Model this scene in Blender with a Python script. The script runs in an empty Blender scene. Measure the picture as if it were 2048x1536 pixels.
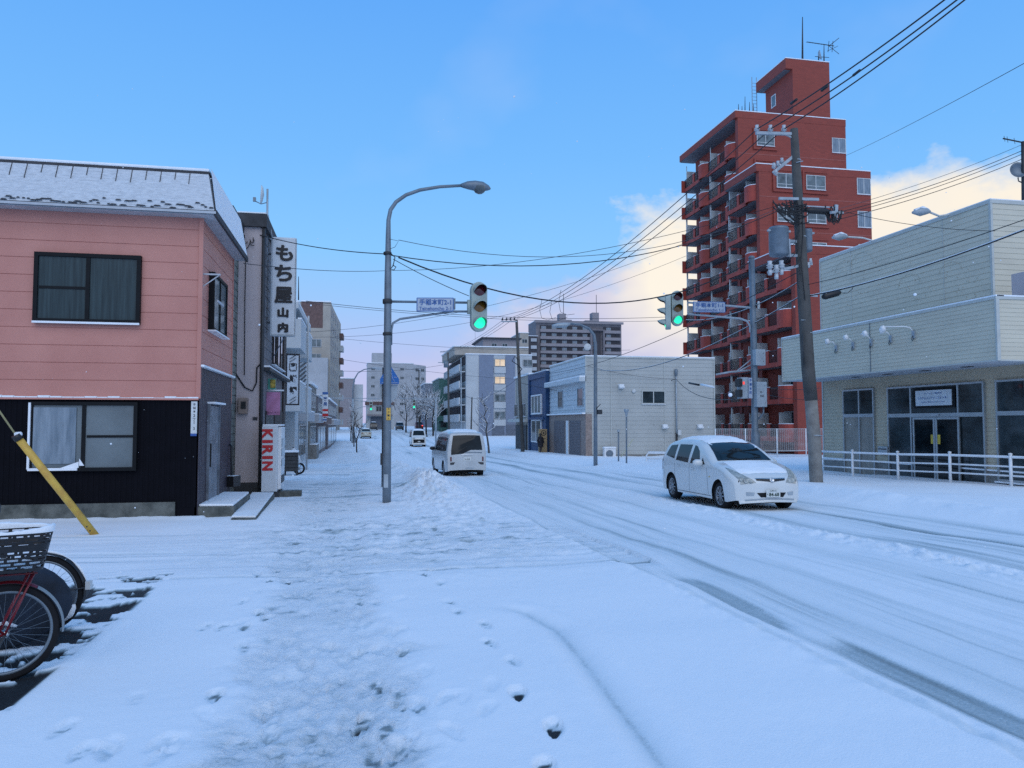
import bpy, bmesh, math, random
import numpy as np
from mathutils import Vector, Matrix
random.seed(7)
R = math.radians
SC = bpy.context.scene
COL = SC.collection
# ------------------------------------------------------------------ camera
YAW, PITCH, EYE = 11.28, 2.9, 1.65
F_PX = 1539.0
cd = bpy.data.cameras.new("camera"); cam = bpy.data.objects.new("camera", cd); COL.objects.link(cam)
cd.sensor_width = 36.0; cd.lens = F_PX / 2048 * 36; cd.clip_start = .1; cd.clip_end = 5000
cam.location = (0, 0, EYE)
cam.rotation_euler = (R(90 + PITCH), 0, R(-YAW))
SC.camera = cam
# ------------------------------------------------------------------ exposure, world, sun
vs = SC.view_settings
vs.view_transform = 'Standard'; vs.look = 'None'; vs.exposure = 0.08; vs.gamma = 1
SUN_EL, SUN_ROT = 40.0, 182.0
w = bpy.data.worlds.new("World"); SC.world = w; w.use_nodes = True
nt = w.node_tree; N = nt.nodes; Lk = nt.links; N.clear()
def wn(t, **k):
    n = N.new(t)
    for a, b in k.items(): setattr(n, a, b)
    return n
def wmath(op, a, b=None, c=None):
    n = wn('ShaderNodeMath', operation=op)
    for i, v in enumerate((a, b, c)):
        if v is None: continue
        if isinstance(v, (int, float)): n.inputs[i].default_value = v
        else: Lk.new(v, n.inputs[i])
    return n.outputs[0]
def wmix(f, a, b):
    n = wn('ShaderNodeMix', data_type='RGBA')
    for i, v in ((0, f), (6, a), (7, b)):
        if isinstance(v, (int, float)): n.inputs[i].default_value = v
        elif isinstance(v, tuple): n.inputs[i].default_value = (*v, 1)
        else: Lk.new(v, n.inputs[i])
    return n.outputs[2]
sky = wn('ShaderNodeTexSky', sky_type='NISHITA', sun_disc=False, sun_elevation=R(SUN_EL), sun_rotation=R(SUN_ROT))
tc = wn('ShaderNodeTexCoord'); sx = wn('ShaderNodeSeparateXYZ'); Lk.new(tc.outputs['Generated'], sx.inputs[0])
el = wmath('MULTIPLY', wmath('ARCSINE', sx.outputs[2]), 57.2958)
az = wmath('MULTIPLY', wmath('ARCTAN2', sx.outputs[0], sx.outputs[1]), 57.2958)
ramp = wn('ShaderNodeValToRGB'); Lk.new(wmath('DIVIDE', el, 60.0), ramp.inputs[0])
cr = ramp.color_ramp
stops = [(0.0, (.50, .49, .77)), (.07, (.44, .49, .81)), (.14, (.31, .53, .90)), (.21, (.225, .545, .96)), (.32, (.165, .475, .955)), (.50, (.11, .385, .93)), (1.0, (.10, .36, .82))]
while len(cr.elements) < len(stops): cr.elements.new(.5)
for e, (p, c) in zip(cr.elements, stops): e.position = p; e.color = (*c, 1)
def noise(scale, det, rough, stretch=(1, 1, 1), off=0.0):
    m = wn('ShaderNodeMapping'); Lk.new(tc.outputs['Generated'], m.inputs[0]); m.inputs['Scale'].default_value = stretch
    m.inputs['Location'].default_value = (off, off, off)
    n = wn('ShaderNodeTexNoise'); n.inputs['Scale'].default_value = scale; n.inputs['Detail'].default_value = det
    n.inputs['Roughness'].default_value = rough; Lk.new(m.outputs[0], n.inputs[0]); return n.outputs[0]
n1 = noise(8.5, 8, .56, (1, 1, 1.7), 2.2)
n2 = noise(3.4, 4, .5, (1, 1, 1.5), 8.7)
# cloud bank low on the right: its upper edge climbs with azimuth
azc = wmath('MINIMUM', wmath('MAXIMUM', az, -60.0), 75.0)
lim = wmath('MINIMUM', wmath('ADD', wmath('MULTIPLY', azc, .50), 4.1), 17.6)
edge = wmath('ADD', wmath('SUBTRACT', lim, el), wmath('MULTIPLY', wmath('SUBTRACT', n1, .5), 15.0))
mask = wmath('SMOOTH_MIN', 1.0, wmath('MAXIMUM', wmath('MULTIPLY', edge, .30), 0.0), .25)
leftfade = wmath('MINIMUM', 1.0, wmath('MAXIMUM', 0.0, wmath('MULTIPLY', wmath('ADD', az, -1.0), .10)))
mask = wmath('MULTIPLY', mask, leftfade)
warm = wmath('MINIMUM', 1.0, wmath('MAXIMUM', 0.0, wmath('ADD', wmath('MULTIPLY', wmath('SUBTRACT', n2, .50), 4.6), wmath('ADD', wmath('MULTIPLY', azc, .017), wmath('MULTIPLY', wmath('SUBTRACT', el, 8.0), .15)))))
cloudc = wmix(warm, (.58, .56, .74), (.97, .87, .72))
skyc = wmix(mask, ramp.outputs[0], cloudc)
# pale fill added to the unseen sky half behind the viewer to brighten the snow
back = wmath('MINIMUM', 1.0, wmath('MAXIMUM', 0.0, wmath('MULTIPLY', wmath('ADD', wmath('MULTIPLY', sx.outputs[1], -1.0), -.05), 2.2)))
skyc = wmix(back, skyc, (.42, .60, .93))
# two faint wisps of thin cloud texture over the open blue
veil = wmath('MULTIPLY', wmath('MAXIMUM', 0.0, wmath('SUBTRACT', n2, .60)), .9)
skyc = wmix(veil, skyc, (.55, .66, .90))
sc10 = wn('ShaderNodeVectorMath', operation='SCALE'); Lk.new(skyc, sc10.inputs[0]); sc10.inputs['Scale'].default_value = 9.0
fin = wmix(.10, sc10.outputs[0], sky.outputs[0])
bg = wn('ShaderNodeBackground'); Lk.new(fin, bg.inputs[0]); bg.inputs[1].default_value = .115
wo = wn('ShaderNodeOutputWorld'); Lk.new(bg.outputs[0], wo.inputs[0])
sd = bpy.data.lights.new("sun", 'SUN'); sun = bpy.data.objects.new("sun", sd); COL.objects.link(sun)
sd.energy = .66; sd.angle = R(55); sd.color = (1.0, .98, .95)
_a = R(SUN_ROT)
sdir = Vector((math.sin(_a) * math.cos(R(SUN_EL)), math.cos(_a) * math.cos(R(SUN_EL)), math.sin(R(SUN_EL))))
sun.rotation_euler = sdir.to_track_quat('Z', 'Y').to_euler()
SC.cycles.max_bounces = 5; SC.cycles.diffuse_bounces = 3; SC.cycles.glossy_bounces = 3
SC.cycles.transparent_max_bounces = 6; SC.cycles.caustics_reflective = False; SC.cycles.caustics_refractive = False
SC.cycles.use_adaptive_sampling = True
SC.cycles.use_denoising = False; SC.cycles.sample_clamp_indirect = 3.0
# ------------------------------------------------------------------ measuring helpers
sa, ca = math.sin(R(YAW)), math.cos(R(YAW)); sp, cp = math.sin(R(PITCH)), math.cos(R(PITCH))
FW = Vector((sa * cp, ca * cp, sp)); RT = Vector((ca, -sa, 0)); UP = RT.cross(FW)
O = Vector((0, 0, EYE))
def ray(u, v): return FW + RT * ((u - 1024) / F_PX) + UP * ((768 - v) / F_PX)
def at(u, v, X=None, Y=None, d=None, z=None):
    """world point seen along one sight line, at a chosen real plane or distance"""
    r = ray(u, v)
    if X is not None: t = X / r.x
    elif Y is not None: t = Y / r.y
    elif z is not None: t = (z - EYE) / r.z
    else: t = d
    return O + r * t
GY = [-50, 0, 10, 20, 31, 50, 77, 95, 107, 118, 150, 175, 230, 4000]
GZ = [0, 0, -.13, -.3, -.47, -.8, -1.08, -1.08, -.95, -.7, -.2, .1, .5, .5]
def gz(y): return float(np.interp(y, GY, GZ))
def G(u, v):
    p = at(u, v, z=-.3)
    for _ in range(12): p = at(u, v, z=gz(p.y))
    return p
# ------------------------------------------------------------------ object helpers
def col_in(n, key, c): n.inputs[key].default_value = (*c, 1)
def mat(name, c, rough=.7, metal=0.0, var=.12, vscale=3.0, bump=.0, bscale=40, coat=0, emit=None, estr=0, c2=None, spec=None, stretch=(1, 1, 1)):
    m = bpy.data.materials.new(name); m.use_nodes = True; t = m.node_tree; b = t.nodes['Principled BSDF']
    b.inputs['Roughness'].default_value = rough; b.inputs['Metallic'].default_value = metal
    if coat: b.inputs['Coat Weight'].default_value = coat; b.inputs['Coat Roughness'].default_value = .08
    if spec is not None: b.inputs['Specular IOR Level'].default_value = spec
    tcn = t.nodes.new('ShaderNodeTexCoord'); mp = t.nodes.new('ShaderNodeMapping'); t.links.new(tcn.outputs['Object'], mp.inputs[0]); mp.inputs['Scale'].default_value = stretch
    nz = t.nodes.new('ShaderNodeTexNoise'); nz.inputs['Scale'].default_value = vscale; nz.inputs['Detail'].default_value = 5; nz.inputs['Roughness'].default_value = .6
    t.links.new(mp.outputs[0], nz.inputs[0])
    mx = t.nodes.new('ShaderNodeMix'); mx.data_type = 'RGBA'
    a = c; d = c2 or tuple(x * (1 - 2.2 * var) for x in c)
    if c2 is None: a = tuple(min(1, x * (1 + var)) for x in c)
    mx.inputs[6].default_value = (*a, 1); mx.inputs[7].default_value = (*d, 1)
    mr = t.nodes.new('ShaderNodeMapRange'); mr.inputs[1].default_value = .35; mr.inputs[2].default_value = .7
    t.links.new(nz.outputs[0], mr.inputs[0]); t.links.new(mr.outputs[0], mx.inputs[0]); t.links.new(mx.outputs[2], b.inputs['Base Color'])
    if bump:
        n2 = t.nodes.new('ShaderNodeTexNoise'); n2.inputs['Scale'].default_value = bscale; n2.inputs['Detail'].default_value = 6; t.links.new(mp.outputs[0], n2.inputs[0])
        bp = t.nodes.new('ShaderNodeBump'); bp.inputs['Strength'].default_value = bump; bp.inputs['Distance'].default_value = .02
        t.links.new(n2.outputs[0], bp.inputs['Height']); t.links.new(bp.outputs[0], b.inputs['Normal'])
    if emit: col_in(b, 'Emission Color', emit); b.inputs['Emission Strength'].default_value = estr
    return m
class MB:
    def __init__(s): s.v = []; s.f = []; s.smooth = []
    def add(s, vs, fs, smooth=False):
        o = len(s.v); s.v += [tuple(p) for p in vs]; s.f += [tuple(i + o for i in f) for f in fs]; s.smooth += [smooth] * len(fs); return s
    def box(s, x0, x1, y0, y1, z0, z1, b=0):
        if x0 > x1: x0, x1 = x1, x0
        if y0 > y1: y0, y1 = y1, y0
        vs = [(x, y, z) for z in (z0, z1) for y in (y0, y1) for x in (x0, x1)]
        return s.add(vs, [(0, 2, 3, 1), (4, 5, 7, 6), (0, 1, 5, 4), (2, 6, 7, 3), (0, 4, 6, 2), (1, 3, 7, 5)])
    def obox(s, c, ax, ay, az, hx, hy, hz):
        c = Vector(c); ax = Vector(ax).normalized(); ay = Vector(ay).normalized(); az = Vector(az).normalized()
        vs = [c + ax * (i * hx) + ay * (j * hy) + az * (k * hz) for k in (-1, 1) for j in (-1, 1) for i in (-1, 1)]
        return s.add(vs, [(0, 2, 3, 1), (4, 5, 7, 6), (0, 1, 5, 4), (2, 6, 7, 3), (0, 4, 6, 2), (1, 3, 7, 5)])
    def bar(s, p0, p1, wx, wy, up=(0, 0, 1)):
        p0 = Vector(p0); p1 = Vector(p1); d = p1 - p0; a = d.normalized(); u = Vector(up)
        if abs(a.dot(u)) > .98: u = Vector((1, 0, 0))
        x = a.cross(u).normalized(); y = x.cross(a)
        return s.obox((p0 + p1) / 2, a, x, y, d.length / 2, wx / 2, wy / 2)
    def tube(s, pts, r, n=8, caps=True):
        pts = [Vector(p) for p in pts]; m = len(pts); rr = r if isinstance(r, (list, tuple)) else [r] * m
        t0 = (pts[1] - pts[0]).normalized(); u = Vector((0, 0, 1))
        if abs(t0.dot(u)) > .9: u = Vector((1, 0, 0))
        x = t0.cross(u).normalized(); vs = []
        for i, p in enumerate(pts):
            t = (pts[min(i + 1, m - 1)] - pts[max(i - 1, 0)]).normalized()
            x = (x - t * x.dot(t)).normalized(); y = t.cross(x)
            for k in range(n):
                a = 2 * math.pi * k / n; vs.append(p + x * (math.cos(a) * rr[i]) + y * (math.sin(a) * rr[i]))
        fs = [(i * n + k, i * n + (k + 1) % n, (i + 1) * n + (k + 1) % n, (i + 1) * n + k) for i in range(m - 1) for k in range(n)]
        s.add(vs, fs, True)
        if caps: s.add(vs[:n], [tuple(range(n - 1, -1, -1))]); s.add(vs[-n:], [tuple(range(n))])
        return s
    def lathe(s, c, ax, prof, n=24, smooth=True):
        """prof: list of (r, h) along axis ax from c"""
        c = Vector(c); a = Vector(ax).normalized(); u = Vector((0, 0, 1)) if abs(a.z) < .9 else Vector((1, 0, 0))
        x = a.cross(u).normalized(); y = a.cross(x); vs = []
        for r, h in prof:
            for k in range(n):
                t = 2 * math.pi * k / n; vs.append(c + a * h + x * (math.cos(t) * r) + y * (math.sin(t) * r))
        m = len(prof)
        fs = [(i * n + k, i * n + (k + 1) % n, (i + 1) * n + (k + 1) % n, (i + 1) * n + k) for i in range(m - 1) for k in range(n)]
        return s.add(vs, fs, smooth)
    def prism(s, poly, z0, z1, smooth=False):
        n = len(poly); vs = [(x, y, z0) for x, y in poly] + [(x, y, z1) for x, y in poly]
        s.add(vs, [tuple(range(n - 1, -1, -1)), tuple(range(n, 2 * n))])
        return s.add(vs, [(i, (i + 1) % n, n + (i + 1) % n, n + i) for i in range(n)], smooth)
    def plate(s, pts, off):
        """closed slab: polygon pts (3d) extruded by vector off"""
        n = len(pts); off = Vector(off); vs = [Vector(p) for p in pts] + [Vector(p) + off for p in pts]
        return s.add(vs, [tuple(range(n - 1, -1, -1)), tuple(range(n, 2 * n))] + [(i, (i + 1) % n, n + (i + 1) % n, n + i) for i in range(n)])
    def quad(s, a, b, c, d): return s.add([a, b, c, d], [(0, 1, 2, 3)])
    def grid(s, rows, smooth=True):
        m = len(rows); n = len(rows[0]); vs = [p for r in rows for p in r]
        return s.add(vs, [(i * n + k, i * n + k + 1, (i + 1) * n + k + 1, (i + 1) * n + k) for i in range(m - 1) for k in range(n - 1)], smooth)
    def merge(s, o, M=None):
        return s.add([(M @ Vector(p)) if M else p for p in o.v], o.f) if not any(o.smooth) else s._m(o, M)
    def _m(s, o, M):
        k = len(s.v); s.v += [tuple(M @ Vector(p)) if M else p for p in o.v]; s.f += [tuple(i + k for i in f) for f in o.f]; s.smooth += o.smooth; return s
def clean_normals(me):
    bm = bmesh.new(); bm.from_mesh(me); bmesh.ops.remove_doubles(bm, verts=bm.verts, dist=1e-5); bmesh.ops.recalc_face_normals(bm, faces=bm.faces); bm.to_mesh(me); bm.free()
def P(name, mb, m, parent=None, label=None, bevel=0, fix=True, local=False, kind=None):
    me = bpy.data.meshes.new(name); me.from_pydata(mb.v, [], mb.f); me.update()
    me.polygons.foreach_set('use_smooth', mb.smooth)
    if fix: clean_normals(me)
    me.materials.append(m)
    o = bpy.data.objects.new(name, me); COL.objects.link(o)
    if parent is not None:
        o.parent = parent
        if not local:
            Mw = world_of(parent).inverted()
            me.transform(Mw)
    if bevel:
        b = o.modifiers.new('bevel', 'BEVEL'); b.width = bevel; b.segments = 2; b.limit_method = 'ANGLE'
    if label: o['label'] = label
    if kind: o['kind'] = kind
    return o
def world_of(o):
    M = Matrix.Translation(o.location) @ o.rotation_euler.to_matrix().to_4x4()
    return world_of(o.parent) @ M if o.parent else M
def T(name, label, cat, loc=(0, 0, 0), rz=0, group=None):
    o = bpy.data.objects.new(name, None); COL.objects.link(o); o.location = loc; o.rotation_euler = (0, 0, rz)
    o.empty_display_size = .2
    o['label'] = label; o['category'] = cat
    if group: o['group'] = group
    return o
def tag(o, label, cat, group=None):
    o['label'] = label; o['category'] = cat
    if group: o['group'] = group
    return o
def struct(o): o['kind'] = 'structure'; return o
def S(name, mb, m, label, cat, group=None, **k):
    """a one-mesh thing with its origin at its own base"""
    xs = np.array(mb.v); c = Vector(((xs[:, 0].min() + xs[:, 0].max()) / 2, (xs[:, 1].min() + xs[:, 1].max()) / 2, xs[:, 2].min()))
    mb.v = [tuple(Vector(p) - c) for p in mb.v]
    o = P(name, mb, m, **k); o.location = c
    return tag(o, label, cat, group)
def dup(o, parent=None):
    c = o.copy(); COL.objects.link(c); c.parent = parent
    for ch in list(o.children): dup(ch, c)
    return c
_tcache = {}
def text_geo(s, bold=0.0, ext=.0):
    k = (s, bold, ext)
    if k in _tcache: return _tcache[k]
    cu = bpy.data.curves.new('t', 'FONT'); cu.body = s; cu.align_x = 'CENTER'; cu.align_y = 'CENTER'; cu.size = 1; cu.offset = bold; cu.resolution_u = 3
    ob = bpy.data.objects.new('t', cu); COL.objects.link(ob)
    dg = bpy.context.evaluated_depsgraph_get(); me = bpy.data.meshes.new_from_object(ob.evaluated_get(dg))
    vs = [tuple(v.co) for v in me.vertices]; fs = [tuple(p.vertices) for p in me.polygons]
    bpy.data.objects.remove(ob); bpy.data.curves.remove(cu); bpy.data.meshes.remove(me)
    _tcache[k] = (vs, fs); return vs, fs
def text(mb, s, c, right, up, h, wdt=None, bold=0.0):
    """letters as thin sheets on a sign; h = wanted height of the string's bounds, wdt = wanted width"""
    vs, fs = text_geo(s, bold)
    if not vs: return mb
    a = np.array(vs); x0, x1 = a[:, 0].min(), a[:, 0].max(); y0, y1 = a[:, 1].min(), a[:, 1].max()
    sy = h / (y1 - y0); sx_ = (wdt / (x1 - x0)) if wdt else sy
    right = Vector(right).normalized(); up = Vector(up).normalized(); c = Vector(c)
    mb.add([c + right * ((x - (x0 + x1) / 2) * sx_) + up * ((y - (y0 + y1) / 2) * sy) for x, y, z in vs], fs)
    return mb
def chair_cable(p0, p1, sag, n=24):
    p0 = Vector(p0); p1 = Vector(p1)
    return [p0.lerp(p1, i / n) - Vector((0, 0, 4 * sag * (i / n) * (1 - i / n))) for i in range(n + 1)]
# ------------------------------------------------------------------ materials
M = {}
M['snow'] = mat('snow', (.86, .88, .91), .75, var=.03, bump=.35, bscale=55)
M['galv'] = mat('galvanised_grey_paint', (.17, .21, .25), .45, metal=.25, var=.12, bump=.1)
M['galv_l'] = mat('light_grey_steel', (.36, .41, .45), .5, metal=.2, var=.1)
M['white'] = mat('white_paint', (.78, .79, .80), .45, var=.05)
M['offw'] = mat('off_white', (.62, .63, .62), .6, var=.1)
M['black'] = mat('black_plastic', (.012, .012, .014), .45, var=.2)
M['dark'] = mat('dark_grey', (.035, .037, .042), .6, var=.2)
M['rubber'] = mat('tyre_rubber', (.012, .012, .014), .9, var=.2, c2=(.022, .022, .025), spec=.2)
M['wire'] = mat('cable_black', (.015, .016, .02), .6, var=.1)
M['wire_g'] = mat('cable_grey', (.06, .065, .08), .6, var=.1)
M['concrete'] = mat('concrete_pole', (.10, .095, .09), .85, var=.2, vscale=2, bump=.4, bscale=30, c2=(.06, .058, .055))
M['concrete2'] = mat('concrete_light', (.27, .26, .24), .85, var=.2, vscale=3, bump=.4, bscale=30, c2=(.16, .15, .14))
M['conc_base'] = mat('stained_concrete', (.15, .155, .14), .9, var=.3, vscale=4, bump=.5, c2=(.05, .055, .05))
M['glass'] = mat('dark_window_glass', (.034, .048, .054), .06, var=.4, vscale=.8, spec=.5)
M['glass2'] = mat('pale_window_glass', (.14, .17, .18), .12, var=.3, vscale=1.2, spec=.6)
M['cglass'] = mat('car_glass', (.008, .013, .016), .05, var=.3, vscale=2, spec=.32)
M['chrome'] = mat('chrome', (.6, .6, .6), .15, metal=1, var=.05)
M['alu'] = mat('aluminium', (.42, .45, .47), .35, metal=.6, var=.05)
M['red'] = mat('red_enamel', (.38, .02, .025), .35, var=.1)
M['yellow'] = mat('yellow_tube', (.72, .46, .07), .5, var=.1, vscale=5, c2=(.55, .30, .06))
# ================================================================== GROUND
def vn(x, y, seed=0):
    xi = np.floor(x).astype(np.int64); yi = np.floor(y).astype(np.int64); xf = x - xi; yf = y - yi
    def h(a, b):
        n = (a * 374761393 + b * 668265263 + seed * 982451653) & 0x7fffffff
        n = ((n ^ (n >> 13)) * 1274126177) & 0x7fffffff
        n = (n ^ (n >> 16)) & 0xffff
        return n / 65535.0
    u = xf * xf * (3 - 2 * xf); v = yf * yf * (3 - 2 * yf)
    return (h(xi, yi) * (1 - u) + h(xi + 1, yi) * u) * (1 - v) + (h(xi, yi + 1) * (1 - u) + h(xi + 1, yi + 1) * u) * v
def fbm(x, y, o=4, seed=0, g=.5):
    s = 0; a = 1; t = 0
    for k in range(o):
        s = s + a * vn(x * 2 ** k, y * 2 ** k, seed + k * 17); t += a; a *= g
    return s / t
def sstep(a, b, x):
    t = np.clip((x - a) / (b - a), 0, 1); return t * t * (3 - 2 * t)
def dist_poly(X, Y, pts):
    d = np.full(X.shape, 1e9); side = np.zeros(X.shape); par = np.zeros(X.shape); acc = 0
    for (x0, y0), (x1, y1) in zip(pts[:-1], pts[1:]):
        dx, dy = x1 - x0, y1 - y0; L2 = dx * dx + dy * dy
        t = np.clip(((X - x0) * dx + (Y - y0) * dy) / L2, 0, 1)
        dd = np.hypot(X - x0 - t * dx, Y - y0 - t * dy); m = dd < d
        d = np.where(m, dd, d); side = np.where(m, np.sign((X - x0) * dy - (Y - y0) * dx), side); par = np.where(m, acc + t, par); acc += 1
    return d, side, par
def road_left(Y): return np.interp(Y, [-50, 0, 24, 40, 120, 300], [3.55, 3.55, 3.0, 2.5, .1, .0])
def road_right(Y): return np.interp(Y, [-50, 0, 10, 24, 60, 120, 300], [11.3, 11.3, 11.0, 11.6, 12.6, 13.0, 13.0])
def gpx(l): return [(G(u, v).x, G(u, v).y) for u, v in l]
prints = []
rs = np.random.RandomState(5)
for u, v, dk in [(860, 1133, .5), (848, 1150, .4), (882, 1165, .3), (900, 1202, .4), (916, 1223, .3), (972, 1248, .3), (982, 1283, .4), (1028, 1320, .25), (1036, 1386, 1.0), (1108, 1452, 1.15), (1088, 1534, .9),
                 (515, 1140, .5), (555, 1133, .5), (540, 1160, .6), (575, 1158, .7), (485, 1200, .3), (520, 1222, .6), (532, 1232, .6), (490, 1250, .4), (430, 1388, .5), (488, 1290, .3), (445, 1250, .3), (410, 1250, .3), (125, 1455, .3), (165, 1500, .25), (320, 1485, .12), (325, 1512, .12), (210, 1502, .2),
                 (756, 1358, .4), (760, 1372, .3), (725, 1432, .55), (770, 1455, .4), (800, 1380, .3), (800, 1398, .3), (808, 1295, .3), (745, 1512, .4), (780, 1512, .3), (840, 1410, .3)]:
    g = G(u, v); prints.append((g.x, g.y, rs.uniform(-.35, .35), dk, .026 if dk > .45 else .016))
path = gpx([(640, 1536), (650, 1400), (650, 1250), (640, 1130), (640, 1060), (660, 1000), (690, 950), (712, 905), (712, 880)])
pp = np.array(path)
for k in range(340):
    t = rs.uniform(0, 1) ** 1.0 * 5.4; i = int(t); f = t - i; c = pp[i] * (1 - f) + pp[i + 1] * f
    prints.append((c[0] + rs.normal(0, .36), c[1] + rs.uniform(-.4, .4), rs.uniform(-.5, .5), rs.uniform(0, .15), rs.uniform(.007, .017)))
for k in range(90):
    g = G(rs.uniform(560, 900), rs.uniform(985, 1110)); prints.append((g.x, g.y, rs.uniform(-1.5, 1.5), rs.uniform(0, .3), rs.uniform(.01, .025)))
arc = gpx([(975, 1207), (1050, 1220), (1110, 1250), (1160, 1305), (1215, 1375), (1270, 1445), (1345, 1545)])
lotedge = gpx([(-250, 1760), (0, 1452), (130, 1335), (215, 1262), (300, 1192), (330, 1160)])
ridge_x = G(1700, 1080).x
rline_x = G(1900, 1063).x
d0, d1, d2, d3 = G(1600, 1243).y, G(1340, 1150).y, G(2048, 1440).y, G(1640, 1262).y
gx = (G(1470, 1195).x + G(1850, 1345).x) / 2
bank = G(850, 985)
def terrain(X, Y):
    base = np.interp(Y, GY, GZ)
    near = np.clip(1 - Y / 60, 0, 1)
    H = (fbm(X * .5, Y * .5, 3, 1) - .5) * .08
    W = np.zeros(X.shape)
    rl, rr = road_left(Y), road_right(Y)
    road = sstep(-.05, .25, X - rl) * sstep(-.05, .3, rr - X)
    side = sstep(9.2, 9.8, Y) * sstep(16.0, 15.0, Y + .25 * np.clip(X + 3, -9, 3) * 0) * (X < rl + .3)
    lane = 1 - sstep(13.3, 14.8, Y)
    side = sstep(9.3, 9.7, Y) * lane * (X < rl + .5)
    # main carriageway: shallow streaks along Y
    st = fbm(X * 2.6, Y * .07 + 3, 4, 11, .6); st2 = fbm(X * 7, Y * .25, 3, 23, .6); st3 = vn(X * 1.1, Y * .03, 31)
    H += road * (-.05 + .018 * (st - .5) + .010 * (st2 - .5))
    W += road * (.02 + .46 * np.clip(st - .56, 0, 1) * 2.0 + .12 * np.clip(st3 - .45, 0, 1) + .5 * np.clip(st2 - .64, 0, 1))
    # wheel tracks: four shallow ruts
    for xc, wd, am in ((5.1, .28, .10), (6.5, .25, .08), (8.2, .3, .16), (9.8, .3, .20), (4.3, .2, .08)):
        q = np.exp(-((X - xc - .12 * (vn(Y * .05, xc + 0 * Y, 3) - .5)) / wd) ** 2) * road
        W += q * am * .95 * (.4 + 1.2 * vn(X * 4, Y * .12, 40)); H -= q * .012
    # loose ridge between lanes
    cl = fbm(X * 9, Y * 5, 4, 51)
    q = np.exp(-((X - ridge_x - .1) / .33) ** 2) * sstep(5, 9, Y) * sstep(34, 16, Y)
    H += q * (.05 + .15 * (cl - .42)); W = W * (1 - .85 * q)
    # kerb windrow on the left of the road
    q = np.exp(-((X - rl + .05) / .16) ** 2)
    H += q * (.008 + .05 * (cl - .45)) * sstep(2.0, 3.0, Y)
    # dark wet strips in the gutter
    def strip(x0, wd, ya, yb, k):
        e = vn(Y * 1.7, 0 * Y + k, 60) * .25
        return sstep(wd, wd * .55, np.abs(X - x0 - .08 * (vn(Y * .8, 0 * Y + k, 61) - .5)) + e * wd) * sstep(ya - .25, ya + .25, Y) * sstep(yb + .25, yb - .3, Y)
    streak = .65 + .5 * (fbm(X * 16, Y * .8, 3, 71) - .4)
    D = strip(gx - .04, .17, d0 + .1, d1, 1) + strip(gx + .04, .22, 1.5, d3 - .1, 2) + .4 * strip(gx - .08, .10, 1.5, d1 + .5, 12)
    D = D + .3 * strip(gx - .35, .16, 8.6, 12.2, 3) + .5 * strip(gx - .42, .08, 3, 24, 4) + .75 * strip(rline_x, .07, 5, 13, 5) + .5 * strip(rline_x, .3, 8.7, 9.6, 6) + .4 * strip(rline_x - .1, .05, 12, 40, 9)
    D = D + .6 * strip(6.6, .07, 6.2, 8.2, 7) + .35 * strip(7.2, .2, 2.5, 6, 8)
    W += .37 * np.clip(D, 0, 1) * streak; H -= .02 * np.clip(D, 0, 1)
    # side street: packed, tracks along X
    sx1 = fbm(X * .22, Y * 5.5 + .25 * X * 0, 4, 81, .6)
    H += side * (-.04 + .045 * (sx1 - .5)); W += side * (.55 * np.clip(sx1 - .60, 0, 1) * 1.8)
    for yc, wd, am in ((9.62, .035, .34), (10.35, .05, .12), (11.1, .03, .18), (11.9, .06, .16), (12.5, .03, .2)):
        bend = .10 * (vn(X * .4, 0 * X + yc, 5) - .5) + .02 * (X + 4)
        q = np.exp(-((Y - yc - bend) / wd) ** 2) * side * (.35 + 1.1 * vn(X * .9, Y * 0 + yc, 7)); W += q * am; H -= q * .018
    # corner: churned snow in front of the pole
    q = np.clip(1.5 * np.exp(-(((X - .9) / 2.6) ** 2 + ((Y - 13.2) / 2.9) ** 2)), 0, 1) * (1 - .8 * road)
    ch = fbm(X * 4.2, Y * 4.2, 5, 91, .62); ch2 = fbm(X * 3, Y * 9, 4, 95, .6)
    H += q * (.13 * (ch - .5) + .03 * np.abs(fbm(X * 9, Y * 9, 3, 97) - .5)); W += q * .95 * np.clip(ch2 - .56, 0, 1) * 1.6
    # snow bank beside the lamp pole and along the kerb
    for bx, by, rx, ry, hh in ((bank.x, bank.y, 1.1, 1.6, .15), (bank.x + .35, bank.y + 2.2, .9, 2.8, .15), (bank.x - .1, bank.y + 1.2, .45, .9, .10), (2.3, 27, .5, 4.5, .34), (2.0, 36, .5, 6, .3), (1.6, 50, .5, 12, .3), (.9, 75, .6, 22, .3)):
        q = np.exp(-(((X - bx) / rx) ** 2 + ((Y - by) / ry) ** 2)); H += q * hh * (.40 + 1.1 * cl + .8 * (ch - .5)); W *= (1 - .9 * q)
    q = np.exp(-((X - 2.0) / 1.1) ** 2 - ((Y - 18.5) / 4.0) ** 2) * (1 - .7 * road); H += q * .26 * np.clip(cl - .35, 0, 1) + q * .05 * np.abs(ch - .5)
    # right verge and pavement: banked up
    q = sstep(0, .9, X - rr); H += q * (.10 + .10 * fbm(X * .6, Y * .3, 3, 101)); q2 = np.exp(-((X - rr - .9) / .5) ** 2); H += q2 * (.05 + .16 * (fbm(X * 2, Y * 1.4, 4, 103) - .4)) * sstep(8, 14, Y)
    q = sstep(13.5, 14.5, X) * sstep(44, 38, Y); H -= q * .02
    # trodden path
    dp, sd_, par = dist_poly(X, Y, path)
    hw = np.interp(Y, [0, 5, 9, 16, 60], [.62, .60, .55, .75, 1.3])
    e = dp + .75 * (fbm(X * 1.3, Y * 1.3, 5, 111, .6) - .5)
    q = sstep(hw + .16, hw - .22, e) * (1 - road)
    lump = fbm(X * 7, Y * 6, 5, 121, .6)
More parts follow.
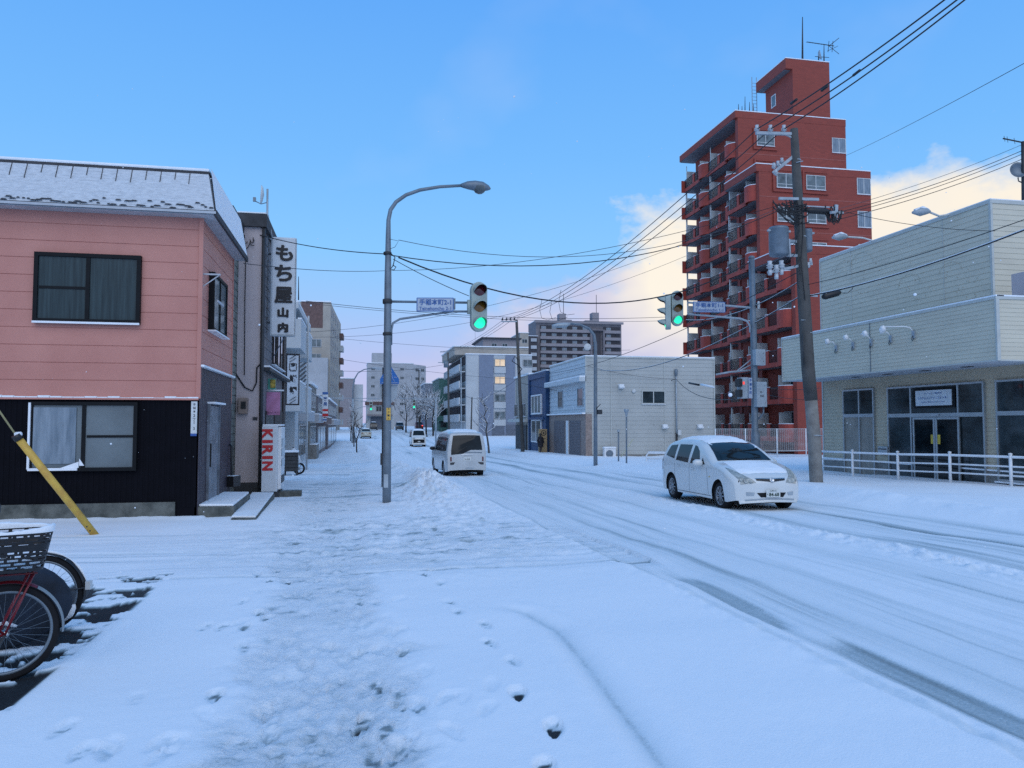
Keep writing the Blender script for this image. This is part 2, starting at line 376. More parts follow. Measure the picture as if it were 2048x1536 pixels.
    H += q * (-.022 + .030 * (lump - .5)); streaks = fbm(X * 5, Y * 19, 4, 131, .65)
    patch = sstep(.47, .68, fbm(X * 1.5, Y * 1.2, 3, 141))
    W += q * (.02 + .62 * np.clip(streaks - .49, 0, 1) * 1.8 * (.05 + patch ** 1.5)); H += q * (.016 * (fbm(X * 19, Y * 17, 4, 125, .65) - .5)) * 1.2
    TR = np.clip(.10 + .75 * sstep(hw + .12, hw - .15, e) * (1 - road) + .7 * np.clip(1.5 * np.exp(-(((X - .9) / 2.8) ** 2 + ((Y - 13.0) / 3.2) ** 2)), 0, 1) + .3 * side + .15 * road, 0, 1)
    TR = .10 + (TR - .10) * np.clip(.35 + 1.3 * fbm(X * 1.9, Y * 1.9, 4, 205, .6), 0, 1.15)
    q = np.exp(-((dp - hw) / .12) ** 2) * (1 - road) * (Y < 9.3); H += q * .012 * lump
    # pavement beyond the crossing: dark scuffs across
    q = sstep(17, 19, Y) * (X < rl - .8) * (X > -2.4) * sstep(60, 30, Y); sc = fbm(X * .8, Y * 2.2, 4, 151, .6)
    W += q * .8 * np.clip(sc - .57, 0, 1) * 1.8; H += q * .02 * (lump - .5)
    # tyre arc: thin dark core, plus slope shading painted into the snow colour
    da, sd2, pa = dist_poly(X, Y, arc); fade = sstep(0, 1.2, pa) if True else 1
    H += fade * (-.034 * np.exp(-(da / .10) ** 2) + .012 * np.exp(-((da - .2) / .1) ** 2)); W += fade * (.12 * np.exp(-(da / .03) ** 2) * (.4 + fbm(X * 30, Y * 8, 2, 160)) + .13 * np.exp(-(da / .08) ** 2))
    # bare asphalt round the bicycles
    de, se, pe = dist_poly(X, Y, lotedge)
    inside = (se < 0) & (Y < G(300, 1150).y + .3) & (X < 1)
    ins = np.where(inside, sstep(0, .12, de), 0.0)
    blob = fbm(X * 2.4, Y * 3.6, 5, 171, .62) + .075 * np.exp(-(de / .30) ** 2) - .02
    ed = sstep(.49, .51, blob + .03 * (vn(X * 22, Y * 22, 7) - .5))
    far = .8 + .2 * sstep(G(200, 1180).y + .5, G(120, 1225).y, Y)
    W = np.where(inside, ins * ed * far * 1.0 + W * (1 - ins), W); H += np.where(inside, ins * (-.028 + .030 * (1 - ed)), 0)
    H += .022 * np.exp(-((de - .02) / .06) ** 2) * (X < 0) * (Y < 7.6)
    # footprints
    for px, py, an, dk, dep in prints:
        m = (np.abs(X - px) < .4) & (np.abs(Y - py) < .4)
        if not m.any(): continue
        x = X[m] - px; y = Y[m] - py; c, s_ = math.cos(an), math.sin(an); a = x * c + y * s_; b = -x * s_ + y * c
        r = np.sqrt((a / (.052 + .012 * np.sin(b * 14))) ** 2 + (b / .14) ** 2) + .14 * (vn(X[m] * 30, Y[m] * 30, 9) - .5)
        ins_ = sstep(1.08, .86, r); H[m] += -dep * ins_ + .0022 * np.exp(-((r - 1.25) / .22) ** 2) * (dep / .03)
        W[m] += dk * sstep(.95, .5, r) * (.25 + .9 * sstep(.35, .6, vn(X[m] * 26, Y[m] * 38, 12)))
    H += near * .004 * (fbm(X * 14, Y * 14, 2, 181) - .5)
    # keep the snow tight to walls
    H += .05 * np.exp(-((Y - 16.45) / .22) ** 2) * (X < -3) * (.4 + fbm(X * 3, Y * 3, 3, 191))
    return base + H, np.clip(W, 0, 1.2), TR
NC, NR = 1300, 900
tt = np.linspace(math.tan(R(-52)), math.tan(R(59)), NC)
yy = np.concatenate([[-2.0], np.geomspace(2.4, 300, NR - 1) - 1.6])
TT, YY = np.meshgrid(tt, yy)
XX = TT * (YY + 2.4)
ZZ, WW, RR = terrain(XX, YY)
jj, ii = np.meshgrid(np.arange(NC - 1), np.arange(NR - 1)); jj = jj.ravel(); ii = ii.ravel()
v00 = ii * NC + jj
quads = np.stack([v00, v00 + 1, v00 + NC + 1, v00 + NC], 1)
fcx = XX.ravel()[quads].mean(1); fcy = YY.ravel()[quads].mean(1)
is_road = (fcx > road_left(fcy)) & (fcx < road_right(fcy))
is_side = (~is_road) & (fcy > 9.5) & (fcy < 14.0) & (fcx <= road_left(fcy))
is_pave = (~is_road) & (~is_side) & (((fcx <= road_left(fcy)) & (fcx > -3.1)) | ((fcx >= road_right(fcy)) & (fcx < road_right(fcy) + 4)))
def snow_ground():
    m = bpy.data.materials.new('snow_over_asphalt'); m.use_nodes = True; t = m.node_tree; b = t.nodes['Principled BSDF']; L = t.links
    at_ = t.nodes.new('ShaderNodeAttribute'); at_.attribute_name = 'wear_shade'  # worn snow, plus the painted shading of the tyre arc
    tcn = t.nodes.new('ShaderNodeTexCoord')
    nz = t.nodes.new('ShaderNodeTexNoise'); nz.inputs['Scale'].default_value = 42; nz.inputs['Detail'].default_value = 6; nz.inputs['Roughness'].default_value = .7; L.new(tcn.outputs['Object'], nz.inputs[0])
    ad = t.nodes.new('ShaderNodeMath'); ad.operation = 'MULTIPLY_ADD'; L.new(nz.outputs[0], ad.inputs[0]); ad.inputs[1].default_value = .34; ad.inputs[2].default_value = -.17
    a2 = t.nodes.new('ShaderNodeMath'); a2.operation = 'MULTIPLY'; 
    st = t.nodes.new('ShaderNodeMath'); st.operation = 'MULTIPLY'; L.new(at_.outputs['Fac'], st.inputs[0]); st.inputs[1].default_value = 4.0; st.use_clamp = True
    L.new(ad.outputs[0], a2.inputs[0]); L.new(st.outputs[0], a2.inputs[1])
    a3 = t.nodes.new('ShaderNodeMath'); a3.operation = 'ADD'; L.new(at_.outputs['Fac'], a3.inputs[0]); L.new(a2.outputs[0], a3.inputs[1])
    def mth(op, a, b_, c=None):
        n = t.nodes.new('ShaderNodeMath'); n.operation = op
        for i, v in enumerate((a, b_, c)):
            if v is None: continue
            if isinstance(v, (int, float)): n.inputs[i].default_value = v
            else: L.new(v, n.inputs[i])
        return n.outputs[0]
    def nzz(sc, det, rough, stretch=(1, 1, 1)):
        mp_ = t.nodes.new('ShaderNodeMapping'); mp_.inputs['Scale'].default_value = stretch; L.new(tcn.outputs['Object'], mp_.inputs[0])
        n = t.nodes.new('ShaderNodeTexNoise'); n.inputs['Scale'].default_value = sc; n.inputs['Detail'].default_value = det; n.inputs['Roughness'].default_value = rough; L.new(mp_.outputs[0], n.inputs[0]); return n.outputs[0]
    tr_ = t.nodes.new('ShaderNodeAttribute'); tr_.attribute_name = 'trod'; ln_ = t.nodes.new('ShaderNodeAttribute'); ln_.attribute_name = 'lane'
    chips = mth('MULTIPLY', mth('MAXIMUM', mth('SUBTRACT', nzz(17, 8, .76, (1, 1.5, 1)), .55), 0.0), 1.6)
    chips = mth('MULTIPLY', chips, mth('MAXIMUM', mth('SUBTRACT', tr_.outputs['Fac'], .16), 0.0))
    strk = mth('MULTIPLY', mth('MAXIMUM', mth('SUBTRACT', nzz(9, 6, .62, (1, .022, 1)), .50), 0.0), .6)
    strk = mth('MULTIPLY', strk, ln_.outputs['Fac'])
    a4 = mth('ADD', a3.outputs[0], mth('ADD', chips, strk))
    rp = t.nodes.new('ShaderNodeValToRGB'); L.new(a4, rp.inputs[0]); e = rp.color_ramp.elements
    e[0].position = 0.0; e[0].color = (.87, .885, .91, 1); e[1].position = 1.0; e[1].color = (.016, .017, .019, 1)
    for p, c in ((.18, (.68, .735, .77)), (.34, (.38, .45, .48)), (.55, (.20, .24, .255)), (.78, (.05, .055, .06))):
        x = e.new(p); x.color = (*c, 1)
    L.new(rp.outputs[0], b.inputs['Base Color'])
    rr = t.nodes.new('ShaderNodeMapRange'); L.new(at_.outputs['Fac'], rr.inputs[0]); rr.inputs[1].default_value = .1; rr.inputs[2].default_value = .8; rr.inputs[3].default_value = .8; rr.inputs[4].default_value = .7
    L.new(rr.outputs[0], b.inputs['Roughness'])
    n2 = t.nodes.new('ShaderNodeTexNoise'); n2.inputs['Scale'].default_value = 70; n2.inputs['Detail'].default_value = 5; L.new(tcn.outputs['Object'], n2.inputs[0])
    bp = t.nodes.new('ShaderNodeBump'); bp.inputs['Strength'].default_value = .3; bp.inputs['Distance'].default_value = .012; L.new(n2.outputs[0], bp.inputs['Height']); L.new(bp.outputs[0], b.inputs['Normal'])
    b.inputs['Specular IOR Level'].default_value = .2
    ra = t.nodes.new('ShaderNodeAttribute'); ra.attribute_name = 'trod'
    n3 = t.nodes.new('ShaderNodeTexNoise'); n3.inputs['Scale'].default_value = 26; n3.inputs['Detail'].default_value = 8; n3.inputs['Roughness'].default_value = .72; L.new(tcn.outputs['Object'], n3.inputs[0])
    b3 = t.nodes.new('ShaderNodeBump'); b3.inputs['Distance'].default_value = .021; L.new(n3.outputs[0], b3.inputs['Height']); L.new(ra.outputs['Fac'], b3.inputs['Strength'])
    L.new(b3.outputs[0], bp.inputs['Normal'])
    return m
M['gsnow'] = snow_ground()
def gsheet(name, sel):
    q = quads[sel]; idx, inv = np.unique(q, return_inverse=True); inv = inv.reshape(-1, 4)
    co = np.stack([XX.ravel()[idx], YY.ravel()[idx], ZZ.ravel()[idx]], 1).astype(np.float32)
    me = bpy.data.meshes.new(name); me.vertices.add(len(idx)); me.vertices.foreach_set('co', co.ravel())
    n = len(q); me.loops.add(n * 4); me.loops.foreach_set('vertex_index', inv.astype(np.int32).ravel()); me.polygons.add(n)
    me.polygons.foreach_set('loop_start', np.arange(0, n * 4, 4, dtype=np.int32)); me.polygons.foreach_set('loop_total', np.full(n, 4, dtype=np.int32))
    me.polygons.foreach_set('use_smooth', np.ones(n, dtype=bool)); me.update(calc_edges=True)
    a = me.attributes.new('wear_shade', 'FLOAT', 'POINT'); a.data.foreach_set('value', WW.ravel()[idx].astype(np.float32)); a = me.attributes.new('trod', 'FLOAT', 'POINT'); a.data.foreach_set('value', RR.ravel()[idx].astype(np.float32)); a = me.attributes.new('lane', 'FLOAT', 'POINT'); cx_, cy_ = co[:, 0].astype(float), co[:, 1].astype(float); a.data.foreach_set('value', (sstep(0, .4, cx_ - road_left(cy_)) * sstep(0, .6, road_right(cy_) - cx_)).astype(np.float32))
    me.materials.append(M['gsnow']); o = bpy.data.objects.new(name, me); COL.objects.link(o); return struct(o)
gsheet('road', is_road); gsheet('side_street', is_side); gsheet('pavement', is_pave)
gsheet('snowy_ground', ~(is_road | is_side | is_pave))
mb = MB(); ys = [-1500, -60, 0, 10, 20, 31, 50, 77, 95, 107, 118, 150, 175, 230, 320, 3500]
mb.grid([[(x, y, gz(y) - .22) for x in (-3000, -200, -30, 0, 30, 200, 3000)] for y in ys])
struct(P('ground', mb, M['snow']))
def gh(x, y):
    z, _, _ = terrain(np.array([float(x)]), np.array([float(y)])); return float(z[0])
# ================================================================== BUILDING KIT
ZV = Vector((0, 0, 1))
class Face:
    """a wall plane: origin o (at z=0 of its own), r along the wall, n outward"""
    def __init__(s, o, r, n): s.o = Vector(o); s.r = Vector(r).normalized(); s.n = Vector(n).normalized()
    def p(s, x, z, d=0): return s.o + s.r * x + ZV * z + s.n * d
    def box(s, mb, x0, x1, z0, z1, d0, d1):
        return mb.obox(s.p((x0 + x1) / 2, (z0 + z1) / 2, (d0 + d1) / 2), s.r, s.n, ZV, abs(x1 - x0) / 2, abs(d1 - d0) / 2, abs(z1 - z0) / 2)
def window(parent, F, x0, x1, z0, z1, frame, glass, t=.05, prot=.06, cols=2, rows=(), sill=None, name='window', curtain=None, label=None):
    mb = MB()
    F.box(mb, x0, x1, z0, z0 + t, -.02, prot); F.box(mb, x0, x1, z1 - t, z1, -.02, prot)
    F.box(mb, x0, x0 + t, z0 + t, z1 - t, -.02, prot - .002); F.box(mb, x1 - t, x1, z0 + t, z1 - t, -.02, prot - .002)
    for k in range(1, cols):
        xc = x0 + (x1 - x0) * k / cols; F.box(mb, xc - t * .5, xc + t * .5, z0 + t, z1 - t, -.01, prot - .012)
    for (fr, a, b) in rows:
        zc = z0 + (z1 - z0) * fr; F.box(mb, x0 + (x1 - x0) * a, x0 + (x1 - x0) * b, zc - t * .35, zc + t * .35, -.01, prot - .02)
    wd = P(name, mb, frame, parent, label=label)
    g = MB(); F.box(g, x0 + t * .6, x1 - t * .6, z0 + t * .6, z1 - t * .6, .004, max(.012, prot - .035)); P('pane', g, glass, wd, label=curtain)
    if sill:
        s_ = MB(); F.box(s_, x0 - .03, x1 + .03, z0 - .03, z0 - .003, 0, prot + .05); P('sill', s_, sill, wd)
    return wd
def siding(mb, F, x0, x1, z0, z1, c=.15, d=.016, groove=False):
    """lap boards (or flat boards with a groove) running along a wall, each course a real step"""
    n = max(1, round((z1 - z0) / c)); h = (z1 - z0) / n; prof = []
    for k in range(n):
        a = z0 + k * h
        prof += ([(a, -.012), (a + .012, -.012), (a + .014, 0.0), (a + h - .002, 0.0)] if groove else [(a, d), (a + h - .001, .001)])
    prof.append((z1, 0.0))
    rows = [[F.p(x0, z, q), F.p(x1, z, q)] for z, q in prof]
    return mb.grid(rows, False)
def mbox(x0, x1, y0, y1, z0, z1): return MB().box(x0, x1, y0, y1, z0, z1)
def rnd_parapet(mb, x, y0, y1, z0, z1, bulge=.28, t=.12):
    n = 8; out = []; inn = []
    for k in range(n + 1):
        a = k / n; y = y0 + (y1 - y0) * a; b = bulge * (1 - abs(2 * a - 1) ** 3.0)
        out.append((x - b, y)); inn.append((x - b + t, y))
    mb.prism(out + inn[::-1], z0, z1)
M['pink'] = mat('pink_siding', (.57, .245, .195), .55, var=.06, vscale=.9, c2=(.49, .195, .155))
M['blackwall'] = mat('black_corrugated_wall', (.004, .004, .007), .9, var=.1, spec=.15)
M['maroon'] = mat('dark_purple_siding', (.045, .035, .05), .5, var=.15)
M['soffit'] = mat('soffit_grey', (.45, .47, .50), .7, var=.06)
M['slate'] = mat('dark_shingle', (.05, .05, .055), .8, var=.2)
def snowy_shingle():
    m = mat('snowy_shingles', (.66, .69, .73), .8, var=.1, vscale=9, c2=(.50, .53, .57), stretch=(1, 1, 3)); t = m.node_tree; L = t.links; b = t.nodes['Principled BSDF']
    tcn = t.nodes.new('ShaderNodeTexCoord'); mp = t.nodes.new('ShaderNodeMapping'); L.new(tcn.outputs['Object'], mp.inputs[0]); mp.inputs['Scale'].default_value = (1.6, 1.6, 9)
    nz = t.nodes.new('ShaderNodeTexNoise'); nz.inputs['Scale'].default_value = 2.6; nz.inputs['Detail'].default_value = 5; L.new(mp.outputs[0], nz.inputs[0])
    bp = t.nodes.new('ShaderNodeBump'); bp.inputs['Strength'].default_value = .8; bp.inputs['Distance'].default_value = .06; L.new(nz.outputs[0], bp.inputs['Height']); L.new(bp.outputs[0], b.inputs['Normal'])
    return m
M['shingle'] = snowy_shingle()
# ------------------------------------------------------------------ pink house
PX, PY = -3.17, 16.5
g0 = gz(PY) - .05
yb = 20.5
zE = at(403, 430, X=PX, Y=None).z if False else at(403, 428, Y=PY).z
zP = at(395, 797, Y=PY).z
pk = T('pink_house', 'two storey pink sided house with a black ground floor and snowy roof band', 'house', (PX - 5, PY, g0))
Ff = Face((PX, PY, 0), (-1, 0, 0), (0, -1, 0)); Fs = Face((PX, PY, 0), (0, 1, 0), (1, 0, 0))
P('wall', mbox(-16, PX - .03, PY + .03, yb, g0 - .3, zE + .02), M['dark'], pk)
mb = MB(); siding(mb, Ff, 0, 13, zP, zE, c=.345, groove=True); siding(mb, Fs, 0, yb - PY, zP - .0, zE, c=.345, groove=True)
P('pink_siding', mb, M['pink'], pk, fix=False)
for mb in (Ff.box(MB(), -.03, .05, zP + .0, zE, -.05, .03), Fs.box(MB(), yb - PY - .06, yb - PY, zP, zE, -.05, .02)): P('corner_trim', mb, M['pink'], pk)
mb = MB(); zc = g0 + .25
for k in range(130): Ff.box(mb, .02 + k * .1, .02 + k * .1 + .055, zc, zP - .05, -.01, .006)
Ff.box(mb, 0, 13, g0, zP - .02, -.04, 0)
P('black_cladding', mb, M['blackwall'], pk)
mb = MB(); zd = at(430, 745, X=PX).z
for k in range(26): Fs.box(mb, .02 + k * .155, .02 + k * .155 + .13, g0 - .2, zd, -.01, .014)
Fs.box(mb, 0, yb - PY, g0 - .2, zd, -.04, 0)
P('side_cladding', mb, M['maroon'], pk)
mb = MB(); Fs.box(mb, -.02, yb - PY, zd + .0, zd + .05, 0, .10); P('snow_ledge', mb, M['snow'], pk, bevel=.015)
mb = MB(); Ff.box(mb, 0, 13, zP - .035, zP - .0, 0, .055); P('ledge_trim', mb, M['pink'], pk)
mb = MB()
for k in range(60):
    a = k * .21; q = (.018 + .03 * random.random()) * (1 if a > 1.4 or a < .5 else .5); Ff.box(mb, a, a + .215, zP + .001, zP + .001 + q, .001, .05)
P('snow_strip', mb, M['snow'], pk)
mb = MB(); Ff.box(mb, -.02 + .42, 13, g0 - .3, at(380, 1003, Y=PY).z, .0, .05); P('plinth', mb, M['conc_base'], pk)
# upper window
def ffx(u, v): return PX - at(u, v, Y=PY).x
def ffz(u, v): return at(u, v, Y=PY).z
M['curtain_d'] = mat('grey_curtain', (.034, .058, .064), .25, var=.35, vscale=3.2, stretch=(5, 5, .25), spec=.35, c2=(.010, .020, .024))
M['curtain_l'] = mat('pale_net_curtain', (.24, .29, .34), .25, var=.3, vscale=2.2, stretch=(4, 4, .5), spec=.7, c2=(.10, .14, .18))
M['frost'] = mat('frosted_glass', (.13, .155, .165), .2, var=.15, vscale=.8, spec=.7)
M['bframe'] = mat('black_window_frame', (.006, .007, .009), .6, var=.2, spec=.2)
wd = window(pk, Ff, ffx(283, 580), ffx(70, 580), ffz(175, 647), ffz(175, 509), M['bframe'], M['curtain_d'], t=.075, prot=.10, cols=2, rows=((.5, .52, .95),))
window(pk, Ff, ffx(276, 870), ffx(60, 870), ffz(170, 942), ffz(170, 804), M['bframe'], M['frost'], t=.07, prot=.09, cols=2, rows=((.5, .03, .47),))
mb = MB(); x0, x1 = ffx(160, 870), ffx(62, 870); z0, z1 = ffz(170, 937), ffz(170, 808)
pts = [Ff.p(x0 + .05, z0 + .1, .07), Ff.p(x1 - .06, z0 + .1, .07), Ff.p(x1 - .06, z1 - .07, .07), Ff.p(x0 + .05, z1 - .07, .07)]
mb.plate(pts, (0, -.006, 0)); P('curtained_pane', mb, M['curtain_l'], pk, label='window pane with pale drawn curtain')
mb = MB()
Ff.box(mb, x0, x1, z0 - .03, z0 + .02, .08, .13); Ff.box(mb, x1 - .02, x1 + .02, z0, z1 + .02, .08, .115)
Ff.box(mb, ffx(283, 580), ffx(70, 580), ffz(175, 649), ffz(175, 645), .09, .12)
mb.plate([Ff.p(x0 + .3, z0 + .02, .085), Ff.p(x0 - .02, z0 + .02, .085), Ff.p(x0 - .02, z0 + .14, .085)], (0, -.015, 0)); mb.plate([Ff.p(x0 - .12, z0 + .06, .085), Ff.p(x0 - .03, z0 + .06, .085), Ff.p(x0 - .03, z0 + .2, .085)], (0, -.015, 0))
P('snow_on_frames', mb, M['snow'], pk)
# side window + railings
y0 = at(417, 600, X=PX).y - PY; y1 = at(445, 600, X=PX).y - PY; z0 = at(430, 668, X=PX).z; z1 = at(420, 545, X=PX).z
window(pk, Fs, y0, y1, z0, z1, M['bframe'], M['glass2'], t=.06, prot=.12, cols=2, sill=M['snow'])
mb = MB(); Fs.box(mb, .5, y0 + .4, z0 + .55, z0 + .6, .22, .25); Fs.box(mb, .1, .14, z1 - .2, z1 - .17, 0, .35); mb.bar(Fs.p(.12, z1 - .19, .34), Fs.p(.12, z1 - .45, 0), .02, .02); P('rail', mb, M['soffit'], pk)
# side door with handle
M['doorm'] = mat('grey_metal_door', (.20, .22, .25), .4, metal=.3, var=.2)
ya = at(413, 880, X=PX).y - PY; yc_ = at(433, 880, X=PX).y - PY
mb = MB(); zt = at(422, 812, X=PX).z; Fs.box(mb, ya, yc_, g0 + .2, zt, 0, .04); Fs.box(mb, ya - .04, ya, g0 + .2, zt + .04, 0, .07); Fs.box(mb, yc_, yc_ + .04, g0 + .2, zt + .04, 0, .07); dr = P('door', mb, M['doorm'], pk)
mb = MB(); Fs.box(mb, ya + .07, ya + .10, g0 + 1.0, g0 + 1.5, .05, .09); P('handle', mb, M['black'], dr)
mb = MB(); Fs.box(mb, ya - .06, yc_ + .06, zt + .04, zt + .08, 0, .18); P('snow_cap', mb, M['snow'], dr)
# slanted roof band
EX = PX + .28; EY = PY - .30; RZ = 1.02; IN = .62
zE2 = at(429, 424, X=EX).z; zR = zE2 + 1.05
mb = MB(); a = (EX, EY, zE2); b_ = (-16.5, EY, zE2); c_ = (-16.5, EY + .38, zR); d_ = (EX - .20, EY + .38, zR); e_ = (EX, yb + .2, zE2); f_ = (EX - .20, yb + .2, zR)
zr2 = at(407, 330, X=EX - .20).z; zR = zr2; c_ = (*c_[:2], zR); d_ = (*d_[:2], zR); f_ = (*f_[:2], zR)
mb.plate([b_, a, d_, c_], (0, .05, -.01)); mb.plate([a, e_, f_, d_], (-.05, 0, -.01))
P('roof', mb, M['shingle'], pk)
mb = MB(); random.seed(3)
for k in range(150):     # torn dark lower edge of the roof snow
    x = EX - .05 - k * .09 - random.random() * .05; z = random.random() ** 2 * .14
    dy = (z / (zR - zE2)) * .38; wq = .03 + .05 * random.random()
    mb.plate([(x - wq, EY + dy - .012, zE2 + .03 + z), (x + wq, EY + dy - .012, zE2 + .035 + z), (x + wq * .6, EY + dy - .002, zE2 + .055 + z), (x - wq * .5, EY + dy - .002, zE2 + .06 + z)], (0, .01, 0))
for k in range(48):      # standing seams showing through near the top
    x = EX - .55 - k * .275; h = .18 + .2 * random.random()
    za = zR - h; ya_ = EY + .38 * (za - zE2) / (zR - zE2)
    mb.bar((x, ya_ - .008, za), (x, EY + .372, zR - .01), .012, .012)
mb.box(-16.5, EX - .19, EY + .36, EY + .42, zR - .03, zR + .02)
mb.box(EX - .24, EX - .18, EY + .4, yb + .2, zR - .03, zR + .01)
P('roof_seams', mb, M['slate'], pk)
mb = MB(); mb.box(-16.5, EX - .18, EY + .36, EY + 2.3, zR + .02, zR + .09); P('snow_cap', mb, M['snow'], pk, bevel=.025)
mb = MB(); mb.grid([[Vector(a) + Vector((.03, -.0, .05)), Vector(d_) + Vector((.05, 0, .10))], [Vector(e_) + Vector((.03, 0, .05)), Vector(f_) + Vector((.05, 0, .10))]]); P('side_snow', mb, M['snow'], pk)
mb = MB(); mb.box(-16.5, EX, EY, PY + .3, zE2 - .07, zE2 - .012); mb.box(PX - .1, EX, PY + .3, yb + .2, zE2 - .07, zE2 - .012); P('soffit', mb, M['soffit'], pk)
mb = MB(); mb.box(EX, EX + .05, EY - .02, yb + .22, zE2 - .09, zE2 + .03); mb.box(-16.5, EX + .05, EY - .045, EY, zE2 - .05, zE2 + .012)
P('gutter', mb, M['slate'], pk)
mb = MB()
mb.box(-16.5, EX + .04, EY - .06, EY - .046, zE2 - .055, zE2 - .005); P('fascia', mb, M['soffit'], pk)
# address plate on the corner
ap = mbox(*sorted((at(383, 830, Y=PY).x, at(395, 830, Y=PY).x)), PY - .05, PY - .02, at(390, 868, Y=PY).z, at(390, 803, Y=PY).z)
apo = S('address_plate', ap, M['offw'], 'narrow vertical address plate on the black wall corner beside the side door', 'sign')
mb = MB(); cx = at(389, 800, Y=PY - .055).x
for s_, v in (('手', 809), ('稲', 816), ('本', 823), ('2', 831), ('丁', 839), ('1', 845), ('3', 857)): text(mb, s_, (cx, PY - .053, at(389, v, Y=PY).z), (1, 0, 0), (0, 0, 1), .052 if s_ not in '213' else .06, bold=.01)
P('lettering', mb, M['dark'], apo)
mb = mbox(*sorted((at(383, 830, Y=PY).x, at(395, 830, Y=PY).x)), PY - .056, PY - .051, at(390, 872, Y=PY).z, at(390, 867, Y=PY).z); P('blue_band', mb, mat('blue_band', (.03, .10, .35), .5), apo)
# concrete step and ramp
st_ = T('door_step', 'concrete door step covered with snow at the dark side door', 'step', (PX + .4, PY + .8, g0))
sA, sB = G(400, 1032), G(447, 1033); sC = at(496, 985, z=g0 + .28); sB = at(448, 1022, z=g0 + .28)
mb = MB(); zt = g0 + .30
q = [(PX + .01, PY + .05), (sB.x + .02, PY + .0), (sC.x + .05, PY + 2.9), (PX + .01, PY + 3.1)]
mb.prism(q, g0 - .2, zt - .05); P('block', mb, M['conc_base'], st_)
mb = MB(); q2 = [(PX + .02, PY + .1), (sB.x, PY + .03), (sC.x + .02, PY + 2.88), (PX + .02, PY + 3.0)]; mb.prism(q2, zt - .048, zt); P('snow_cap', mb, M['snow'], st_, bevel=.015)
rA, rB, rC, rD = G(462, 1040), G(512, 1040), G(549, 996), G(505, 996)
rmp = T('ramp_slab', 'thin snow covered ramp slab beside the door step with one dark edge', 'ramp', ((rA.x + rC.x) / 2, (rA.y + rC.y) / 2, g0))
pl_ = [(rA.x, rA.y), (rB.x, rB.y), (rC.x, rC.y), (rD.x, rD.y)]
P('slab', MB().prism(pl_, g0 - .2, g0 + .085), M['conc_base'], rmp); P('snow_cap', MB().prism([((x - rB.x) * .97 + rB.x - .03, (y - rC.y) * .97 + rC.y) for x, y in pl_], g0 + .085, g0 + .125), M['snow'], rmp, bevel=.012)
hr = T('handrail', 'thin black handrail beside the entrance between the pink house and the pale building', 'handrail', (-2.95, 20.9, gz(21)))
mb = MB(); h1 = at(455, 882, Y=20.6); h2 = at(463, 893, Y=20.2); h3 = at(463, 958, Y=20.2)
mb.tube([h1, h2, h3], .025); P('bar', mb, M['black'], hr)
mb = MB(); mb.obox(at(461, 962, Y=20.2), (1, -.3, 0), (.3, 1, 0), (0, 0, 1), .17, .2, .13); P('post_base', mb, M['black'], hr)
mb = MB(); mb.obox(at(461, 955, Y=20.2) + Vector((0, 0, .03)), (1, -.3, 0), (.3, 1, 0), (0, 0, 1), .16, .17, .018); P('snow_cap', mb, M['snow'], hr)
# ------------------------------------------------------------------ narrow stone-clad building + pale shop building
M['stone'] = mat('grey_green_stone_cladding', (.20, .21, .19), .8, var=.25, vscale=5, bump=.6, bscale=12)
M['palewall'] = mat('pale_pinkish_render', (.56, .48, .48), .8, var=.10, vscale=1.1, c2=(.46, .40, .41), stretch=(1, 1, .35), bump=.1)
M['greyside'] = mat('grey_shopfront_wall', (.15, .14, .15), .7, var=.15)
M['brown'] = mat('dark_brown_wood', (.05, .035, .03), .7, var=.3, stretch=(6, 6, .4))
b2 = T('stone_clad_building', 'narrow grey green stone clad building squeezed behind the pink house', 'building', (-5.5, 21.5, gz(21)))
zt = at(455, 410, Y=20.65).z
mb = mbox(-9, -3.38, 20.8, 23.4, gz(21) - .3, zt - .25)
for k in range(38):
    F_ = Face((-3.38, 20.8, 0), (0, 1, 0), (1, 0, 0)); z = gz(21) + k * .21
    if z + .18 < zt - .3: F_.box(mb, .02 + .1 * (k % 2), 2.5, z, z + .185, 0, .018); mb.box(-4.9, -3.76, 20.785, 20.8, z, z + .185)
P('wall', mb, M['stone'], b2)
mb = mbox(-9, -3.22, 20.65, 23.5, zt - .25, zt); P('parapet', mb, M['slate'], b2)
mb = mbox(-8.9, -3.27, 20.7, 23.4, zt, zt + .05); P('snow_cap', mb, M['snow'], b2, bevel=.02)
B3Y = 22.6; B3X = at(523, 700, Y=B3Y).x; B3XL = at(474, 700, Y=B3Y).x
zt3 = at(500, 454, Y=B3Y).z; zp3 = at(500, 428, Y=B3Y).z
b3 = T('pale_shop_building', 'tall narrow shop building with pale pinkish front wall, black roof edge and grey side', 'building', (B3X - 1, B3Y, gz(22.6)))
gb = gz(22.6)
P('wall', mbox(B3XL, B3X - .02, B3Y, 29.5, gb - .3, zt3), M['palewall'], b3)
P('base_band', mbox(B3XL, B3X + .012, B3Y - .015, B3Y + .1, gb - .3, at(500, 965, Y=B3Y).z), M['dark'], b3)
P('corner_pipe', MB().tube([(B3X + .02, B3Y - .03, gb - .1), (B3X + .02, B3Y - .03, zt3)], .055), M['dark'], b3)
F3 = Face((B3X, B3Y, 0), (0, 1, 0), (1, 0, 0))
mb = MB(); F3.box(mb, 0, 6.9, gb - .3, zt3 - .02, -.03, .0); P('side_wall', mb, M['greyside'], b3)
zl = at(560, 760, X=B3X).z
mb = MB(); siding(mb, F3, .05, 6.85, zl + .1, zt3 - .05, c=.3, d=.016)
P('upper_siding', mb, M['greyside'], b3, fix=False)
mb = MB(); F3.box(mb, .2, 6.9, zl, zl + .09, 0, .22); P('ledge', mb, M['dark'], b3)
